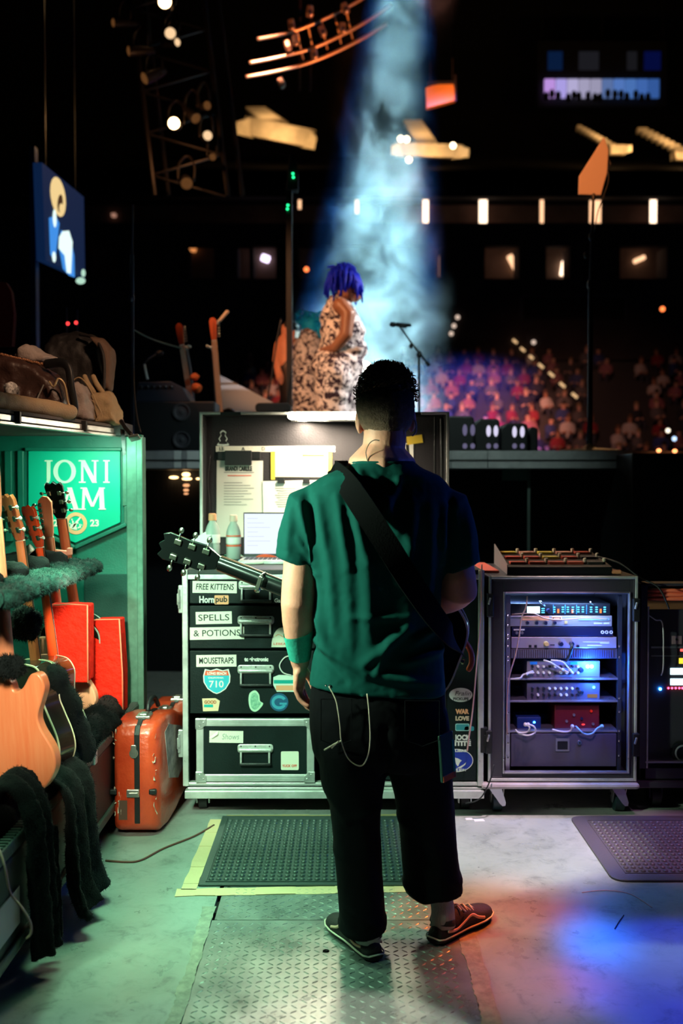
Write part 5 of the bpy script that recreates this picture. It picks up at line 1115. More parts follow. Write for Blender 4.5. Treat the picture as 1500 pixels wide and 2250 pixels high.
soft('gusset', pxs([(196, 738), (230, 745), (250, 768), (251, 800), (246, 862), (232, 862), (228, 800), (222, 765)], 4.6), 4.54, 4.66, mat('brown gusset', (.13, .075, .05), .7, bump=.2), t, amp=.004)
b = B(); b.tube(cat([at(175, 735, 4.61), at(205, 742, 4.58), at(222, 765, 4.53), at(229, 800, 4.52), at(228, 862, 4.52)], 5), .007, 6); b.o('piping', m_blk2, t, smooth=True)
for u0 in (186, 205):
    b = B(); b.tube(cat([at(u0, 828, 4.5), at(u0+8, 845, 4.47), at(u0+20, 862, 4.48)], 4), .012, 8, True); b.o('strap_end', m_tan, t, smooth=True)
t = thing('drawstring_pouch', at(235, 932, 4.5), 'tan drawstring pouch at the right end of the shelf', 'pouch')
soft('pouch', pxs([(200, 880), (215, 868), (238, 860), (252, 872), (262, 905), (266, 934), (250, 935), (225, 932), (203, 928)], 4.52), 4.42, 4.6, m_tan, t, amp=.016)
b = B(); b.tube(cat([at(158, 838, 4.42), at(175, 830, 4.41), at(195, 850, 4.40), at(212, 885, 4.39), at(224, 915, 4.39), at(210, 925, 4.39), at(220, 905, 4.39), at(203, 880, 4.40)], 6), .0033, 6); b.o('drawstring', m_tan, t, smooth=True)
t = thing('cloth_bag', at(180, 926, 4.35), 'crumpled grey cloth bag between the dark bag and the tan pouch', 'bag')
soft('sack', pxs([(162, 850), (172, 840), (188, 852), (197, 880), (207, 922), (185, 926), (170, 922), (166, 885)], 4.35), 4.27, 4.42, m_grey, t, amp=.016, sc=20)
t = thing('handbag', at(80, 917, 4.15), 'dark leather handbag with quilted top and thick strap on the shelf edge', 'bag')
soft('bag_body', pxs([(-40, 785), (20, 782), (70, 795), (110, 815), (140, 842), (158, 890), (152, 916), (60, 917), (-40, 917)], 4.2), 4.08, 4.36, m_bagd, t, amp=.018, sc=10)
b = B(); b.tube(cat([at(100, 800, 4.12), at(135, 797, 4.08), at(150, 810, 4.06), at(156, 850, 4.06), at(164, 895, 4.08), at(158, 916, 4.1)], 6), .019, 8, False, .6); b.o('handle_strap', m_black, t, smooth=True)
b = B(); r = random.Random(8)
for k in range(26):
    p = at(-5+k*4, 777+k*.95+r.uniform(-1, 1), 4.12); b.ell(p, (.009, .007, .006), 6, 4)
b.o('braided_trim', mat('bronze trim', (.35, .16, .08), .4, .4), t, smooth=True)
b = B(); b.tube(cat([at(108, 838, 4.05), at(118, 850, 4.04), at(128, 832, 4.04), at(142, 845, 4.05), at(150, 885, 4.06), at(157, 892, 4.06)], 5), .0045, 6); b.o('lace', mat('brass lace', (.6, .45, .25), .4, .5), t, smooth=True)
b = B(); b.tube([at(80, 880, 4.05), at(96, 845, 4.05)], .003, 6); b.o('zip', m_steel, t)
bb_ = B(); bb_.tube(cat([at(-40, 874, 3.5), at(0, 880, 3.62), at(50, 888, 3.79), at(100, 896, 3.93), at(152, 905, 4.05)], 5), .034, 12, True)
remesh(bb_, 'rolled_cloth', m_tan, .009, smooth_it=3, fn=lambda c, nn: c+nn*.007*noise.noise(c*18), label='rolled tan cloth lying along the shelf edge before the handbag', cat='cloth')
soft('folded_garment', pxs([(38, 790), (48, 770), (70, 760), (95, 775), (125, 788), (110, 805), (60, 800)], 4.25), 4.16, 4.36, m_grey, amp=.014, label='folded grey garment on top of the dark handbag', cat='garment')
m_pat = mat('speckled scarf', (.02, .02, .02), .8, col2=(.8, .8, .8), vscale=60)
soft('speckled_scarf', pxs([(10, 848), (24, 838), (36, 850), (34, 868), (18, 872)], 4.02), 3.98, 4.08, m_pat, amp=.006, label='small black and white speckled scarf tucked under the handbag', cat='scarf')
# ---------------- red instrument case ----------------
t = thing('instrument_case', (at(310, 1845, 4.05).x, 4.1, 0), 'scuffed red vintage guitar case standing on its side, black strap seam and metal latches', 'instrument case')
m_case = mat('scuffed red vulcanised case', (.58, .045, .014), .32, col2=(.75, .08, .025), vscale=7, bump=.25, bscale=50, coat=.3)
m_scuf = mat('worn white scuff', (.7, .6, .5), .8)
Yc = 4.02; YcE = 5.0
cxa, cxb = at(244, 1700, Yc).x, at(346, 1700, Yc).x; Wc = cxb-cxa
def case_prof(side):   # plan outline, seen from the side: length along y, height z
    return side
lens = [(0, .055, .425), (.02, .03, .455), (.06, .012, .47), (.16, .004, .478), (.28, .02, .465), (.38, .05, .43), (.46, .062, .415), (.56, .045, .43), (.68, .04, .435), (.76, .09, .39), (.82, .14, .33), (.95, .16, .31), (.98, .17, .3)]
b = B(); rings = []
for y, zl, zh in lens:
    dx = y*.105; e = .02 if y > .01 else 0.0
    x0_, x1_ = cxa+dx+(.03 if y < .005 else .008 if y < .03 else 0), cxb+dx-(.03 if y < .005 else .008 if y < .03 else 0)
    rings.append([V((x, Yc+y, z)) for x, z in rrect(x0_, x1_, zl, zh, .022, 3)])
b.loft(rings); sh = b.o('shell', m_case, t, smooth=50)
b = B(); sx = cxa+Wc*.56
for i in range(len(lens)-1):
    (ya, la, ha), (yb_, lb, hb_) = lens[i], lens[i+1]
    for z0a, z1a in ((ha, hb_),): b.box(((sx*2+(ya+yb_)*.105)/2, Yc+(ya+yb_)/2, (z0a+z1a)/2+.002), (.02, math.hypot(yb_-ya, z1a-z0a)+.004, .006), M.Rotation(math.atan2(z1a-z0a, yb_-ya), 3, 'X'))
b.bb(sx-.011, sx+.011, Yc-.004, Yc+.004, .06, .425); b.box((sx, Yc+.008, .438), (.022, .006, .04), M.Rotation(R(-35), 3, 'X')); b.o('seam_strap', m_black, t, bevel=.002)
m_latch = mat('case latch', (.75, .74, .68), .3, .9)
p = at(295, 1743, Yc); b = B(); b.bb(p.x-.03, p.x+.022, Yc-.012, Yc, p.z-.014, p.z+.018); b.bb(p.x-.02, p.x+.02, Yc-.018, Yc-.01, p.z-.006, p.z+.008); b.o('latch', m_latch, t, bevel=.003)
p = at(294, 1655, Yc); b = B(); b.prism(oval(p.x, p.z, .018, .02, 16), Yc-.008, Yc); b.prism(rrect(p.x-.011, p.x+.011, p.z, p.z+.035, .006), Yc-.010, Yc); b.o('lock_plate', m_latch, t, bevel=.002)
for u in (248, 335):
    p = at(u, 1740, Yc); b = B(); b.box((p.x, Yc+.004, p.z), (.03, .02, .022)); b.o('side_clasp', m_black, t, bevel=.005)
for y, dz in ((.10, 0), (.40, 0), (.62, 0)):
    i = min(range(len(lens)), key=lambda k: abs(lens[k][0]-y)); z = lens[i][2]; b = B(); b.box((sx+y*.105, Yc+y, z+.008), (.06, .07, .012)); b.box((sx+y*.105, Yc+y, z+.016), (.03, .05, .012)); b.o('top_latch', m_latch, t, bevel=.003)
b = B(); b.tube(cat([(sx+.01, Yc+.18, .48), (sx+.012, Yc+.2, .515), (sx+.02, Yc+.27, .52), (sx+.03, Yc+.31, .475)], 5), .010, 8); b.o('carry_handle', m_black, t, smooth=True)
b = B(); r = random.Random(12)
for k in range(26):
    s = r.choice((0, 1)); x = (cxa if s == 0 else cxb)+(1 if s == 0 else -1)*r.uniform(.004, .02); z = r.uniform(.1, .44)
    b.prism([(x+r.uniform(-.005, .005)*1, z+r.uniform(-.014, .014)) for _ in range(3)], Yc-.0015, Yc+.006)
for k in range(10):
    x = cxa+.035+r.uniform(-.01, .012); z = .10+r.uniform(0, .08); b.prism([(x+r.uniform(-.005, .005), z+r.uniform(-.02, .02)) for _ in range(3)], Yc-.002, Yc+.002)
b.o('scuffs', m_scuf, sh, kind='stuff')
b = B(); b.bb(cxa+.03, cxa+.065, Yc-.0015, Yc+.002, .075, .155); b.o('torn_label', mat('torn label', (.10, .045, .03), .7), sh)
b = B(); P = [(cxb+y*.105+.001, Yc+y, z) for y, z in ((.10, .41), (.16, .43), (.34, .38), (.44, .33), (.42, .20), (.30, .16), (.16, .2))]; b.add(P+[(x+.002, y, z) for x, y, z in P], [tuple(range(7)), tuple(range(13, 6, -1))]+[(i, (i+1) % 7, 7+(i+1) % 7, 7+i) for i in range(7)]); b.o('worn_side', mat('worn grey side', (.35, .3, .3), .6, var=.5, vscale=20), sh)
for i, y in enumerate((.02, .5)):
    for x in (cxa+.03, cxb-.03):
        l = [z for yy, z, _ in lens if yy >= y][0]
        b = B(); b.cyl((x+y*.105, Yc+y+.06, 0), (x+y*.105, Yc+y+.06, l+.03), .008, n=8); b.o('foot', m_black, t)
# ---------------- workbox road case with drawers ----------------
BX0, BX1, BY = at(404, 1500, 4.3).x, at(1062, 1500, 4.3).x, 4.30
BZ0, BZ1, BYB = .10, at(500, 1252, 4.3).z, 5.08
wb = thing('workbox', ((BX0+BX1)/2, 4.7, 0), 'wide black road case workbench with labelled drawers and raised lid behind the man', 'road case')
b = B(); b.bb(BX0+.005, BX1-.005, BY+.45, BYB, BZ0, BZ1-.01); b.o('carcass', m_black, wb)
b = B(); b.bb(BX0+.005, BX0+.02, BY+.02, BYB, BZ0, BZ1-.01); b.o('side_panel', m_black, wb)
b = B(); b.bb(BX1-.02, BX1-.005, BY+.02, BYB, BZ0, BZ1-.01); b.o('side_panel', m_black, wb)
b = B(); b.bb(BX0+.01, BX1-.01, BY+.01, BYB, BZ1-.025, BZ1); b.o('worktop', mat('worktop laminate', (.05, .045, .05), .35, bump=.1, var=.3), wb)
def alu(name, x0, x1, y0, y1, z0, z1, par=None, m=m_alu): b = B(); b.bb(x0, x1, y0, y1, z0, z1); return b.o(name, m, par or wb, bevel=.003)
lx0, lx1, _, _ = q(402, 1500, 414, 1600, BY); alu('edge_extrusion', lx0, lx1, BY-.012, BY+.03, BZ0+.03, BZ1)
lx0, lx1, _, _ = q(1049, 1500, 1062, 1600, BY); alu('edge_extrusion', lx0, lx1, BY-.012, BY+.03, BZ0+.03, BZ1)
x0, x1, z0, z1 = q(410, 1262, 1060, 1273, BY); alu('front_rail', x0, x1, BY-.008, BY+.02, z0, z1)
x0, x1, z0, z1 = q(412, 1252, 1060, 1262, BY); alu('front_lip', x0, x1, BY-.004, BY+.02, z0, z1, m=m_black)
for v0, v1, dy in ((1719, 1726, -.004), (1729, 1733, -.010)):
    x0, x1, z0, z1 = q(412, v0, 1060, v1, BY); alu('bottom_rail', x0, x1, BY+dy, BY+.03, z0, z1)
x0, x1, z0, z1 = q(407, 1735, 1062, 1752, BY-.01); alu('base_bumper', x0, x1, BY-.03, BY+.05, z0, z1)
b = B(); b.bb(BX0+.01, BX1-.01, BY+.02, BYB, BZ0-.005, BZ0+.03); b.o('base_board', m_black, wb)
for v in (1315, 1630):
    p = at(401, v, BY+.02); b = B(); b.box((p.x-.004, BY, p.z), (.02, .02, .12)); b.box((p.x-.012, BY-.004, p.z+.0), (.016, .02, .05)); b.cyl((p.x-.01, BY-.015, p.z-.04), (p.x-.01, BY-.015, p.z+.045), .005); b.o('side_latch', m_steel, wb, bevel=.003)
p = at(1062, 1625, BY); b = B(); b.box((p.x, BY, p.z), (.03, .03, .11)); b.box((p.x+.01, BY-.01, p.z), (.02, .02, .05)); b.o('side_latch', m_black, wb, bevel=.003)
for x in (BX0+.07, BX1-.07):
    for y in (4.40, 4.98):
        b = B(); b.cyl((x-.018, y, .04), (x+.018, y, .04), .04, n=18); cs = b.o('caster', m_rubber, wb, smooth=40)
        b = B(); b.bb(x-.035, x+.035, y-.045, y+.045, .088, .095); b.bb(x-.03, x-.024, y-.028, y+.028, .03, .09); b.bb(x+.024, x+.03, y-.028, y+.028, .03, .09); b.o('fork', m_steel, cs)
# drawers of the left column, each with a spring handle
DX0, DX1, _, _ = q(416, 1300, 705, 1400, BY); CX0, CX1, _, _ = q(712, 1300, 975, 1400, BY); EX0, EX1, _, _ = q(982, 1300, 1049, 1400, BY)
YF = BY+.006
m_hand = mat('spring handle zinc', (.70, .72, .68), .33, .4, var=.2, vscale=60)
def handle(par, u0, v0, u1, v1, Y):
    x0, x1, z0, z1 = q(u0, v0, u1, v1, Y); h = z1-z0; zp = z1-h*.42
    b = B(); b.prism(rrect(x0, x1, zp, z1, .012), Y-.006, Y); hd = b.o('handle', m_hand, par, bevel=.002)
    b = B(); b.tube([(x0+.012, Y-.014, zp+.015), (x1-.012, Y-.014, zp+.015)], .009, 10, True)
    for x in (x0+.016, x1-.016): b.tube(cat([(x, Y-.012, zp+.012), (x, Y-.016, zp-.01), (x, Y-.018, z0+.006)], 3), .0045, 8)
    b.o('handle_bail', m_hand, hd, smooth=True)
    b = B(); b.tube([(x0+.014, Y-.018, z0+.005), (x1-.014, Y-.018, z0+.005)], .0065, 10, True); b.o('grip', m_black, hd, smooth=True)
    b = B()
    for k in (-.4, 0, .4): b.lathe([(.0035, 0), (.003, .0015), (.0005, .002)], ((x0+x1)/2+k*(x1-x0), Y-.006, z1-.008), (0, -1, 0), 8)
    b.o('screws', m_ink, hd, kind='stuff')
def drawer(x0, x1, v0, v1, nm='drawer', Y=YF):
    _, _, z0, z1 = q(400, v0, 420, v1, BY); b = B(); b.bb(x0, x1, Y, Y+.42, z0+.003, z1-.003); return b.o(nm, m_drawer, wb, bevel=.003)
d1 = drawer(DX0, DX1, 1274, 1328); d2 = drawer(DX0, DX1, 1330, 1427); d3 = drawer(DX0, DX1, 1429, 1570)
handle(d1, 524, 1276, 602, 1322, YF-.001); handle(d2, 522, 1353, 602, 1397, YF-.001); handle(d3, 522, 1461, 602, 1506, YF-.001)
for v0, v1 in ((1274, 1400), (1402, 1560), (1562, 1716)): drawer(CX0, CX1, v0, v1)
b = B(); b.bb(DX1+.003, CX0-.003, BY, BY+.42, BZ0+.03, BZ1-.03); b.bb(CX1+.003, EX0-.003, BY, BY+.42, BZ0+.03, BZ1-.03); b.o('divider', m_black, wb)
_, _, z0, z1 = q(400, 1274, 420, 1716, BY); b = B(); b.bb(EX0, EX1, YF, YF+.42, z0, z1); side = b.o('side_door', m_drawer, wb, bevel=.003)
YS = YF-.0008
def tape_label(par, u0, v0, u1, v1, s, rot=0, bold=.0008, wscale=.86, hscale=.72, m=m_cream, nm='tape_label', ital=0):
    x0, x1, z0, z1 = q(u0, v0, u1, v1, YS); cx, cz = (x0+x1)/2, (z0+z1)/2
    b = B(); b.box((cx, YS, cz), (x1-x0, .0012, z1-z0), M.Rotation(R(rot), 3, 'Y')); o_ = b.o(nm, m, par)
    if s: text(s, cx, cz, (z1-z0)*hscale, m_ink, o_, YS-.0008, bold=bold, width=(x1-x0)*wscale, rot=R(rot), italic=ital)
    return o_
tape_label(d1, 423, 1277, 520, 1303, 'FREE KITTENS', 0.6, .0006, ital=.12)
tape_label(d2, 430, 1344, 509, 1371, 'SPELLS', -1.2, .0002); tape_label(d2, 417, 1378, 536, 1405, '& POTIONS', -1.0, .0002)
tape_label(d3, 431, 1439, 519, 1465, 'MOUSETRAPS', -.6, .0007)
def txt(s, u, v, hpx, m, par, Y=YS, width=None, bold=.0005, **k):
    p = at(u, v, Y); return text(s, p.x, p.z, hpx*BY/FPX*1.38, m, par, Y, bold=bold, width=width*BY/FPX if width else None, **k)
txt('Horn', 454, 1318, 15, m_white, d1, width=33, bold=.0012)
x0, x1, z0, z1 = q(471, 1308, 502, 1328, YS); b = B(); b.prism(rrect(x0, x1, z0, z1, .004), YS, YS+.001); st = b.o('sticker', m_orange, d1); txt('pub', 486, 1317, 13, m_ink, st, YS-.0006, width=26, bold=.0008)
txt('Ga', 609, 1320, 9, m_white, d1, width=13); txt('tc electronic', 563, 1449, 8.5, m_white, d3, width=53, bold=.0012)
# interstate shield
def shield(s=1.0, dv=0.0, cu=476, cv=1497):
    pts = [(-26, -27), (-13, -24), (0, -28), (13, -24), (26, -27), (30, -12), (29, 2), (20, 17), (8, 25), (0, 28), (-8, 25), (-20, 17), (-29, 2), (-30, -12)]
    return [(p.x, p.z) for p in (at(cu+x*s, cv+y*s, YS) for x, y in pts)]
b = B(); b.prism(shield(), YS, YS+.001); st = b.o('sticker', m_white, d3)
b = B(); b.prism(shield(.92), YS-.0004, YS); b.o('sticker_field', mat('sky blue print', (.03, .48, .62), .5), st)
P = [at(476+x, 1497+y, YS) for x, y in ((-24, -24), (-12, -22), (0, -25), (12, -22), (24, -24), (27, -13), (-27, -13))]; b = B(); b.prism([(p.x, p.z) for p in P], YS-.0008, YS-.0004); b.o('sticker_band', mat('red print', (.85, .12, .05), .5), st)
txt('LONG BEACH', 476, 1480, 6, m_white, st, YS-.001, width=42, bold=.0006); txt('CALIFORNIA', 474, 1489.5, 3.2, m_white, st, YS-.001, width=34, bold=.0002); txt('710', 475, 1504, 15, m_white, st, YS-.001, width=32, bold=.0006)
# small square sticker with two lines
b = B(); P = [at(u, v, YS) for u, v in ((444, 1535), (473, 1534), (483, 1540), (479, 1562), (446, 1563))]; b.prism([(p.x, p.z) for p in P], YS, YS+.001); st = b.o('sticker', mat('buff sticker', (.8, .62, .4), .6), d3)
txt('GOOD', 462, 1543, 7, mat('brown print', (.4, .15, .05), .6), st, YS-.0006, width=27, bold=.001); x0, x1, z0, z1 = q(448, 1548, 468, 1554, YS); b = B(); b.bb(x0, x1, YS-.0005, YS, z0, z1); b.o('sticker_band', mat('teal print', (.0, .4, .35), .5), st)
# plain pale green die-cut sticker
P = cat([at(u, v, YS) for u, v in ((548, 1524), (560, 1517), (569, 1526), (571, 1540), (578, 1546), (570, 1558), (560, 1564), (550, 1558), (546, 1542))], 4, closed=True); b = B(); b.prism([(p.x, p.z) for p in P], YS, YS+.001); st = b.o('sticker', mat('pale green sticker', (.55, .8, .6), .6), d3)
c_ = at(560, 1541, YS); P2 = [(c_.x+(p.x-c_.x)*.72, c_.z+(p.z-c_.z)*.8) for p in P]; b = B(); b.prism(P2, YS-.0004, YS); b.o('sticker_field', mat('mid green print', (.12, .38, .25), .6, col2=(.4, .7, .5), vscale=70), st)
# round blue sticker with a G
c_ = at(613, 1543, YS); b = B(); b.prism(oval(c_.x, c_.z, .040, .040), YS, YS+.001); st = b.o('sticker', mat('deep blue sticker', (.01, .10, .22), .5), d3)
rg = lambda rx, rz: [(c_.x+rx*math.cos(R(a)), c_.z+rz*math.sin(R(a))) for a in range(30, 340, 12)]
o_, i_ = rg(.033, .031), rg(.021, .018); b = B()
for k in range(len(o_)-1): b.prism([o_[k], o_[k+1], i_[k+1], i_[k]], YS-.0006, YS)
b.prism([(c_.x+.002, c_.z-.002), (c_.x+.034, c_.z-.002), (c_.x+.032, c_.z-.012), (c_.x+.002, c_.z-.010)], YS-.0006, YS); b.o('sticker_print', mat('bright blue print', (.05, .36, .52), .5), st)
# half hidden stickers beside the arm
P = [at(u, v, YS) for u, v in ((600, 1488), (612, 1483), (660, 1484), (660, 1520), (608, 1520), (600, 1505))]; b = B(); b.prism([(p.x, p.z) for p in P], YS, YS+.001); st = b.o('sticker', mat('pale aqua sticker', (.7, .85, .75), .6), d3)
x0, x1, z0, z1 = q(601, 1494, 655, 1502, YS); b = B(); b.bb(x0, x1, YS-.0005, YS, z0, z1); b.o('sticker_band', mat('teal print', (.0, .4, .35), .5), st); x0, x1, z0, z1 = q(606, 1506, 655, 1517, YS); b = B(); b.bb(x0, x1, YS-.0005, YS, z0, z1); b.o('sticker_band', m_orange, st)
P = [at(596+22*(1-math.cos(R(a))), 1422-43+43*(1-math.sin(R(a))), YS) for a in range(0, 91, 15)]+[at(650, 1379, YS), at(650, 1422, YS)]
b = B(); b.prism([(p.x, p.z) for p in P], YS, YS+.001); st = b.o('sticker', mat('ivory sticker', (.85, .85, .7), .6), d2); txt('LEBEAU', 618, 1415, 5, mat('red print', (.85, .12, .05), .5), st, YS-.0006, width=34, bold=.0001)
b = B(); b.tube(cat([at(605, 1398, YS-.002), at(612, 1394, YS-.002), at(622, 1400, YS-.002)], 4), .0015, 5); b.o('sticker_print', m_orange, st)
b = B(); b.tube(cat([at(642, 1440, YS-.004), at(625, 1445, YS-.006), at(614, 1462, YS-.006), at(622, 1478, YS-.006), at(640, 1484, YS-.004)], 6), .0028, 6); b.o('cable_loop', m_white, d3, smooth=True)
# separate flight case in the lowest bay
x0, x1, z0, z1 = q(431, 1580, 690, 1718, BY-.01); YC = BY-.008
fc = thing('flight_case', ((x0+x1)/2, BY+.2, z0), 'small black flight case with wide aluminium frame in the bottom bay of the workbox', 'case')
b = B(); b.bb(x0+.01, x1-.01, YC+.004, YC+.42, z0+.004, z1-.004); b.o('case_body', m_drawer, fc)
w = .032
for (a0, a1, c0, c1) in ((x0, x1, z1-w, z1), (x0, x1, z0, z0+w), (x0, x0+w, z0+w, z1-w), (x1-w, x1, z0+w, z1-w)):
    b = B(); b.bb(a0, a1, YC, YC+.02, c0, c1); pr = b.o('frame_extrusion', m_alu, fc, bevel=.003)
    b = B()
    if a1-a0 > c1-c0:
        for k in (.3, .6): b.bb(a0+.03, a1-.03, YC-.0015, YC, c0+(c1-c0)*k, c0+(c1-c0)*k+.003)
    else:
        for k in (.3, .6): b.bb(a0+(a1-a0)*k, a0+(a1-a0)*k+.003, YC-.0015, YC, c0, c1)
    b.o('groove', m_alu, pr)
for sx, xx in ((1, x0), (-1, x1)):
    for sz, zz in ((1, z0), (-1, z1)):
        b = B(); b.prism([(xx-sx*.003, zz-sz*.003), (xx+sx*.045, zz-sz*.003), (xx+sx*.045, zz+sz*.025), (xx+sx*.034, zz+sz*.034), (xx+sx*.025, zz+sz*.045), (xx-sx*.003, zz+sz*.045)], YC-.005, YC+.01); cn = b.o('corner', m_steel, fc, bevel=.003)
        b = B(); b.lathe([(.004, 0), (.003, .002), (.0005, .003)], (xx+sx*.032, YC-.005, zz+sz*.014), (0, -1, 0), 8); b.lathe([(.004, 0), (.003, .002), (.0005, .003)], (xx+sx*.014, YC-.005, zz+sz*.032), (0, -1, 0), 8); b.o('rivet', m_steel, cn)
handle(fc, 522, 1635, 600, 1679, YC+.003)
YS0 = YS; YS = YC+.002
lb = tape_label(fc, 460, 1606, 534, 1632, '', .8); p = at(506, 1619, YS); text('Shows', p.x, p.z, .036, mat('faint ink', (.25, .33, .28), .7), lb, YS-.0012, bold=-.0002, width=.075, italic=.2)
p = at(460, 1606, YS-.001); b = B(); b.add([at(459, 1621, YS-.001), at(480, 1605, YS-.001), at(478, 1614, YS-.012), at(466, 1622, YS-.010)], [(0, 1, 2, 3)]); b.o('peeling_corner', m_cream, lb)
x0, x1, z0, z1 = q(617, 1651, 656, 1692, YS); b = B(); b.prism(rrect(x0, x1, z0, z1, .006), YS, YS+.001); st = b.o('sticker', mat('ivory sticker', (.85, .85, .7), .6), fc); p = at(636, 1683, YS); text('YUCK OFF', p.x, p.z, .015, mat('red print', (.85, .12, .05), .5), st, YS-.0006, bold=.0004, width=.064)
YS = YS0
# stickers on the right door
c_ = at(1012, 1527, YS); b = B(); b.prism(oval(c_.x, c_.z, .051, .031), YS, YS+.001); st = b.o('sticker', m_white, side); txt('Fralin', 1016, 1524, 10, m_ink, st, YS-.0006, width=36, bold=-.0002, italic=.3); txt('PICKUPS', 1012, 1536, 6, m_ink, st, YS-.0006, width=34, bold=.0004)
txt('WAR', 1015, 1564, 10, m_orange, side, width=30, bold=.0016); txt('LOVE', 1015, 1579, 9, mat('cream print', (.8, .6, .42), .6), side, width=30, bold=.0014)
x0, x1, z0, z1 = q(1000, 1590, 1031, 1606, YS); b = B(); b.prism(rrect(x0, x1, z0, z1, .006), YS, YS+.001); b.prism(rrect(x0+.04, x1+.02, z0, z1-.012, .006), YS, YS+.001); st = b.o('sticker', mat('teal sticker', (.04, .33, .38), .5), side); b = B(); b.ring2(rrect(x0, x1, z0, z1, .006), rrect(x0+.003, x1-.003, z0+.003, z1-.003, .005), YS-.0005, YS); b.o('sticker_edge', mat('aqua print', (.4, .75, .7), .5), st)
txt('JOCK', 1016, 1621, 11, m_white, side, width=36, bold=.0016); txt('ITITE', 1016, 1634, 10, m_white, side, width=36, bold=.0016)
c_ = at(1002, 1671, YS); b = B(); b.prism(oval(c_.x, c_.z, .074, .051, 32), YS, YS+.001); st = b.o('sticker', mat('royal blue sticker', (.01, .04, .42), .5), side); b = B(); b.ring2(oval(c_.x, c_.z, .074, .051, 32), oval(c_.x, c_.z, .071, .048, 32), YS-.0005, YS); b.o('sticker_edge', m_white, st)
P = [at(u, v, YS) for u, v in ((996, 1664), (1005, 1666), (1014, 1671), (1010, 1675), (1006, 1684), (1002, 1680), (1000, 1674), (993, 1668))]; b = B(); b.prism([(p.x, p.z) for p in P], YS-.0006, YS); P = [at(u, v, YS) for u, v in ((1003, 1688), (1018, 1680), (1024, 1674), (1022, 1680), (1012, 1688))]; b.prism([(p.x, p.z) for p in P], YS-.0006, YS); b.o('sticker_print', m_white, st)
txt('L LIBRE', 1008, 1650, 5, m_white, st, YS-.0006, width=34, bold=.0006); txt('BLUE SON', 1006, 1692, 5, m_white, st, YS-.0006, width=34, bold=.0006)
# raised lid standing at the back
LY = 5.12; LX0, LX1, LZ0, LZ1 = q(440, 905, 986, 1215, LY); LZ0 = BZ1
ld = B(); ld.bb(LX0+.01, LX1-.01, LY+.10, LY+.115, LZ0, LZ1-.01); lid = ld.o('lid_panel', mat('lid felt', (.02, .018, .022), .7, bump=.2, bscale=120), wb)
for a in ((LX0, LX0+.02, LZ0, LZ1), (LX1-.02, LX1, LZ0, LZ1)):
    b = B(); b.bb(a[0], a[1], LY, LY+.11, a[2], a[3]); b.o('lid_side', m_black, lid, bevel=.003)
    b = B(); b.bb(a[0]-.002 if a[0] == LX0 else a[1]-.014, a[0]+.014 if a[0] == LX0 else a[1]+.002, LY-.008, LY+.012, a[2], a[3]); b.o('lid_edging', m_alu, lid, bevel=.003)
b = B(); b.bb(LX0, LX1, LY, LY+.115, LZ1-.018, LZ1); b.o('lid_top', m_black, lid)
for u0, u1 in ((441, 484), (529, 770), (925, 986)):
    a0, a1, c0, c1 = q(u0, 905, u1, 911, LY); b = B(); b.bb(a0, a1, LY-.008, LY+.012, c0, c1); b.o('lid_edging', m_alu, lid, bevel=.003)
YP = LY+.099
def panel_item(name, u0, v0, u1, v1, m, lab=None, cat_=None, d=0.0, rot=0, par=None):
    x0, x1, z0, z1 = q(u0, v0, u1, v1, YP-d); b = B(); b.box(((x0+x1)/2, YP-d-.0006, (z0+z1)/2), (x1-x0, .0012, z1-z0), M.Rotation(R(rot), 3, 'Y')); return b.o(name, m, par, label=lab, cat=cat_)
def ptxt(s, u, v, hpx, m, par, d, width=None, bold=.0004, **k):
    p = at(u, v, YP-d); return text(s, p.x, p.z, hpx*LY/FPX*1.38, m, par, YP-d, bold=bold, width=width*LY/FPX if width else None, **k)
# outline sticker shaped like a game pawn
P = cat([at(490+x, 962+y, YP) for x, y in ((0, -17), (7, -12), (5, -6), (10, 2), (7, 8), (12, 13), (11, 17), (-11, 17), (-12, 13), (-7, 8), (-10, 2), (-5, -6), (-7, -12))], 3, closed=True); cc = at(490, 962, YP)
b = B(); o_ = [(p.x, p.z) for p in P]; b.ring2(o_, [(cc.x+(x-cc.x)*.74, cc.z+(z-cc.z)*.8) for x, z in o_], YP-.001, YP); b.o('outline_sticker', mat('ghost white print', (.75, .85, .78), .6), lid)
tp = panel_item('string_tape', 474, 980, 736, 993, m_cream, par=lid)
for s, u in (('LE', 487), ('A', 534), ('D', 578), ('G', 624), ('B', 673), ('-E', 723)): ptxt(s, u, 986.5, 8, m_ink, tp, .0016, bold=.0002)
p1 = panel_item('set_list', 476, 1012, 577, 1180, mat('warm white sheet', (.8, .8, .72), .75), 'long printed set list sheet taped inside the lid, left of the laptop', 'paper', rot=.5)
ptxt('BRANDI CARLILE', 524, 1030, 10, m_ink, p1, .0018, width=60, bold=.0014); m_fine = mat('grey print', (.35, .35, .33), .7); m_redp = mat('red print', (.85, .12, .05), .5)
for (u0, v0, u1, v1, m_) in ((492, 1037, 558, 1039, m_fine), (500, 1044, 552, 1046, m_redp)):
    a0, a1, c0, c1 = q(u0, v0, u1, v1, YP); b = B(); b.bb(a0, a1, YP-.0019, YP-.0012, c0, c1); b.o('text_line', m_, p1)
for k in range(9):
    a0, a1, c0, c1 = q(492, 1060+k*6, 492+(40, 58, 66, 52, 60, 44, 64, 38, 50)[k], 1061.4+k*6, YP); b = B(); b.bb(a0, a1, YP-.0019, YP-.0012, c0, c1); b.o('text_line', m_fine, p1)
b = B(); a0, a1, c0, c1 = q(494, 990, 553, 1022, YP); b.bb(a0, a1, YP-.012, YP-.002, c0, c1); a0, a1, c0, c1 = q(478, 992, 572, 1010, YP); b.bb(a0, a1, YP-.006, YP-.0015, c0, c1); b.o('clip_bar', m_black, lid, bevel=.003)
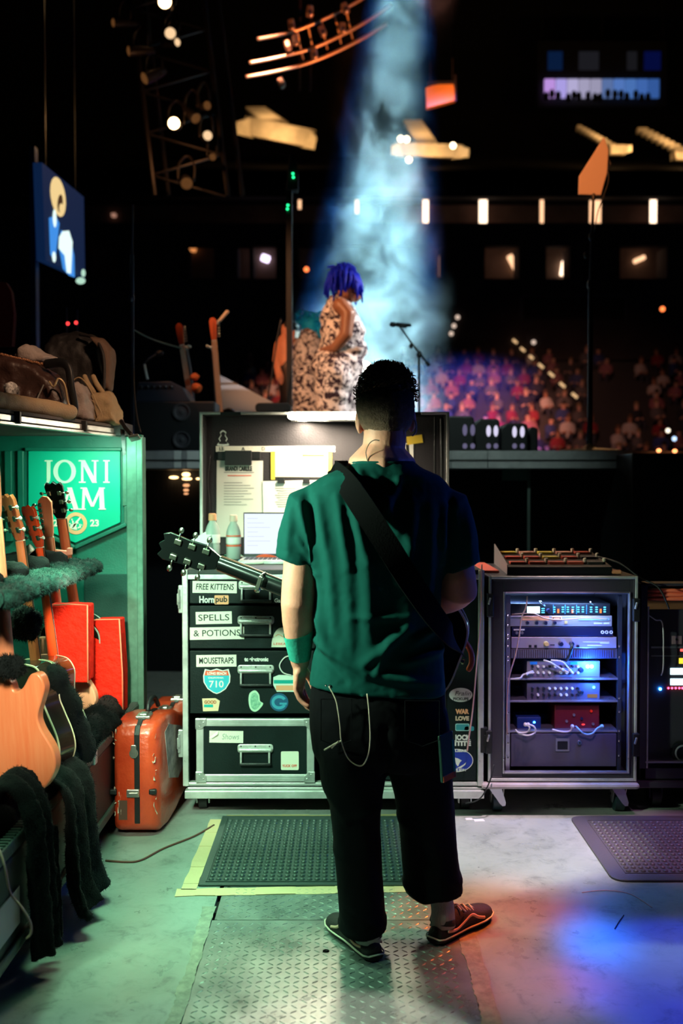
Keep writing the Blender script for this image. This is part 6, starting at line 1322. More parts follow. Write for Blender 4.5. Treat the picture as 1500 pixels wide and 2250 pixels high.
ch = panel_item('chart_sheet', 603, 992, 722, 1048, mat('cream chart', (.85, .78, .55), .75), 'cream chart sheet held by yellow tape strips on the lid', 'paper')
for k in range(7):
    a0, a1, c0, c1 = q(608, 998+k*7, 716, 998.7+k*7, YP); b = B(); b.bb(a0, a1, YP-.0018, YP-.0012, c0, c1); b.o('rule_line', mat('pale ruling', (.5, .5, .4), .7), ch)
a0, a1, c0, c1 = q(664, 999, 712, 1003, YP); b = B(); b.bb(a0, a1, YP-.0018, YP-.0012, c0, c1); b.o('rule_line', m_redp, ch)
m_yel = mat('yellow tape', (.85, .6, .06), .6)
for i, (u0, u1, lab) in enumerate(((595, 604, 'upright yellow tape strip at the left of the cream chart'), (720, 729, 'upright yellow tape strip at the right of the cream chart'))): panel_item('yellow_tape', u0, 992, u1, 1054, m_yel, lab, 'tape', d=.002)
p2 = panel_item('note_sheet', 578, 1056, 706, 1180, m_white, 'white note sheet clipped below the cream chart, beside the mans shoulder', 'paper', d=.003, rot=-1)
for k in range(9):
    a0, a1, c0, c1 = q(604+(k % 3)*3, 1072+k*5, 650+(k*7 % 11), 1074+k*5, YP); b = B(); b.bb(a0, a1, YP-.0052, YP-.0044, c0, c1); b.o('text_line', m_fine, p2)
for u in (618, 673):
    b = B(); a0, a1, c0, c1 = q(u-9, 1050, u+9, 1062, YP); b.prism([(a0, c0), (a1, c0), (a1-.008, c1), (a0+.008, c1)], YP-.014, YP-.005); b.o('binder_clip', m_black, label='black binder clip holding the note sheet, %s one' % ('left' if u < 650 else 'right'), cat='clip', bevel=.002)
panel_item('yellow_note', 737, 1018, 776, 1032, m_yel, 'small yellow note on the lid left of the mans neck', 'note', d=.001)
panel_item('yellow_note', 893, 957, 928, 975, m_yel, 'crumpled yellow tape piece on the lid right of the mans neck', 'tape', d=.003, rot=-8)
ar = panel_item('arrow_label', 884, 974, 908, 1017, m_white, 'white label with a black down arrow on the lid', 'label', d=.001)
P = [at(u, v, YP-.0025) for u, v in ((891, 976), (898, 976), (899, 1001), (904, 999), (896, 1013), (887, 1001), (893, 1001))]; b = B(); b.prism([(p.x, p.z) for p in P], YP-.0030, YP-.0022); b.o('arrow', m_ink, ar)
b = B(); b.cyl(at(970, 920, YP-.03), at(972, 1060, YP-.03), .012); b.cyl(at(955, 915, YP-.02), at(955, 1080, YP-.02), .006); b.o('lid_stay', m_stand, lid, smooth=40)
b = B(); b.tube(cat([at(462, 1000, YP-.02), at(456, 1060, YP-.02), at(461, 1110, YP-.02), at(458, 1150, YP-.02)], 5), .0025, 6); b.o('thin_cable', m_black, lid, smooth=True)
# lamp bar on the lid edge
a0, a1, c0, c1 = q(640, 907, 800, 921, LY-.03); t = thing('lamp_bar', ((a0+a1)/2, LY-.04, c0), 'glaring white work lamp bar clipped along the top edge of the lid', 'lamp')
b = B(); b.tube([(a0, LY-.05, (c0+c1)/2), (a1, LY-.05, (c0+c1)/2)], .019, 12, True); b.o('tube', emi('work lamp', (1.0, .86, .62), 65), t, smooth=True)
b = B(); b.bb(a0-.01, a1+.01, LY-.034, LY+.005, c0-.002, c1+.006); b.o('holder', m_black, t, bevel=.003)
b = B()
for k in range(40): x = a0+(a1-a0)*k/40; b.bb(x, x+.003, LY-.032, LY-.002, c0-.012, c0-.002)
b.o('fins', m_black, t, kind='stuff')
light('lamp_bar_glow', 'AREA', ((a0+a1)/2, LY-.065, c0-.004), ((a0+a1)/2-.05, LY-.12, BZ1), 19, (1.0, .84, .62), shape='RECTANGLE', size=a1-a0, size_y=.03)
# things on the worktop
def worktop(u, v): # point on worktop plane
    t_ = (u-750)/FPX; y = (1125-v)/FPX; d = V((t_, CA+y*SA, y*CA-SA)); k = (BZ1-CAMH)/d.z; return V((0, 0, CAMH))+d*k
lp = thing('laptop', (at(600, 1225, 4.86).x, 4.8, BZ1), 'open silver laptop with a blank white screen on the workbox', 'laptop')
x0, x1, z0, z1 = q(535, 1126, 680, 1226, 4.86); b = B(); b.bb(x0, x1, 4.58, 4.85, BZ1+.001, BZ1+.016); ba = b.o('base', m_alu, lp, bevel=.003)
b = B()
for i in range(5):
    for j in range(12): b.bb(x0+.02+j*.022, x0+.038+j*.022, 4.66+i*.03, 4.684+i*.03, BZ1+.016, BZ1+.0175)
b.o('keys', m_black, ba, kind='stuff'); b = B(); b.bb(x0+.1, x1-.1, 4.59, 4.645, BZ1+.016, BZ1+.0165); b.o('touchpad', m_steel, ba)
b = B(); b.bb(x0, x1, 4.855, 4.865, BZ1+.012, z1); sc_ = b.o('display_lid', m_black, lp, bevel=.003); b = B(); b.bb(x0+.005, x1-.005, 4.852, 4.8545, BZ1+.03, z1-.006); b.o('display', emi('laptop screen', (.82, .9, 1.0), 1.1), sc_)
for k in range(7):
    b = B(); a0_ = x0+.02; b.bb(a0_, a0_+.05+.03*(k % 3), 4.8512, 4.8518, z1-.03-k*.022, z1-.028-k*.022); b.o('screen_line', emi('screen grey', (.72, .78, .88), .85), sc_)
m_glass = bpy.data.materials.new('clear bottle'); m_glass.use_nodes = True; g = m_glass.node_tree.nodes['Principled BSDF']; g.inputs['Base Color'].default_value = (.85, .97, .9, 1); g.inputs['Roughness'].default_value = .06; g.inputs['Transmission Weight'].default_value = .5; g.inputs['IOR'].default_value = 1.2
def bottle(u, vt, Y, lab, capm, liq, bands, r_=.036):
    p = at(u, 1226, Y); H = at(u, vt, Y).z-BZ1; t = thing('drink_bottle', (p.x, Y, BZ1), lab, 'bottle'); c = (p.x, Y, BZ1)
    b = B(); b.lathe([(r_*.8, .001), (r_, .008), (r_, H*.32), (r_*.93, H*.36), (r_, H*.40), (r_, H*.56), (r_*.95, H*.64), (r_*.75, H*.74), (r_*.45, H*.82), (r_*.42, H*.86)], c, n=24); bo = b.o('bottle_body', m_glass, t, smooth=60)
    b = B(); b.lathe([(r_*.74, .004), (r_*.94, .01), (r_*.94, H*.32), (r_*.87, H*.36), (r_*.94, H*.40), (r_*.94, H*.55), (.001, H*.555)], c, n=24); b.o('drink', liq, t, smooth=60)
    b = B(); b.lathe([(r_*.52, H*.85), (r_*.54, H*.87), (r_*.52, H*.985), (r_*.4, H)], c, n=20); b.o('cap', capm, t, smooth=40)
    for z0, z1, m in bands: b = B(); b.lathe([(r_*1.01, H*z0), (r_*1.02, H*z0+.001), (r_*1.02, H*z1-.001), (r_*1.01, H*z1)], c, n=24); b.o('label_band', m, t, smooth=40)
bottle(467, 1128, 4.80, 'drink bottle with an orange cap and pale green drink, left one by the laptop', m_orange, mat('pale green drink', (.6, .9, .65), .2), [(.02, .09, mat('red print', (.85, .12, .05), .5)), (.38, .56, m_white)])
bottle(513, 1131, 4.86, 'clear water bottle with red banded label, right one by the laptop', mat('peach cap', (.8, .6, .5), .5), mat('clear drink', (.9, .97, .92), .1), [(.30, .34, m_redp), (.36, .5, m_white), (.52, .55, m_redp)])
b = B(); P = [at(u, v, 4.66) for u, v in ((398, 1199), (452, 1168), (458, 1214), (420, 1208))]; b.prism([(p.x, p.z) for p in P], 4.66, 4.664); b.o('white_sheet', m_white, label='bright white sheet leaning behind the guitar neck at the left end', cat='paper')
def lay(name, u, v, sz, m, lab, cat_, rot=0, sm=True, h=.012):
    p = worktop(u, v); b = B(); b.ell((p.x, p.y, BZ1+h/2+.001), (sz[0]/2, sz[1]/2, h/2), 14, 8, M.Rotation(R(rot), 3, 'Z')); return b.o(name, m, label=lab, cat=cat_, smooth=sm)
t = thing('cable_cutter', worktop(588, 1232), 'red handled hand tool lying on the worktop before the laptop', 'tool')
p = worktop(588, 1232); b = B(); b.tube(cat([p+V((-.05, 0, .014)), p+V((-.01, .006, .018)), p+V((.035, .004, .014))], 4), [.009, .012, .013, .014, .014, .013, .012, .011, .008], 10, True); b.o('grip', mat('red plastic', (.85, .1, .03), .35), t, smooth=True)
b = B(); b.tube([p+V((.035, .004, .014)), p+V((.085, .01, .012))], [.006, .002], 8, True); b.o('blade', m_steel, t)
lay('green_cloth', 512, 1226, (.10, .07), mat('green cloth', (.05, .3, .2), .8), 'small dark green pouch between the bottles and laptop', 'pouch', h=.02)
for u, v, L, m, rot, lab in ((536, 1236, .05, mat('cyan plastic', (.02, .5, .75), .4), -20, 'short cyan marker on the worktop'), (558, 1241, .075, m_pearl, 12, 'pale pocket knife lying nearest the worktop edge'), (530, 1228, .06, m_steel, 10, 'small steel screwdriver bit on the worktop')):
    p = worktop(u, v); d = V((math.cos(R(rot)), math.sin(R(rot)), 0))*L/2; b = B(); b.tube([p-d+V((0, 0, .008)), p+V((0, 0, .008)), p+d+V((0, 0, .008))], [.005, .0065, .005], 8, True); b.o('small_tool', m, label=lab, cat='tool', smooth=True)
p = worktop(440, 1250); b = B(); b.ell(p+V((.02, 0.02, .0)), (.06, .04, .02), 14, 8); remesh(b, 'clear_bag', mat('clear plastic bag', (.2, .3, .27), .15, bump=.4, bscale=40), .007, smooth_it=2, fn=lambda c, n: c+n*.006*noise.noise(c*60), label='crumpled clear plastic bag at the front left corner of the worktop', cat='bag')
# ---------------- equipment rack on the right ----------------
RY = 4.30; X0, X1 = at(1072, 1500, RY).x, at(1399, 1500, RY).x; RZ0, RZ1 = at(1200, 1716, RY).z, at(1200, 1266, RY).z; RYB = 4.98
m_lil = mat('satin silver rail', (.62, .6, .66), .35, .9, rvar=.1, vscale=20)
m_paint = mat('dark grey laminate', (.05, .046, .062), .3, bump=.1, bscale=140)
rk = thing('equipment_rack', ((X0+X1)/2, 4.6, 0), 'tall road case rack glowing blue inside, full of silver and black units', 'rack')
b = B(); b.bb(X0, X0+.02, RY, RYB, RZ0, RZ1); b.bb(X1-.02, X1, RY, RYB, RZ0, RZ1); b.bb(X0+.02, X1-.02, RY, RYB, RZ1-.02, RZ1); b.bb(X0+.02, X1-.02, RY, RYB, RZ0, RZ0+.02); b.bb(X0+.02, X1-.02, RYB-.02, RYB, RZ0+.02, RZ1-.02); b.o('case_shell', m_paint, rk, bevel=.002)
IX0, IX1, IZ0, IZ1 = q(1108, 1305, 1381, 1695, RY)
# front frame between outer edge and opening
for nm, a in (('frame_panel', (X0+.012, IX0-.008, RZ0+.01, RZ1-.01)), ('frame_panel', (IX1+.008, X1-.012, RZ0+.01, RZ1-.01)), ('frame_panel', (IX0-.008, IX1+.008, IZ1+.006, RZ1-.01)), ('frame_panel', (IX0-.008, IX1+.008, RZ0+.01, IZ0-.006))):
    b = B(); b.bb(a[0], a[1], RY+.004, RY+.03, a[2], a[3]); b.o(nm, m_paint, rk, bevel=.002)
def rim(par, x0, x1, z0, z1, w, y, m, nm, d=.02):
    for a in ((x0, x0+w, z0, z1), (x1-w, x1, z0, z1), (x0+w, x1-w, z1-w, z1), (x0+w, x1-w, z0, z0+w)):
        b = B(); b.bb(a[0], a[1], y-.006, y+d, a[2], a[3]); b.o(nm, m, par, bevel=.0025)
rim(rk, X0, X1, RZ0, RZ1, .012, RY, m_alu, 'edge_extrusion')
rim(rk, IX0-.009, IX1+.009, IZ0-.009, IZ1+.009, .008, RY+.002, m_lil, 'opening_edging')
b = B(); b.bb(X0-.03, X1+.01, RY-.03, RYB+.02, RZ0-.03, RZ0-.005); b.o('dolly_board', mat('scuffed dolly board', (.42, .36, .36), .5, var=.2), rk, bevel=.012)
for u, v in ((1073, 1630), (1396, 1636), (1076, 1330), (1397, 1340)):
    p = at(u, v, RY-.01); b = B(); b.box((p.x, RY-.008, p.z), (.03, .03, .10)); b.o('butterfly_latch', m_black, rk, bevel=.004)
    b = B(); b.box((p.x-.004, RY-.024, p.z+.02), (.008, .012, .03), M.Rotation(R(15), 3, 'Y')); b.o('latch_wing', m_steel, rk, bevel=.002)
for x, sgn in ((X0+.05, 1), (X1-.06, -1)):
    for y in (RY+.07, RYB-.1):
        b = B(); b.cyl((x-.02, y, .05), (x+.02, y, .05), .05, n=20); cs = b.o('caster', mat('dark teal rubber', (.01, .03, .035), .5), rk, smooth=40)
        b = B()
        for dx in (-.027, .024): b.add([(x+dx, y-.05, RZ0-.032), (x+dx, y+.05, RZ0-.032), (x+dx, y+.012, .036), (x+dx, y-.012, .036), (x+dx+.003, y-.05, RZ0-.032), (x+dx+.003, y+.05, RZ0-.032), (x+dx+.003, y+.012, .036), (x+dx+.003, y-.012, .036)], [(0, 1, 2, 3), (4, 7, 6, 5), (0, 4, 5, 1), (1, 5, 6, 2), (2, 6, 7, 3), (3, 7, 4, 0)])
        b.o('fork', m_steel, cs)
        b = B(); b.add([(x-.045, y-.056, RZ0-.032), (x+.012, y-.056, RZ0-.032), (x+.032, y-.056, .05), (x+.03, y-.056, .036), (x+.018, y-.056, .034), (x+.006, y-.056, .045), (x-.045, y-.052, RZ0-.032), (x+.012, y-.052, RZ0-.032), (x+.032, y-.052, .05), (x+.03, y-.052, .036), (x+.018, y-.052, .034), (x+.006, y-.052, .045)], [(0, 1, 2, 3, 4, 5), (11, 10, 9, 8, 7, 6)]+[(i, i+6, (i+1) % 6+6, (i+1) % 6) for i in range(6)]); b.o('brake_plate', m_lil, cs)
YU = RY+.06
a0, a1, c0, c1 = q(1110, 1308, 1121, 1692, YU); b = B(); b.bb(a0, a1, YU-.004, YU+.02, c0, c1); b.o('rack_rail', m_lil, rk)
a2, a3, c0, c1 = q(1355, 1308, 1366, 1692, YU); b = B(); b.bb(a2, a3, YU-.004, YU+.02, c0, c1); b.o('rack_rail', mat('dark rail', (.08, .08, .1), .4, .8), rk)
def screw(par, u, v, r_=.0055):
    p = at(u, v, YU-.005); b = B(); b.lathe([(r_, 0), (r_*.85, .003), (r_*.3, .0045), (.0004, .0042)], (p.x, YU-.005, p.z), (0, -1, 0), 10); b.o('screw', m_chrome, par, smooth=40)
for v in (1353, 1374, 1396, 1404, 1420, 1444, 1452, 1492, 1566, 1612, 1633, 1664): screw(rk, 1115.5, v)
for v in (1420, 1444, 1534, 1564, 1606, 1628, 1660): screw(rk, 1360, v)
def unit(nm, u0, v0, u1, v1, m, lab, cat_='rack unit', d=.3, grp='units mounted in the rack'):
    x0, x1, z0, z1 = q(u0, v0, u1, v1, YU); t = thing(nm, ((x0+x1)/2, YU+.1, z0), lab, cat_, grp)
    b = B(); b.bb(x0, x1, YU, YU+d, z0, z1); f = b.o('faceplate', m, t, bevel=.0015); return t
def U(u, v, d=.0): return at(u, v, YU-d)
def plate(par, u0, v0, u1, v1, m, nm, d=.002): x0, x1, z0, z1 = q(u0, v0, u1, v1, YU); b = B(); b.bb(x0, x1, YU-d, YU+.001, z0, z1); return b.o(nm, m, par)
def knob(par, u, v, r_, m, L=.014, nm='knob'):
    p = U(u, v); b = B(); b.lathe([(r_, 0), (r_*.95, L*.7), (r_*.8, L), (.0005, L)], (p.x, YU, p.z), (0, -1, 0), 14); return b.o(nm, m, par, smooth=40)
m_usil = mat('silver faceplate', (.62, .6, .68), .35, .6, bump=.05, stretch=(1, 1, 40)); m_unav = mat('navy faceplate', (.02, .025, .08), .3, .3); m_ublk = mat('black faceplate', (.012, .014, .02), .35)
m_cy = emi('cyan display', (.45, .85, 1.0), 7); m_cyl = emi('cyan led', (.1, .6, 1.0), 2.2); m_orl = emi('orange led', (1, .25, .05), 1.6)
u1_ = unit('wireless_receiver', 1122, 1326, 1340, 1351, m_ublk, 'black wireless receiver with a glowing cyan display, top unit of the rack')
plate(u1_, 1158, 1333, 1185, 1347, m_cy, 'display', .003); knob(u1_, 1204, 1342, .010, m_unav)
for k in range(3): plate(u1_, 1189, 1336+k*4.5, 1196, 1338+k*4.5, m_cyl, 'button')
for u in (1217, 1236, 1247, 1258, 1270, 1280, 1298, 1310, 1328):
    for k in range(3): plate(u1_, u-2.5, 1333+k*5, u+2.5, 1335.5+k*5, m_cyl, 'led')
for u in (1226, 1257, 1319): plate(u1_, u-2, 1338, u+2, 1347, m_orl, 'meter')
for u in (1215, 1241, 1266, 1288): plate(u1_, u-.6, 1329, u+.6, 1349, mat('blue line', (.02, .2, .5), .5), 'divider')
u2_ = unit('preamp', 1112, 1353, 1344, 1376, m_usil, 'silver preamp with strips of orange tape, second unit of the rack')
plate(u2_, 1146, 1354, 1206, 1363, m_orange, 'tape_strip'); plate(u2_, 1212, 1354, 1234, 1363, m_orange, 'tape_strip'); plate(u2_, 1214, 1356, 1231, 1361, m_ink, 'tape_writing', .0026); plate(u2_, 1216, 1357.2, 1229, 1359.8, m_orange, 'tape_writing', .003)
for u in (1158, 1178, 1198, 1218): knob(u2_, u, 1368, .008, m_unav)
plate(u2_, 1240, 1364, 1246, 1370, emi('pale led', (.8, .8, .6), 1), 'button', .004); plate(u2_, 1270, 1358, 1338, 1363, mat('pale blue print', (.3, .6, .8), .4), 'print'); plate(u2_, 1304, 1368, 1322, 1371, m_white, 'print'); plate(u2_, 1326, 1368, 1338, 1371, m_white, 'print')
u3_ = unit('power_conditioner', 1124, 1378, 1346, 1398, m_unav, 'glossy navy power unit with three white rings at its right end')
for u in (1323, 1332, 1342):
    p = U(u, 1389); b = B(); b.ring2(oval(p.x, p.z, .0075, .0075), oval(p.x, p.z, .004, .004), YU-.003, YU); b.o('ring_knob', m_white, u3_)
plate(u3_, 1128, 1382, 1152, 1385, m_white, 'print')
for u in (1134, 1146): knob(u3_, u, 1390, .007, m_lil)
u4_ = unit('tube_amplifier', 1123, 1400, 1354, 1424, mat('pinkish silver faceplate', (.68, .58, .66), .32, .6, bump=.05, stretch=(1, 1, 40)), 'pinkish silver amplifier with chunky knobs below the navy unit')
for u, c in ((1199, mat('yellow knob', (.7, .5, .2), .4)), (1231, m_unav), (1255, m_unav)): knob(u4_, u, 1414, .011, c, .02)
for u in (1164, 1176, 1269): plate(u4_, u-3, 1417, u+3, 1423, m_ublk, 'socket', .003)
plate(u4_, 1208, 1416, 1218, 1418, m_ublk, 'print'); plate(u4_, 1290, 1417, 1322, 1419, m_white, 'print'); plate(u4_, 1280, 1410, 1338, 1411, m_white, 'print'); plate(u4_, 1318, 1412, 1338, 1414, m_white, 'print')
p = U(1253, 1414); b = B(); b.tube(cat([p+V((0, -.02, 0)), p+V((-.005, -.045, -.01)), p+V((-.012, -.03, -.05)), p+V((-.02, -.005, -.075))], 5), .007, 8); b.o('plug_cable', m_black, u4_, smooth=True)
u5_ = unit('vent_panel', 1122, 1426, 1356, 1447, mat('grey vent', (.10, .085, .11), .45, .4), 'ribbed grey vent panel in the middle of the rack')
for k in range(46):
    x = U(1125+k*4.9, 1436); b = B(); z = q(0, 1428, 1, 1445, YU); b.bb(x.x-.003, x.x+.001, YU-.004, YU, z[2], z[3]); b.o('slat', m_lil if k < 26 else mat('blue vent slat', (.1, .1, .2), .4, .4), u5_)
for v, lab in ((1492, 'upper'), (1541, 'middle'), (1607, 'lower')):
    x0, x1, z0, z1 = q(1114, v-2, 1358, v+2, YU); b = B(); b.bb(x0, x1, YU, YU+.32, z0, z1); b.o('rack_shelf', m_lil, rk, bevel=.001)
def mixer(v0, v1, lab, bright):
    x0, x1, z0, z1 = q(1158, v0, 1319, v1, YU+.01); Y = YU+.02
    t = thing('small_mixer', ((x0+x1)/2, Y+.05, z0), lab, 'mixer', 'small mixers on the rack shelves')
    b = B(); b.bb(x0, x1, Y, Y+.15, z0, z1); b.o('mixer_body', mat('mixer grey', (.3, .28, .34), .4, .3) if bright else mat('mixer grey dark', (.14, .13, .18), .4, .3), t, bevel=.003)
    r = random.Random(v0)
    for i in range(9):
        for j in range(2 if bright else 2):
            x = x0+(x1-x0)*(.07+.078*i); z = z0+(z1-z0)*(.3+.38*j); b = B(); m = m_white if r.random() < (.55 if bright else .4) else m_ublk
            b.lathe([(.006, 0), (.0055, .014), (.0004, .015)], (x, Y, z), (0, -1, 0), 10); b.o('knob', m, t, smooth=40)
    if bright:
        for k in (.09, .64): b = B(); b.bb(x0+(x1-x0)*k-.016, x0+(x1-x0)*k+.016, Y-.002, Y, z1-.016, z1-.004); b.o('blue_tape', mat('blue tape', (.02, .3, .9), .5), t)
        for k in range(2): b = B(); b.ell((x1-.035+.018*k-.02, Y-.004, (z0+z1)/2+.012), (.009, .004, .009), 10, 6); b.o('blue_led', emi('blue led', (.02, .25, 1.0), 90), t, smooth=True)
    else:
        b = B(); b.ell((x1-.028, Y-.004, z1-.02), (.006, .004, .006), 10, 6); b.o('blue_led', emi('blue led small', (.02, .25, 1.0), 30), t, smooth=True)
        b = B(); b.bb(x1-.055, x1-.012, Y-.002, Y, z0+.008, z0+.024); b.o('amber_window', emi('amber window', (.5, .3, .12), .5), t)
    p = V((x1-.1+.04, Y-.002, (z0+z1)/2)); b = B(); b.lathe([(.012, 0), (.012, .005), (.006, .008)], (x1-.085, Y, (z0+z1)/2-.004), (0, -1, 0), 12); b.o('jack', m_ublk, t)
    return t
m1 = mixer(1453, 1489, 'small grey mixer with two bright blue lamps and white patch leads, upper rack shelf', True)
m2 = mixer(1501, 1538, 'darker small mixer with one blue lamp, middle rack shelf', False)
light('blue_led_glow', 'POINT', U(1302, 1466, .05), None, 5.5, (.02, .15, 1.0), shadow_soft_size=.02)
light('blue_led_glow', 'POINT', U(1308, 1514, .04), None, 1.0, (.02, .15, 1.0), shadow_soft_size=.02)
m_lead = mat('pale lead', (.75, .7, .75), .4)
for i, (L, lab) in enumerate(((((1122, 1492), (1142, 1490), (1150, 1482), (1172, 1478)), 'pale patch lead curving into the upper mixer from the left'), (((1195, 1451), (1210, 1456), (1230, 1468), (1247, 1477)), 'pale patch lead slanting over the upper mixer'), (((1211, 1451), (1235, 1454), (1250, 1470), (1257, 1479)), 'second pale patch lead slanting over the upper mixer'))):
    b = B(); b.tube(cat([U(u, v, .012+.008*(k % 2)) for k, (u, v) in enumerate(L)], 5), .004, 8, True); a = U(*L[-1], .014); c = U(*L[-2], .02); b.tube([c.lerp(a, .3), a+V((0, .03, 0))], [.007, .006], 8, True); b.o('patch_lead', m_lead, label=lab, cat='cable', smooth=True)
x0, x1, z0, z1 = q(1138, 1579, 1191, 1605, YU); pd = thing('effect_pedal', ((x0+x1)/2, YU+.08, z0), 'small blue effect pedal with a glowing lamp on the lower rack shelf', 'pedal')
b = B(); b.bb(x0, x1, YU+.03, YU+.14, z0, z1); b.o('pedal_body', mat('blue pedal', (.02, .05, .2), .35, .3), pd, bevel=.004); b = B(); b.ell((x1-.03, YU+.028, (z0+z1)/2+.003), (.005, .003, .005), 8, 6); b.o('lamp', emi('blue led small', (.02, .25, 1.0), 30), pd, smooth=True)
x0, x1, z0, z1 = q(1222, 1553, 1322, 1606, YU); pd = thing('amp_modeller', ((x0+x1)/2, YU+.08, z0), 'dark red box with knobs on the lower rack shelf', 'pedal')
b = B(); b.bb(x0, x1, YU+.04, YU+.2, z0, z1); b.o('pedal_body', mat('dark red box', (.16, .012, .02), .35), pd, bevel=.005)
for u, v, m in ((1260, 1570, m_lil), (1244, 1584, m_lil), (1277, 1578, m_unav), (1298, 1562, m_red), (1302, 1590, m_lil)): p = at(u, v, YU+.04); b = B(); b.lathe([(.006, 0), (.006, .008), (.0004, .009)], (p.x, YU+.04, p.z), (0, -1, 0), 10); b.o('knob', m, pd, smooth=40)
p = at(1281, 1592, YU+.035); b = B(); b.ell(p, (.008, .004, .004), 8, 6); b.o('red_lamp', emi('red led', (1, .05, .05), 1.5), pd, smooth=True)
for i, (L, m, lab) in enumerate(((((1133, 1604), (1140, 1610), (1158, 1608), (1163, 1598), (1154, 1592)), m_lead, 'pale lead curling left of the blue pedal'), (((1140, 1612), (1160, 1616), (1176, 1608), (1172, 1596), (1160, 1592)), m_lead, 'pale lead looping under the blue pedal'), (((1214, 1603), (1235, 1608), (1252, 1606), (1257, 1596)), m_lead, 'white plug lead at the left of the red box'), (((1265, 1596), (1275, 1606), (1285, 1613), (1300, 1612), (1312, 1600), (1322, 1596)), mat('light blue lead', (.3, .6, .9), .4), 'light blue lead curving before the red box'))):
    b = B(); b.tube(cat([U(u, v, .02+.01*(k % 2)) for k, (u, v) in enumerate(L)], 5), .004, 8, True); a = U(*L[-1], .02); b.ell(a, (.009, .012, .009), 8, 6); b.o('patch_lead', m, label=lab, cat='cable', smooth=True)
dr = unit('lockbox', 1122, 1612, 1354, 1684, mat('lilac grey drawer', (.13, .115, .17), .42, .4, var=.1), 'lilac grey locking drawer at the bottom of the rack', 'drawer')
x0, x1, z0, z1 = q(1220, 1622, 1250, 1650, YU); b = B(); b.ring2(rrect(x0, x1, z0, z1, .004), rrect(x0+.007, x1-.007, z0+.007, z1-.012, .003), YU-.006, YU); b.o('latch', m_lil, dr); b = B(); b.bb(x0+.006, x1-.006, YU-.002, YU, z0+.008, z1-.006); b.o('latch_recess', m_ublk, dr)
kp = knob(dr, 1272, 1631, .011, m_chrome, .010, 'lock'); knob(dr, 1272, 1631, .004, m_ublk, .012, 'keyhole')
b = B(); b.tube(cat([U(1158, 1310, .02), U(1155, 1335, .03), U(1146, 1356, .03), U(1140, 1400, .03), U(1132, 1440, .028), U(1118, 1490, .025), U(1113, 1560, .025), U(1114, 1614, .02)], 6), .0032, 6); b.o('rack_cable', mat('tan lead', (.55, .32, .25), .5), label='long tan cable hanging down the left rail of the rack', cat='cable', smooth=True)
b = B(); b.tube(cat([U(1124, 1350, .02), U(1170, 1348, .03), U(1195, 1358, .03), U(1230, 1362, .03), U(1290, 1358, .03), U(1335, 1361, .02)], 6), .0026, 6); b.o('rack_cable', mat('tan lead', (.55, .32, .25), .5), label='thin tan cable crossing the second rack unit', cat='cable', smooth=True)
for u, v, u2, v2 in ((1186, 1321, 1197, 1331), (1297, 1323, 1302, 1328)):
    b = B(); b.tube([U(u, v, .03), U(u2, v2, .01)], .004, 8, True); b.o('antenna_stub', m_chrome, u1_, smooth=True)
# tray of sockets on top of the rack
TY0 = 4.36
tz = RZ1
t = thing('switch_tray', (at(1200, 1260, 4.4).x, 4.5, tz), 'pedal switch tray with rows of red and yellow strips on top of the rack', 'pedalboard')
p0, p1 = at(1115, 1262, 4.36), at(1345, 1262, 4.36); b0, b1 = at(1087, 1228, 4.95), at(1300, 1228, 4.95)
b = B(); A = [(p0.x, 4.36), (p1.x, 4.36), (b1.x, 4.95), (b0.x, 4.95)]
hts = (tz+.036, tz+.036, tz+.06, tz+.06)
b.add([(x, y, tz+.002) for x, y in A]+[(x, y, h) for (x, y), h in zip(A, hts)], [(0, 3, 2, 1), (4, 5, 6, 7), (0, 1, 5, 4), (1, 2, 6, 5), (2, 3, 7, 6), (3, 0, 4, 7)]); tb = b.o('tray_body', m_black, t, bevel=.003)
b = B(); b.add([(p0.x-.004, 4.355, tz+.002), (b0.x-.004, 4.95, tz+.002), (b0.x-.004, 4.95, tz+.10), (p0.x-.004, 4.355, tz+.045), (p0.x, 4.355, tz+.002), (b0.x, 4.95, tz+.002), (b0.x, 4.95, tz+.10), (p0.x, 4.355, tz+.045)], [(0, 1, 2, 3), (4, 7, 6, 5), (0, 4, 5, 1), (1, 5, 6, 2), (2, 6, 7, 3), (3, 7, 4, 0)]); b.o('side_plate', mat('pinkish steel', (.5, .42, .45), .4, .6), t)
cols = [mat('tray red', (.75, .10, .06), .5), mat('tray yellow', (.9, .7, .1), .5), mat('tray salmon', (.85, .4, .3), .5), mat('tray dark', (.05, .04, .04), .5)]
rows = [(.08, (0, 0, 0, 0, 3)), (.42, (0, 0, 1, 0, 3)), (.76, (1, 2, 1, 2, 0))]
for f, cs in rows:
    y = 4.36+.59*f+.03; hz = tz+.036+.024*f; xa = p0.x+(b0.x-p0.x)*f+.01; xb = p1.x+(b1.x-p1.x)*f-.02; n = 5
    for k, c in enumerate(cs):
        xs = xa+(xb-xa)*k/n; xe = xa+(xb-xa)*(k+1)/n
        b = B(); b.bb(xs+.012, xe-.004, y, y+.05, hz, hz+.014); b.o('colour_strip', cols[c], t, bevel=.003)
        b = B(); b.lathe([(.007, 0), (.006, .012), (.009, .018), (.008, .028), (.0005, .03)], (xs+.004+(xe-xs), y+.02, hz), n=10); b.o('footswitch', mat('cream switch', (.85, .75, .6), .4), t, smooth=40)
b = B(); b.box((p1.x+.0, 4.39, tz+.012), (.09, .06, .014), M.Rotation(R(-10), 3, 'Z')); b.o('orange_strap', mat('orange strap', (.8, .3, .15), .6), label='orange strap end lying on the rack top right of the tray', cat='strap', bevel=.004)
b = B(); b.bb(X0+.0, X0+.07, 4.45, 4.9, tz+.001, tz+.012); b.o('red_strap', mat('red strap', (.75, .13, .1), .6), label='red strap lying on the rack top left of the tray', cat='strap', bevel=.003)
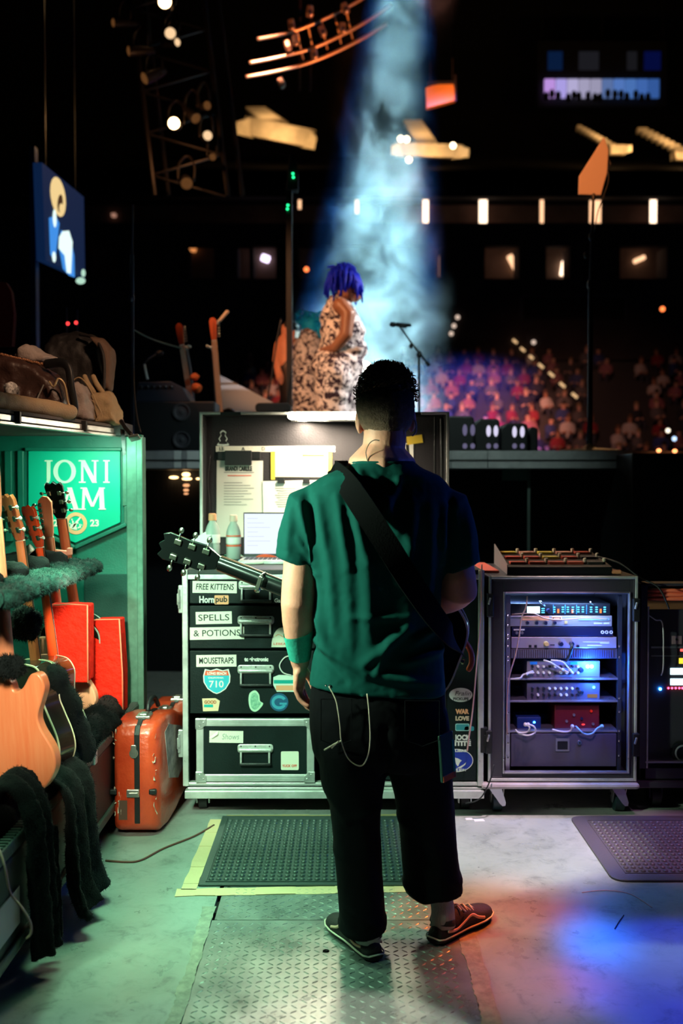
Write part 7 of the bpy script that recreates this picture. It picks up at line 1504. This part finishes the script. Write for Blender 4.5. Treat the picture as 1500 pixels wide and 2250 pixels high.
b = B(); b.tube(cat([(p1.x-.03, 4.5, tz+.07), (p1.x+.05, 4.42, tz+.045), (X1+.02, 4.34, tz-.01), (X1+.09, 4.3, tz-.05), (X1+.13, 4.28, tz-.14)], 6), .004, 6); b.o('tray_cable', m_black, label='black cable running off the tray over the rack corner', cat='cable', smooth=True)
b = B(); b.tube(cat([at(1058, 1240, 4.28), at(1056, 1350, 4.27), at(1048, 1450, 4.27), at(1038, 1560, 4.27), at(1030, 1620, 4.27), at(1026, 1650, 4.272)], 6), .0035, 6); b.o('pink_cable', mat('pink cable', (.7, .35, .35), .5), label='pinkish cable hanging down the right drawer front of the workbox', cat='cable', smooth=True)
b = B(); b.tube(cat([at(1085, 1680, 4.26), at(1078, 1710, 4.24), at(1062, 1745, 4.24), at(1045, 1760, 4.24), at(1022, 1765, 4.26)], 6), .003, 6); b.o('dark_cable', m_black, label='dark cable sagging between the workbox and the rack', cat='cable', smooth=True)
# ---------------- far right rack ----------------
FX0, FX1 = at(1406, 1500, 4.36).x, 1.95; FY = 4.36; FZ0, FZ1 = at(1420, 1712, FY).z, at(1420, 1282, FY).z
t = thing('side_rack', (1.6, 4.7, 0), 'darker road case rack cut by the right frame edge, red ribs on top', 'rack')
b = B(); b.bb(FX0, FX1, FY+.05, 5.0, FZ0, FZ1-.12); b.o('case_shell', m_paint, t, bevel=.003)
for a in ((FX0, FX0+.03, FZ0, FZ1), (FX0, FX1, FZ1-.012, FZ1), (FX0, FX1, FZ0, FZ0+.05)):
    b = B(); b.bb(a[0], a[1], FY, FY+.1, a[2], a[3]); b.o('frame_panel', m_paint, t, bevel=.003)
b = B(); b.bb(FX0+.03, FX0+.036, FY-.004, FY+.02, FZ0+.05, FZ1-.1); b.o('edge_extrusion', m_alu, t)
x0, x1, z0, z1 = q(1417, 1672, 1520, 1676, FY); b = B(); b.bb(x0, FX1, FY-.006, FY+.02, z0, z1); b.o('edge_extrusion', m_lil, t)
for k in range(3):
    x0, x1, z0, z1 = q(1402, 1294+k*9, 1540, 1300+k*9, FY+.05); b = B(); b.tube([(x0, FY+.04, (z0+z1)/2), (FX1, FY+.04, (z0+z1)/2)], .009, 8); b.o('red_rib', mat('red rib', (.75, .13, .06), .35), t, smooth=True)
def fu(u0, v0, u1, v1, m, nm, d=.004): x0, x1, z0, z1 = q(u0, v0, u1, v1, FY+.05); b = B(); b.bb(x0, x1, FY+.05-d, FY+.051, z0, z1); return b.o(nm, m, t)
fu(1430, 1420, 1540, 1424, m_lil, 'panel_line'); fu(1430, 1440, 1540, 1442, m_lil, 'panel_line'); fu(1475, 1397, 1497, 1415, mat('dim pink plate', (.3, .18, .22), .5), 'socket_plate')
p = at(1486, 1405, FY+.045); b = B(); b.lathe([(.006, 0), (.006, .003)], (p.x, FY+.045, p.z), (0, -1, 0), 10); b.o('socket_hole', m_ink, t)
fu(1472, 1468, 1530, 1482, emi('white cyan display', (.6, .9, 1), 3), 'display'); fu(1472, 1491, 1530, 1505, emi('white cyan display', (.6, .9, 1), 3), 'display'); fu(1491, 1446, 1530, 1458, emi('yellow display', (1, .8, .05), 1.2), 'display'); fu(1494, 1426, 1530, 1431, emi('red display', (1, .1, .08), 2), 'display')
for u in (1468, 1476, 1484, 1492, 1499):
    p = at(u, 1512, FY+.045); b = B(); b.ell(p, (.005, .003, .005), 8, 6); b.o('red_led', emi('red row led', (1, .05, .12), 8), t, smooth=True)
p = at(1450, 1514, FY+.045); b = B(); b.ell(p, (.006, .003, .006), 8, 6); b.o('blue_led', emi('blue led', (.02, .25, 1.0), 90), t, smooth=True)
p = at(1497, 1652, FY+.045); b = B(); o_ = oval(p.x, p.z, .05, .05, 28); b.ring2(o_, oval(p.x, p.z, .036, .036, 28), FY+.025, FY+.05); b.o('cable_port', m_stand, t, bevel=.002); b = B(); b.ring2(oval(p.x, p.z, .037, .037, 28), oval(p.x, p.z, .030, .030, 28), FY+.02, FY+.05); b.o('port_ring', m_steel, t, bevel=.002)
b = B(); b.bb(FX0-.02, FX1, FY-.02, 5.0, FZ0-.035, FZ0-.005); b.o('dolly_board', m_paint, t, bevel=.006)
for x in (FX0+.09, FX1-.1):
    for y in (FY+.08, 4.9):
        b = B(); b.cyl((x-.02, y, .05), (x+.02, y, .05), .05, n=16); cs = b.o('caster', m_rubber, t, smooth=40); b = B(); b.bb(x-.03, x-.024, y-.03, y+.03, .04, FZ0-.036); b.bb(x+.024, x+.03, y-.03, y+.03, .04, FZ0-.036); b.o('fork', m_stand, cs)
b = B(); b.tube(cat([at(1425, 1352, FY+.01), at(1440, 1362, FY+.0), at(1455, 1370, FY+.0), at(1457, 1440, FY+.0), at(1456, 1470, FY+.02), at(1452, 1484, FY+.03)], 6), .0028, 6); b.o('hanging_lead', m_lead, label='thin pale lead hanging in front of the side rack', cat='cable', smooth=True)
# ---------------- the man ----------------
YM = 3.12
S = lambda u, v, dy=0.0: at(u, v, YM+dy)
man = thing('person', (S(850, 0).x, 3.15, 0), 'man in a dark green T-shirt and black trousers seen from behind, wearing a guitar', 'person')
hc = S(846, 905, .02); hf = V((-.05, 1, -.03)); hu = V((-.03, .02, 1))
b = B(); face(b, hc, hf, hu, 1.06)
b.tube([hc+V((0, -.02, -.05)), S(843, 985, .0), S(840, 1015, .0), S(838, 1050, .015)], [.066, .067, .069, .075], 24, True)
b.tube([S(830, 1012, -.01), S(768, 1062, -.01), S(705, 1100, 0)], [.05, .045, .045], 16, True); b.tube([S(852, 1012, -.01), S(908, 1060, -.01), S(965, 1098, 0)], [.05, .045, .045], 16, True)
b.tube([S(838, 1050), S(835, 1200), S(832, 1350), S(832, 1500), S(832, 1560)], [.12, .12, .12, .13, .12], 14, True)
Ls, Le, Lw = S(672, 1105), S(654, 1325, -.03), S(659, 1455, .03)
b.tube([S(700, 1140), S(684, 1150), Ls.lerp(Le, .5), Ls.lerp(Le, .85), Le, Le.lerp(Lw, .3), Le.lerp(Lw, .65), Lw], [.045, .05, .055, .0545, .053, .051, .043, .030], 28, True)
hand(b, Lw+V((.0, 0, -.005)), (-.04, .06, -1), (1, -.3, 0), 1.0, .85, -1)
Rs, Re, Rw = S(982, 1105), S(1008, 1296, -.02), S(940, 1335, .36)
b.tube([S(956, 1140), S(975, 1150), Rs.lerp(Re, .5), Re.lerp(Rs, .12), Re, Re.lerp(Rw, .12), Re.lerp(Rw, .35), Re.lerp(Rw, .7), Rw], [.045, .05, .056, .058, .058, .057, .055, .045, .032], 28, True)
hand(b, Rw, (-.9, .25, -.3), (-.2, -.9, -.2), 1.0, .8, 1)
for s, L in ((-1, ((770, 1560), (778, 1760), (792, 1950), (800, 2075))), (1, ((905, 1560), (932, 1760), (955, 1930), (955, 2035)))):
    hh_, an_ = (fl(824, 2112), 26) if s < 0 else (fl(953, 2074), -42); c_ = hh_+V((-math.sin(R(an_)), math.cos(R(an_)), 0))*.047
    b.tube([S(u, v, (.05 if s > 0 else -.06)*(0, .5, 1)[k]) for k, (u, v) in enumerate(L[:3])]+[c_+V((-.004, .015, .15)), c_+V((0, 0, .075))], [.085, .062, .05, .034, .032], 12, True)
m_skinm = mat('man skin', (.92, .42, .30), .5, sss=.12, bump=.12, bscale=110, var=.10, vscale=10)
body = remesh(b, 'body', m_skinm, .0042, man, smooth_it=5)
eyes(hc, hf, hu, man, 1.06)
# forearm wrap
b = B(); P0, P1 = Le.lerp(Lw, .47), Le.lerp(Lw, .93); rings = []
dirv = (Lw-Le).normalized(); ux = dirv.cross(V((0, 1, 0))).normalized(); uy = dirv.cross(ux)
for i in range(9):
    f = i/8; c = P0.lerp(P1, f); rr = .0515-.0195*(f*.8+.08)
    rings.append([c+ux*(rr*math.cos(2*PI*k/28))+uy*(rr*math.sin(2*PI*k/28))+dirv*(-.012*math.cos(2*PI*k/28)*(1-f)) for k in range(28)])
b.loft(rings, caps=False); b.o('forearm_wrap', mat('teal bandage', (.03, .50, .38), .7, bump=.25, bscale=120, var=.2, vscale=18), man, smooth=True, label='teal bandage on the hanging forearm')
# hair: faded back and sides, curly top
b = B(); f = hf.normalized(); Rm = M((f.cross(hu).normalized(), f, hu.normalized())).transposed()
def hp(a, e, k=1.0):  # point on the skull, a from back, e elevation
    d = V((math.sin(a)*math.cos(e), -math.cos(a)*math.cos(e), math.sin(e))); return hc+Rm@V((d.x*.092*k+(.004 if k > 1.02 else 0), -.008+d.y*.108*k, .012+d.z*.112*k))
rings = []
for i in range(17):
    row = []
    for k in range(36):
        a = 2*PI*k/36; back = .5+.5*math.cos(a)
        lo = R(-57)*back+R(12)*(1-back)-(R(14) if abs(math.sin(a)) > .8 and math.cos(a) > -.2 else 0); e = lo+(R(89)-lo)*i/16
        row.append(hp(a, e, 1.0+.012*noise.noise(hp(a, e)*60)+.05*max(0, math.sin(e))+(-.03 if i == 0 else 0)))
    rings.append(row)
b.loft(rings)
m = mat('dark brown hair', (.030, .018, .012), .6, bump=.9, bscale=260, spec=.3); nt = m.node_tree
m_hair = m
# the shorn lower part is its own colour: short stubble over skin
hs = remesh(b, 'hair', m_hair, .0045, man, smooth_it=1, fn=lambda c, n: c+n*.0022*noise.noise(c*190))
tcn = nt.nodes.new('ShaderNodeTexCoord'); sx_ = nt.nodes.new('ShaderNodeSeparateXYZ'); nn_ = nt.nodes.new('ShaderNodeTexNoise'); nn_.inputs['Scale'].default_value = 75; nn_.inputs['Detail'].default_value = 5
ad = nt.nodes.new('ShaderNodeMath'); ad.operation = 'MULTIPLY_ADD'; ad.inputs[1].default_value = .10; rp = nt.nodes.new('ShaderNodeValToRGB'); mr_ = nt.nodes.new('ShaderNodeMapRange')
mr_.inputs['From Min'].default_value = .05; mr_.inputs['From Max'].default_value = .20
rp.color_ramp.elements[0].color = (.30, .19, .135, 1); rp.color_ramp.elements[1].color = (.030, .018, .012, 1); rp.color_ramp.elements[1].position = .8
for a_, c_ in ((tcn.outputs['Object'], sx_.inputs[0]), (tcn.outputs['Object'], nn_.inputs['Vector']), (nn_.outputs[0], ad.inputs[0]), (sx_.outputs['Z'], ad.inputs[2]), (ad.outputs[0], mr_.inputs[0]), (mr_.outputs[0], rp.inputs[0]), (rp.outputs[0], nt.nodes['Principled BSDF'].inputs['Base Color'])): nt.links.new(a_, c_)
b = B(); r = random.Random(31)
for k in range(1300):
    a = r.uniform(0, 2*PI); e = R(90*(1-r.random()**1.25)); e0 = R(4+30*(.5+.5*math.cos(a))+r.uniform(-14, 8)); e = e0+(R(90)-e0)*e/R(90)
    p = hp(a, e, 1.03); o_ = (p-hc).normalized(); t1 = o_.cross(V((r.uniform(-1, 1), r.uniform(-1, 1), r.uniform(-1, 1)))).normalized(); t2 = o_.cross(t1)
    L = r.uniform(.016, .030)*min(1.35, .45+(e-R(10))/R(55)); R0 = L*.55; ph = r.uniform(0, 6)
    pts = [p-o_*.004]
    for j in range(1, 6):
        th = j/5*r.uniform(3.6, 5.0); pts.append(p+o_*(L*.95*j/5)*(1-.10*j/5)+t1*(R0*(math.cos(th)-1)*.6)+t2*(R0*math.sin(th)*.6))
    b.tube(pts, [.0024, .0023, .0021, .0018, .0014, .0008], 5)
for k in range(70):
    a = r.uniform(-2.2, 2.2); e = R(r.uniform(42, 88)); p = hp(a, e, 1.06); o_ = (p-hc).normalized(); t1 = o_.cross(V((r.uniform(-1, 1), r.uniform(-1, 1), r.uniform(-1, 1)))).normalized(); t2 = o_.cross(t1); L = r.uniform(.022, .04); pts = [p-o_*.006]
    for j in range(1, 7): th = j/6*4.2; pts.append(p+o_*(L*j/6*(1-.07*j))+t1*(.014*(1-math.cos(th)))+t2*(.011*math.sin(th)))
    b.tube(pts, [.0030, .0029, .0027, .0025, .0021, .0016, .0009], 5)
for u, v, pts in ((858, 818, ((0, 0), (4, -6), (10, -12), (16, -13))), (872, 818, ((0, 0), (1, -8), (4, -14))), (836, 820, ((0, 2), (-2, -6), (6, -10), (13, -5))), (815, 822, ((0, 0), (-5, -4), (2, -7), (8, -3)))):
    b.tube(cat([S(u+x, v+y, .0) for x, y in pts], 4), .002, 5)
b.o('curls', mat('curl brown', (.11, .055, .028), .45, spec=.5), hs, smooth=True, fix=False)
# T-shirt
b = B()
def sell(cx, v, hw, yf, yb, n=36, ex=2.5, tilt=0.0):
    c = S(cx, v); w = hw*YM/FPX; out = []
    for k in range(n):
        a = 2*PI*k/n; ca, sa = math.cos(a), math.sin(a)
        x = w*math.copysign(abs(ca)**(2/ex), ca); y = (yf if sa > 0 else yb)*math.copysign(abs(sa)**(2/ex), sa)
        out.append(c+V((x, y, tilt*x)))
    return out
b.loft([sell(840, 1016, 68, .078, .100), sell(839, 1028, 86, .088, .112, tilt=.0), sell(836, 1046, 128, .10, .122), sell(832, 1066, 154, .115, .118), sell(829, 1100, 170, .13, .13), sell(829, 1160, 165, .145, .138), sell(831, 1230, 150, .15, .138),
        sell(832, 1300, 138, .155, .132), sell(830, 1380, 139, .165, .134), sell(829, 1450, 145, .165, .140), sell(829, 1512, 151, .16, .146, tilt=-.07)])
Lh, Rh = S(652, 1242, -.01), S(1009, 1254, -.01)
def sleeve(pts, rr, sl):
    k0 = len(b.v); b.tube(pts, rr, 24); n = 24; c = V(pts[-1])
    for i in range(len(b.v)-n, len(b.v)): b.v[i].z += (b.v[i].x-c.x)*sl
sleeve([S(722, 1108), S(676, 1122), S(662, 1178, -.005), Lh], [.080, .079, .073, .066], -.28)
sleeve([S(938, 1108), S(981, 1122), S(998, 1183, -.005), Rh], [.080, .079, .073, .066], .28)
# fold ridges on the back, (u1,v1,u2,v2,height,width) in metres
folds = [(788, 1040, 822, 1130, .012, .016), (872, 1055, 842, 1125, .010, .014), (820, 1058, 872, 1160, .012, .018), (773, 1105, 806, 1230, .010, .017), (742, 1090, 764, 1240, .010, .015), (700, 1095, 722, 1220, .009, .014), (662, 1108, 697, 1255, .014, .013), (676, 1085, 690, 1190, -.010, .012), (806, 1230, 810, 1420, .010, .024), (764, 1240, 768, 1400, .007, .02), (724, 1230, 738, 1380, .008, .017), (700, 1260, 712, 1420, .008, .014),
         (684, 1397, 802, 1463, .010, .014), (802, 1463, 961, 1490, .008, .013), (690, 1415, 760, 1480, -.008, .012), (795, 1446, 892, 1366, .012, .017), (820, 1466, 850, 1400, .008, .013), (770, 1346, 900, 1344, .006, .012), (900, 1100, 890, 1260, .008, .02), (940, 1110, 935, 1300, .008, .018), (975, 1110, 962, 1230, .012, .014), (985, 1085, 975, 1185, -.010, .012), (900, 1400, 965, 1360, .01, .016), (880, 1440, 968, 1420, .009, .014), (690, 1330, 730, 1430, .008, .013), (640, 1120, 634, 1220, .007, .013), (1022, 1120, 1030, 1230, .007, .014), (655, 1180, 690, 1235, .006, .01), (620, 1205, 690, 1228, -.003, .006)]
FS = [(S(a, c), S(d, e), h, w) for a, c, d, e, h, w in folds]
def foldfn(c, n):
    dz = 0.0
    if n.y < .35:
        p = V((c.x, 0, c.z))
        for A, Bq, h, w in FS:
            a = V((A.x, 0, A.z)); d = V((Bq.x-A.x, 0, Bq.z-A.z)); L = d.length; t = (p-a).dot(d)/(L*L)
            if -.25 < t < 1.25:
                tt = min(1, max(0, t)); q_ = (p-(a+d*tt)).length
                if q_ < w*2.6: dz += 1.35*h*math.exp(-(q_/w)**2)*math.sin(PI*(t+.25)/1.5)
    dz += .0035*noise.noise(V((c.x*16, c.y*10, c.z*6)))+.0012*noise.noise(c*60)
    return c+n*dz
m_shirt = mat('dark green cotton', (.003, .078, .066), .9, bump=.12, bscale=400, spec=.15)
remesh(b, 't_shirt', m_shirt, .0062, man, smooth_it=4, fn=foldfn)
b = B(); ringc = sell(840, 1018, 68, .080, .100, tilt=.0)
for k in range(len(ringc)): ringc[k] = ringc[k]+V((0, 0, -.012*(.5-.5*math.copysign(1, ringc[k].y-YM))*0))
b.tube(ringc+ringc[:2], .0058, 8); b.o('collar', m_shirt, man, smooth=True)
# trousers
b = B()
def leg(rows, dy):
    rings = []
    for u, v, hw, yf, yb in rows: rings.append([p+V((0, dy(v), 0)) for p in sell(u, v, hw, yf, yb, ex=2.3)])
    b.loft(rings)
leg([(829, 1490, 146, .145, .132), (829, 1540, 150, .15, .146), (831, 1600, 150, .145, .150), (836, 1650, 150, .14, .140), (842, 1680, 140, .12, .115)], lambda v: 0)
leg([(765, 1560, 82, .13, .13), (772, 1640, 76, .125, .135), (776, 1690, 73, .12, .12), (780, 1756, 58, .10, .105), (782, 1815, 53, .09, .095), (788, 1900, 51, .09, .09), (795, 1990, 50, .09, .095), (796, 2016, 51, .092, .10)], lambda v: -.06*min(1, max(0, (v-1560)/400)))
leg([(905, 1560, 78, .13, .13), (918, 1640, 76, .125, .135), (922, 1690, 73, .12, .12), (933, 1756, 66, .105, .108), (941, 1830, 63, .10, .10), (949, 1910, 64, .10, .10), (955, 1970, 65, .105, .105), (957, 1970, 63, .105, .105)], lambda v: .05*min(1, max(0, (v-1560)/300)))
pf = [(690, 1690, 760, 1770, .006, .014), (760, 1775, 830, 1755, .006, .014), (735, 1850, 790, 1880, .004, .014), (880, 1800, 960, 1850, .005, .014), (930, 1900, 1010, 1940, .006, .014), (760, 1960, 840, 2000, .006, .013), (750, 2010, 830, 2025, .006, .01), (895, 1950, 960, 1985, .008, .012), (840, 1580, 846, 1680, -.008, .014), (735, 1560, 765, 1660, .004, .02)]
PF = [(S(a, c), S(d, e), h, w) for a, c, d, e, h, w in pf]
def pfold(c, n):
    dz = .004*noise.noise(V((c.x*14, c.y*14, c.z*7)))+.001*noise.noise(c*70)
    if n.y < .3:
        p = V((c.x, 0, c.z))
        for A, Bq, h, w in PF:
            a = V((A.x, 0, A.z)); d = V((Bq.x-A.x, 0, Bq.z-A.z)); L = d.length; t = min(1, max(0, (p-a).dot(d)/(L*L))); q_ = (p-(a+d*t)).length
            if q_ < w*2.6: dz += h*math.exp(-(q_/w)**2)
    return c+n*dz
m_pants = mat('black cotton twill', (.0035, .0042, .0055), .95, bump=.15, bscale=500, spec=.12)
tr = remesh(b, 'trousers', m_pants, .0065, man, smooth_it=4, fn=pfold)
for (x0, v0, x1, v1) in ((705, 1536, 772, 1640), (890, 1540, 965, 1640)):
    L = [(x0, v0), (x1, v0), (x1, v1-14), ((x0+x1)/2, v1), (x0, v1-14)]; b = B(); pts = [S(u, v, -.150) for u, v in L]; b.tube(pts+[pts[0]], .0016, 5); b.o('pocket_stitching', m_pants, tr)
b = B()
for u in (716, 724, 742): b.ell(S(u, 1506, -.12), .0035, 8, 6)
b.o('belt_studs', m_chrome, tr, smooth=True)
# shoes
m_shoe = mat('black suede shoe', (.010, .010, .011), .7, bump=.2, bscale=200); m_sole = mat('off white sole', (.75, .68, .55), .6); m_sock = mat('grey sock', (.42, .45, .42), .9, bump=.5, bscale=180, stretch=(1, 1, .2))
m_stripe = mat('pale shoe stripe', (.85, .55, .4), .6)
def shoe(nm, heel, ang, rise=0.0, lab=None):
    t = bpy.data.objects.new(nm, None); COL.objects.link(t); link(t, V((0, 0, 0)), None)
    secs = [(-.005, .024, .048), (.01, .034, .060), (.05, .037, .066), (.09, .038, .080), (.13, .040, .083), (.17, .046, .066), (.21, .050, .055), (.25, .047, .048), (.28, .035, .040), (.296, .016, .030)]
    b = B(); rings = []
    for y, w, h in secs:
        rings.append([V((w*1.05*math.cos(a)*1.0, y, max(.0, .014+.012*math.sin(a) if math.sin(a) < 0 else .014+.008*math.sin(a)))) for a in [2*PI*k/16 for k in range(16)]])
    b.loft(rings); so = b.o('sole', m_shoe, t, smooth=40, origin=(0, 0, 0))
    b = B(); L = []
    for s in (-1, 1):
        pts = [V((s*w*1.07, y, .020)) for y, w, h in secs]; L.append(pts)
    b.tube(L[0]+L[1][::-1]+[L[0][0]], .0028, 6); b.o('foxing_line', m_sole, so, smooth=True, origin=(0, 0, 0))
    b = B(); rings = []
    for y, w, h in secs:
        rings.append([V((w*math.cos(a)*(1-.30*max(0, math.sin(a))**2), y+.004, .018+(h-.018)*max(0, math.sin(a))**.75 if math.sin(a) > 0 else .016)) for a in [2*PI*k/20 for k in range(20)]])
    b.loft(rings); up = b.o('upper', m_shoe, t, smooth=True, origin=(0, 0, 0), sub=1)
    b = B(); b.tube([(0, .045, .054), (0, .047, .070)], [.036, .033], 16, False, 1.25); b.o('ankle_collar', m_shoe, t, smooth=True, origin=(0, 0, 0))
    for s in (-1, 1):
        b = B(); P = [V((s*x, y, z)) for x, y, z in ((.0365, .03, .040), (.0385, .07, .034), (.040, .11, .045), (.041, .15, .056), (.044, .18, .040), (.048, .21, .030))]; b.tube(cat(P, 4), .0048, 6, True, .5); b.o('side_stripe', m_stripe, up, smooth=True, origin=(0, 0, 0))
    b = B()
    for k in range(6):
        y = .115+.017*k; z = .083-.0055*k+.002; w = .022; b.tube([(-w, y, z-.008), (0, y+.006*(-1)**k, z+.004), (w, y, z-.008)], .0028, 6, True)
    b.tube(cat([(0, .115, .09), (.02, .10, .10), (.035, .11, .085), (.03, .13, .07)], 4), .0022, 6); b.tube(cat([(0, .115, .09), (-.02, .10, .10), (-.034, .115, .085)], 4), .0022, 6)
    b.o('laces', m_white, up, smooth=True, origin=(0, 0, 0))
    t.matrix_world = M.Translation(heel) @ M.Rotation(R(ang), 4, 'Z'); t.location = heel; t.rotation_euler = (0, 0, R(ang))
    t.parent = None
    tag(t, lab, 'shoe', None); return t
hl = fl(824, 2112); hr_ = fl(953, 2074)
sh1 = shoe('shoe', V((hl.x, hl.y+.0, .0)), 26, lab='black low shoe on the mans left foot, heel towards the camera')
sh2 = shoe('shoe', V((hr_.x, hr_.y, .0)), -42, lab='black low shoe with pale side stripe on the right foot, turned out to the right')
for (hh, ang, uu, vv) in ((hl, 26, 806, 2030), (hr_, -42, 960, 1990)):
    d = V((-math.sin(R(ang)), math.cos(R(ang)), 0)); c = hh+d*.047
    b = B(); top = V((c.x-.006, c.y+.02, .185)); b.tube([c+V((0, 0, .045)), c+V((0, 0, .09)), c.lerp(top, .7), top], [.040, .037, .037, .037], 18); b.o('sock', m_sock, man, smooth=True)
# thin cords hanging from the pocket
m_cord = mat('pale cord', (.75, .68, .52), .5)
b = B(); b.tube(cat([S(722, 1508, -.15), S(738, 1540, -.16), S(746, 1590, -.168), S(750, 1630, -.165), S(766, 1668, -.155), S(793, 1683, -.15), S(808, 1660, -.155), S(813, 1620, -.163), S(810, 1560, -.165), S(806, 1524, -.155)], 6), .0018, 6)
b.tube(cat([S(750, 1628, -.166), S(736, 1634, -.166), S(726, 1640, -.166), S(712, 1648, -.16)], 4), .0024, 6); b.tube(cat([S(744, 1628, -.167), S(735, 1637, -.167), S(728, 1644, -.166)], 4), .002, 6)
b.o('looping_cable', m_cord, label='thin pale cable looping from the back pocket of the black trousers', cat='cable', smooth=True)
b = B(); b.tube(cat([S(833, 968, -.105), S(822, 967, -.098), S(811, 975, -.092), S(804, 992, -.09), S(806, 1008, -.095), S(810, 1021, -.098)], 6), .0013, 6); b.o('earpiece_cable', m_black, label='thin black earpiece cable curling down the nape of the neck', cat='cable', smooth=True)
b = B(); p = S(908, 942, .0); b.tube(cat([p+V((-.01, -.02, .03)), p+V((.004, -.03, .02)), p+V((.006, -.02, -.01)), p+V((-.004, -.01, -.022))], 5), .0028, 6); b.o('earpiece', mat('clear earpiece', (.7, .7, .68), .2), label='small clear earpiece hook behind the right ear', cat='earpiece', smooth=True)
ph = thing('phone', S(978, 1716, -.12), 'phone in a green edged case sticking out of the right hip pocket', 'phone')
rot = M.Rotation(R(-4), 3, 'Y') @ M.Rotation(R(52), 3, 'Z')
p = S(981, 1662, -.10); b = B(); b.box(p, (.075, .010, .145), rot); b.o('case', mat('phone case', (.03, .09, .07), .25, coat=.5), ph, bevel=.004)
b = B(); b.box(p+rot@V((.03, -.006, -.012)), (.012, .002, .115), rot); b.o('edge', mat('green case edge', (.04, .4, .22), .3), ph); b = B(); b.box(p+rot@V((.0, -.006, -.062)), (.07, .002, .018), rot); b.o('corner', mat('orange corner', (.6, .12, .03), .4), ph)
# the black guitar he wears, seen from behind
gt = guitar('worn_guitar', 'gloss black electric guitar slung in front of the man, headstock out to the left', None, 'carved', .045, w_blackg, neckm=w_blackg, headm=w_blackg, fretm=w_rose, bind=mat('white binding', (.85, .85, .8), .4), button=m_nickel, hardware=m_nickel, scale=.44)
top, bot = S(352, 1192, .42), S(1010, 1452, .24)
z = (top-bot).normalized(); y = V((.10, 1, .12)); y = (y-z*y.dot(z)).normalized(); x = y.cross(z)
k = (top-bot).length/gt['length']
gt.matrix_world = M.Translation(bot) @ M((x, y, z)).transposed().to_4x4() @ M.Scale(k, 4); gt.location = bot
# capo and strap
mid = top.lerp(bot, .345); b = B(); Rg = M((x, y, z)).transposed(); b.box(mid+y*.03, (.058, .016, .014), Rg); b.box(mid-y*.018+x*.0, (.05, .010, .014), Rg); b.ell(mid-x*.028-y*.005, (.012, .012, .012), 10, 8); b.cyl(mid+x*.028+y*.03, mid+x*.03-y*.02, .005)
b.o('capo', m_nickel, label='nickel capo clamped on the worn black guitar neck', cat='capo', bevel=.002)
b = B(); P = cat([S(752, 1120, .14), S(748, 1050, .075), S(752, 1038, .0), S(768, 1062, -.100), S(800, 1115, -.140), S(845, 1190, -.153), S(895, 1275, -.150), S(940, 1345, -.130), S(972, 1390, -.06), S(985, 1410, .06), S(1000, 1440, .2)], 5)
rings = []
for i, pp in enumerate(P):
    t_ = (P[min(i+1, len(P)-1)]-P[max(i-1, 0)]).normalized(); nrm = pp-S(835, 0, .0); nrm = V((nrm.x*.6, nrm.y, 0 if i > 8 else .12)); nrm = (nrm-t_*nrm.dot(t_)).normalized(); w_ = t_.cross(nrm)*.036
    rings.append([pp-w_+nrm*.017, pp+w_+nrm*.017, pp+w_+nrm*.022, pp-w_+nrm*.022])
b.loft(rings); st = b.o('strap', mat('black strap', (.0025, .003, .0035), .95, spec=.1, bump=.2, bscale=200), None, smooth=40)
st['label'] = 'wide black guitar strap running diagonally across the green shirt'; st['category'] = 'strap'
b = B(); b.tube(cat([S(1018, 1405, .3), S(1033, 1430, .28), S(1036, 1455, .28), S(1030, 1470, .28)], 4), [.01]*13, 8, True); b.o('orange_tag', mat('orange tag', (.85, .16, .05), .5), label='small orange tag hanging at the lower end of the worn guitar', cat='tag', smooth=True)
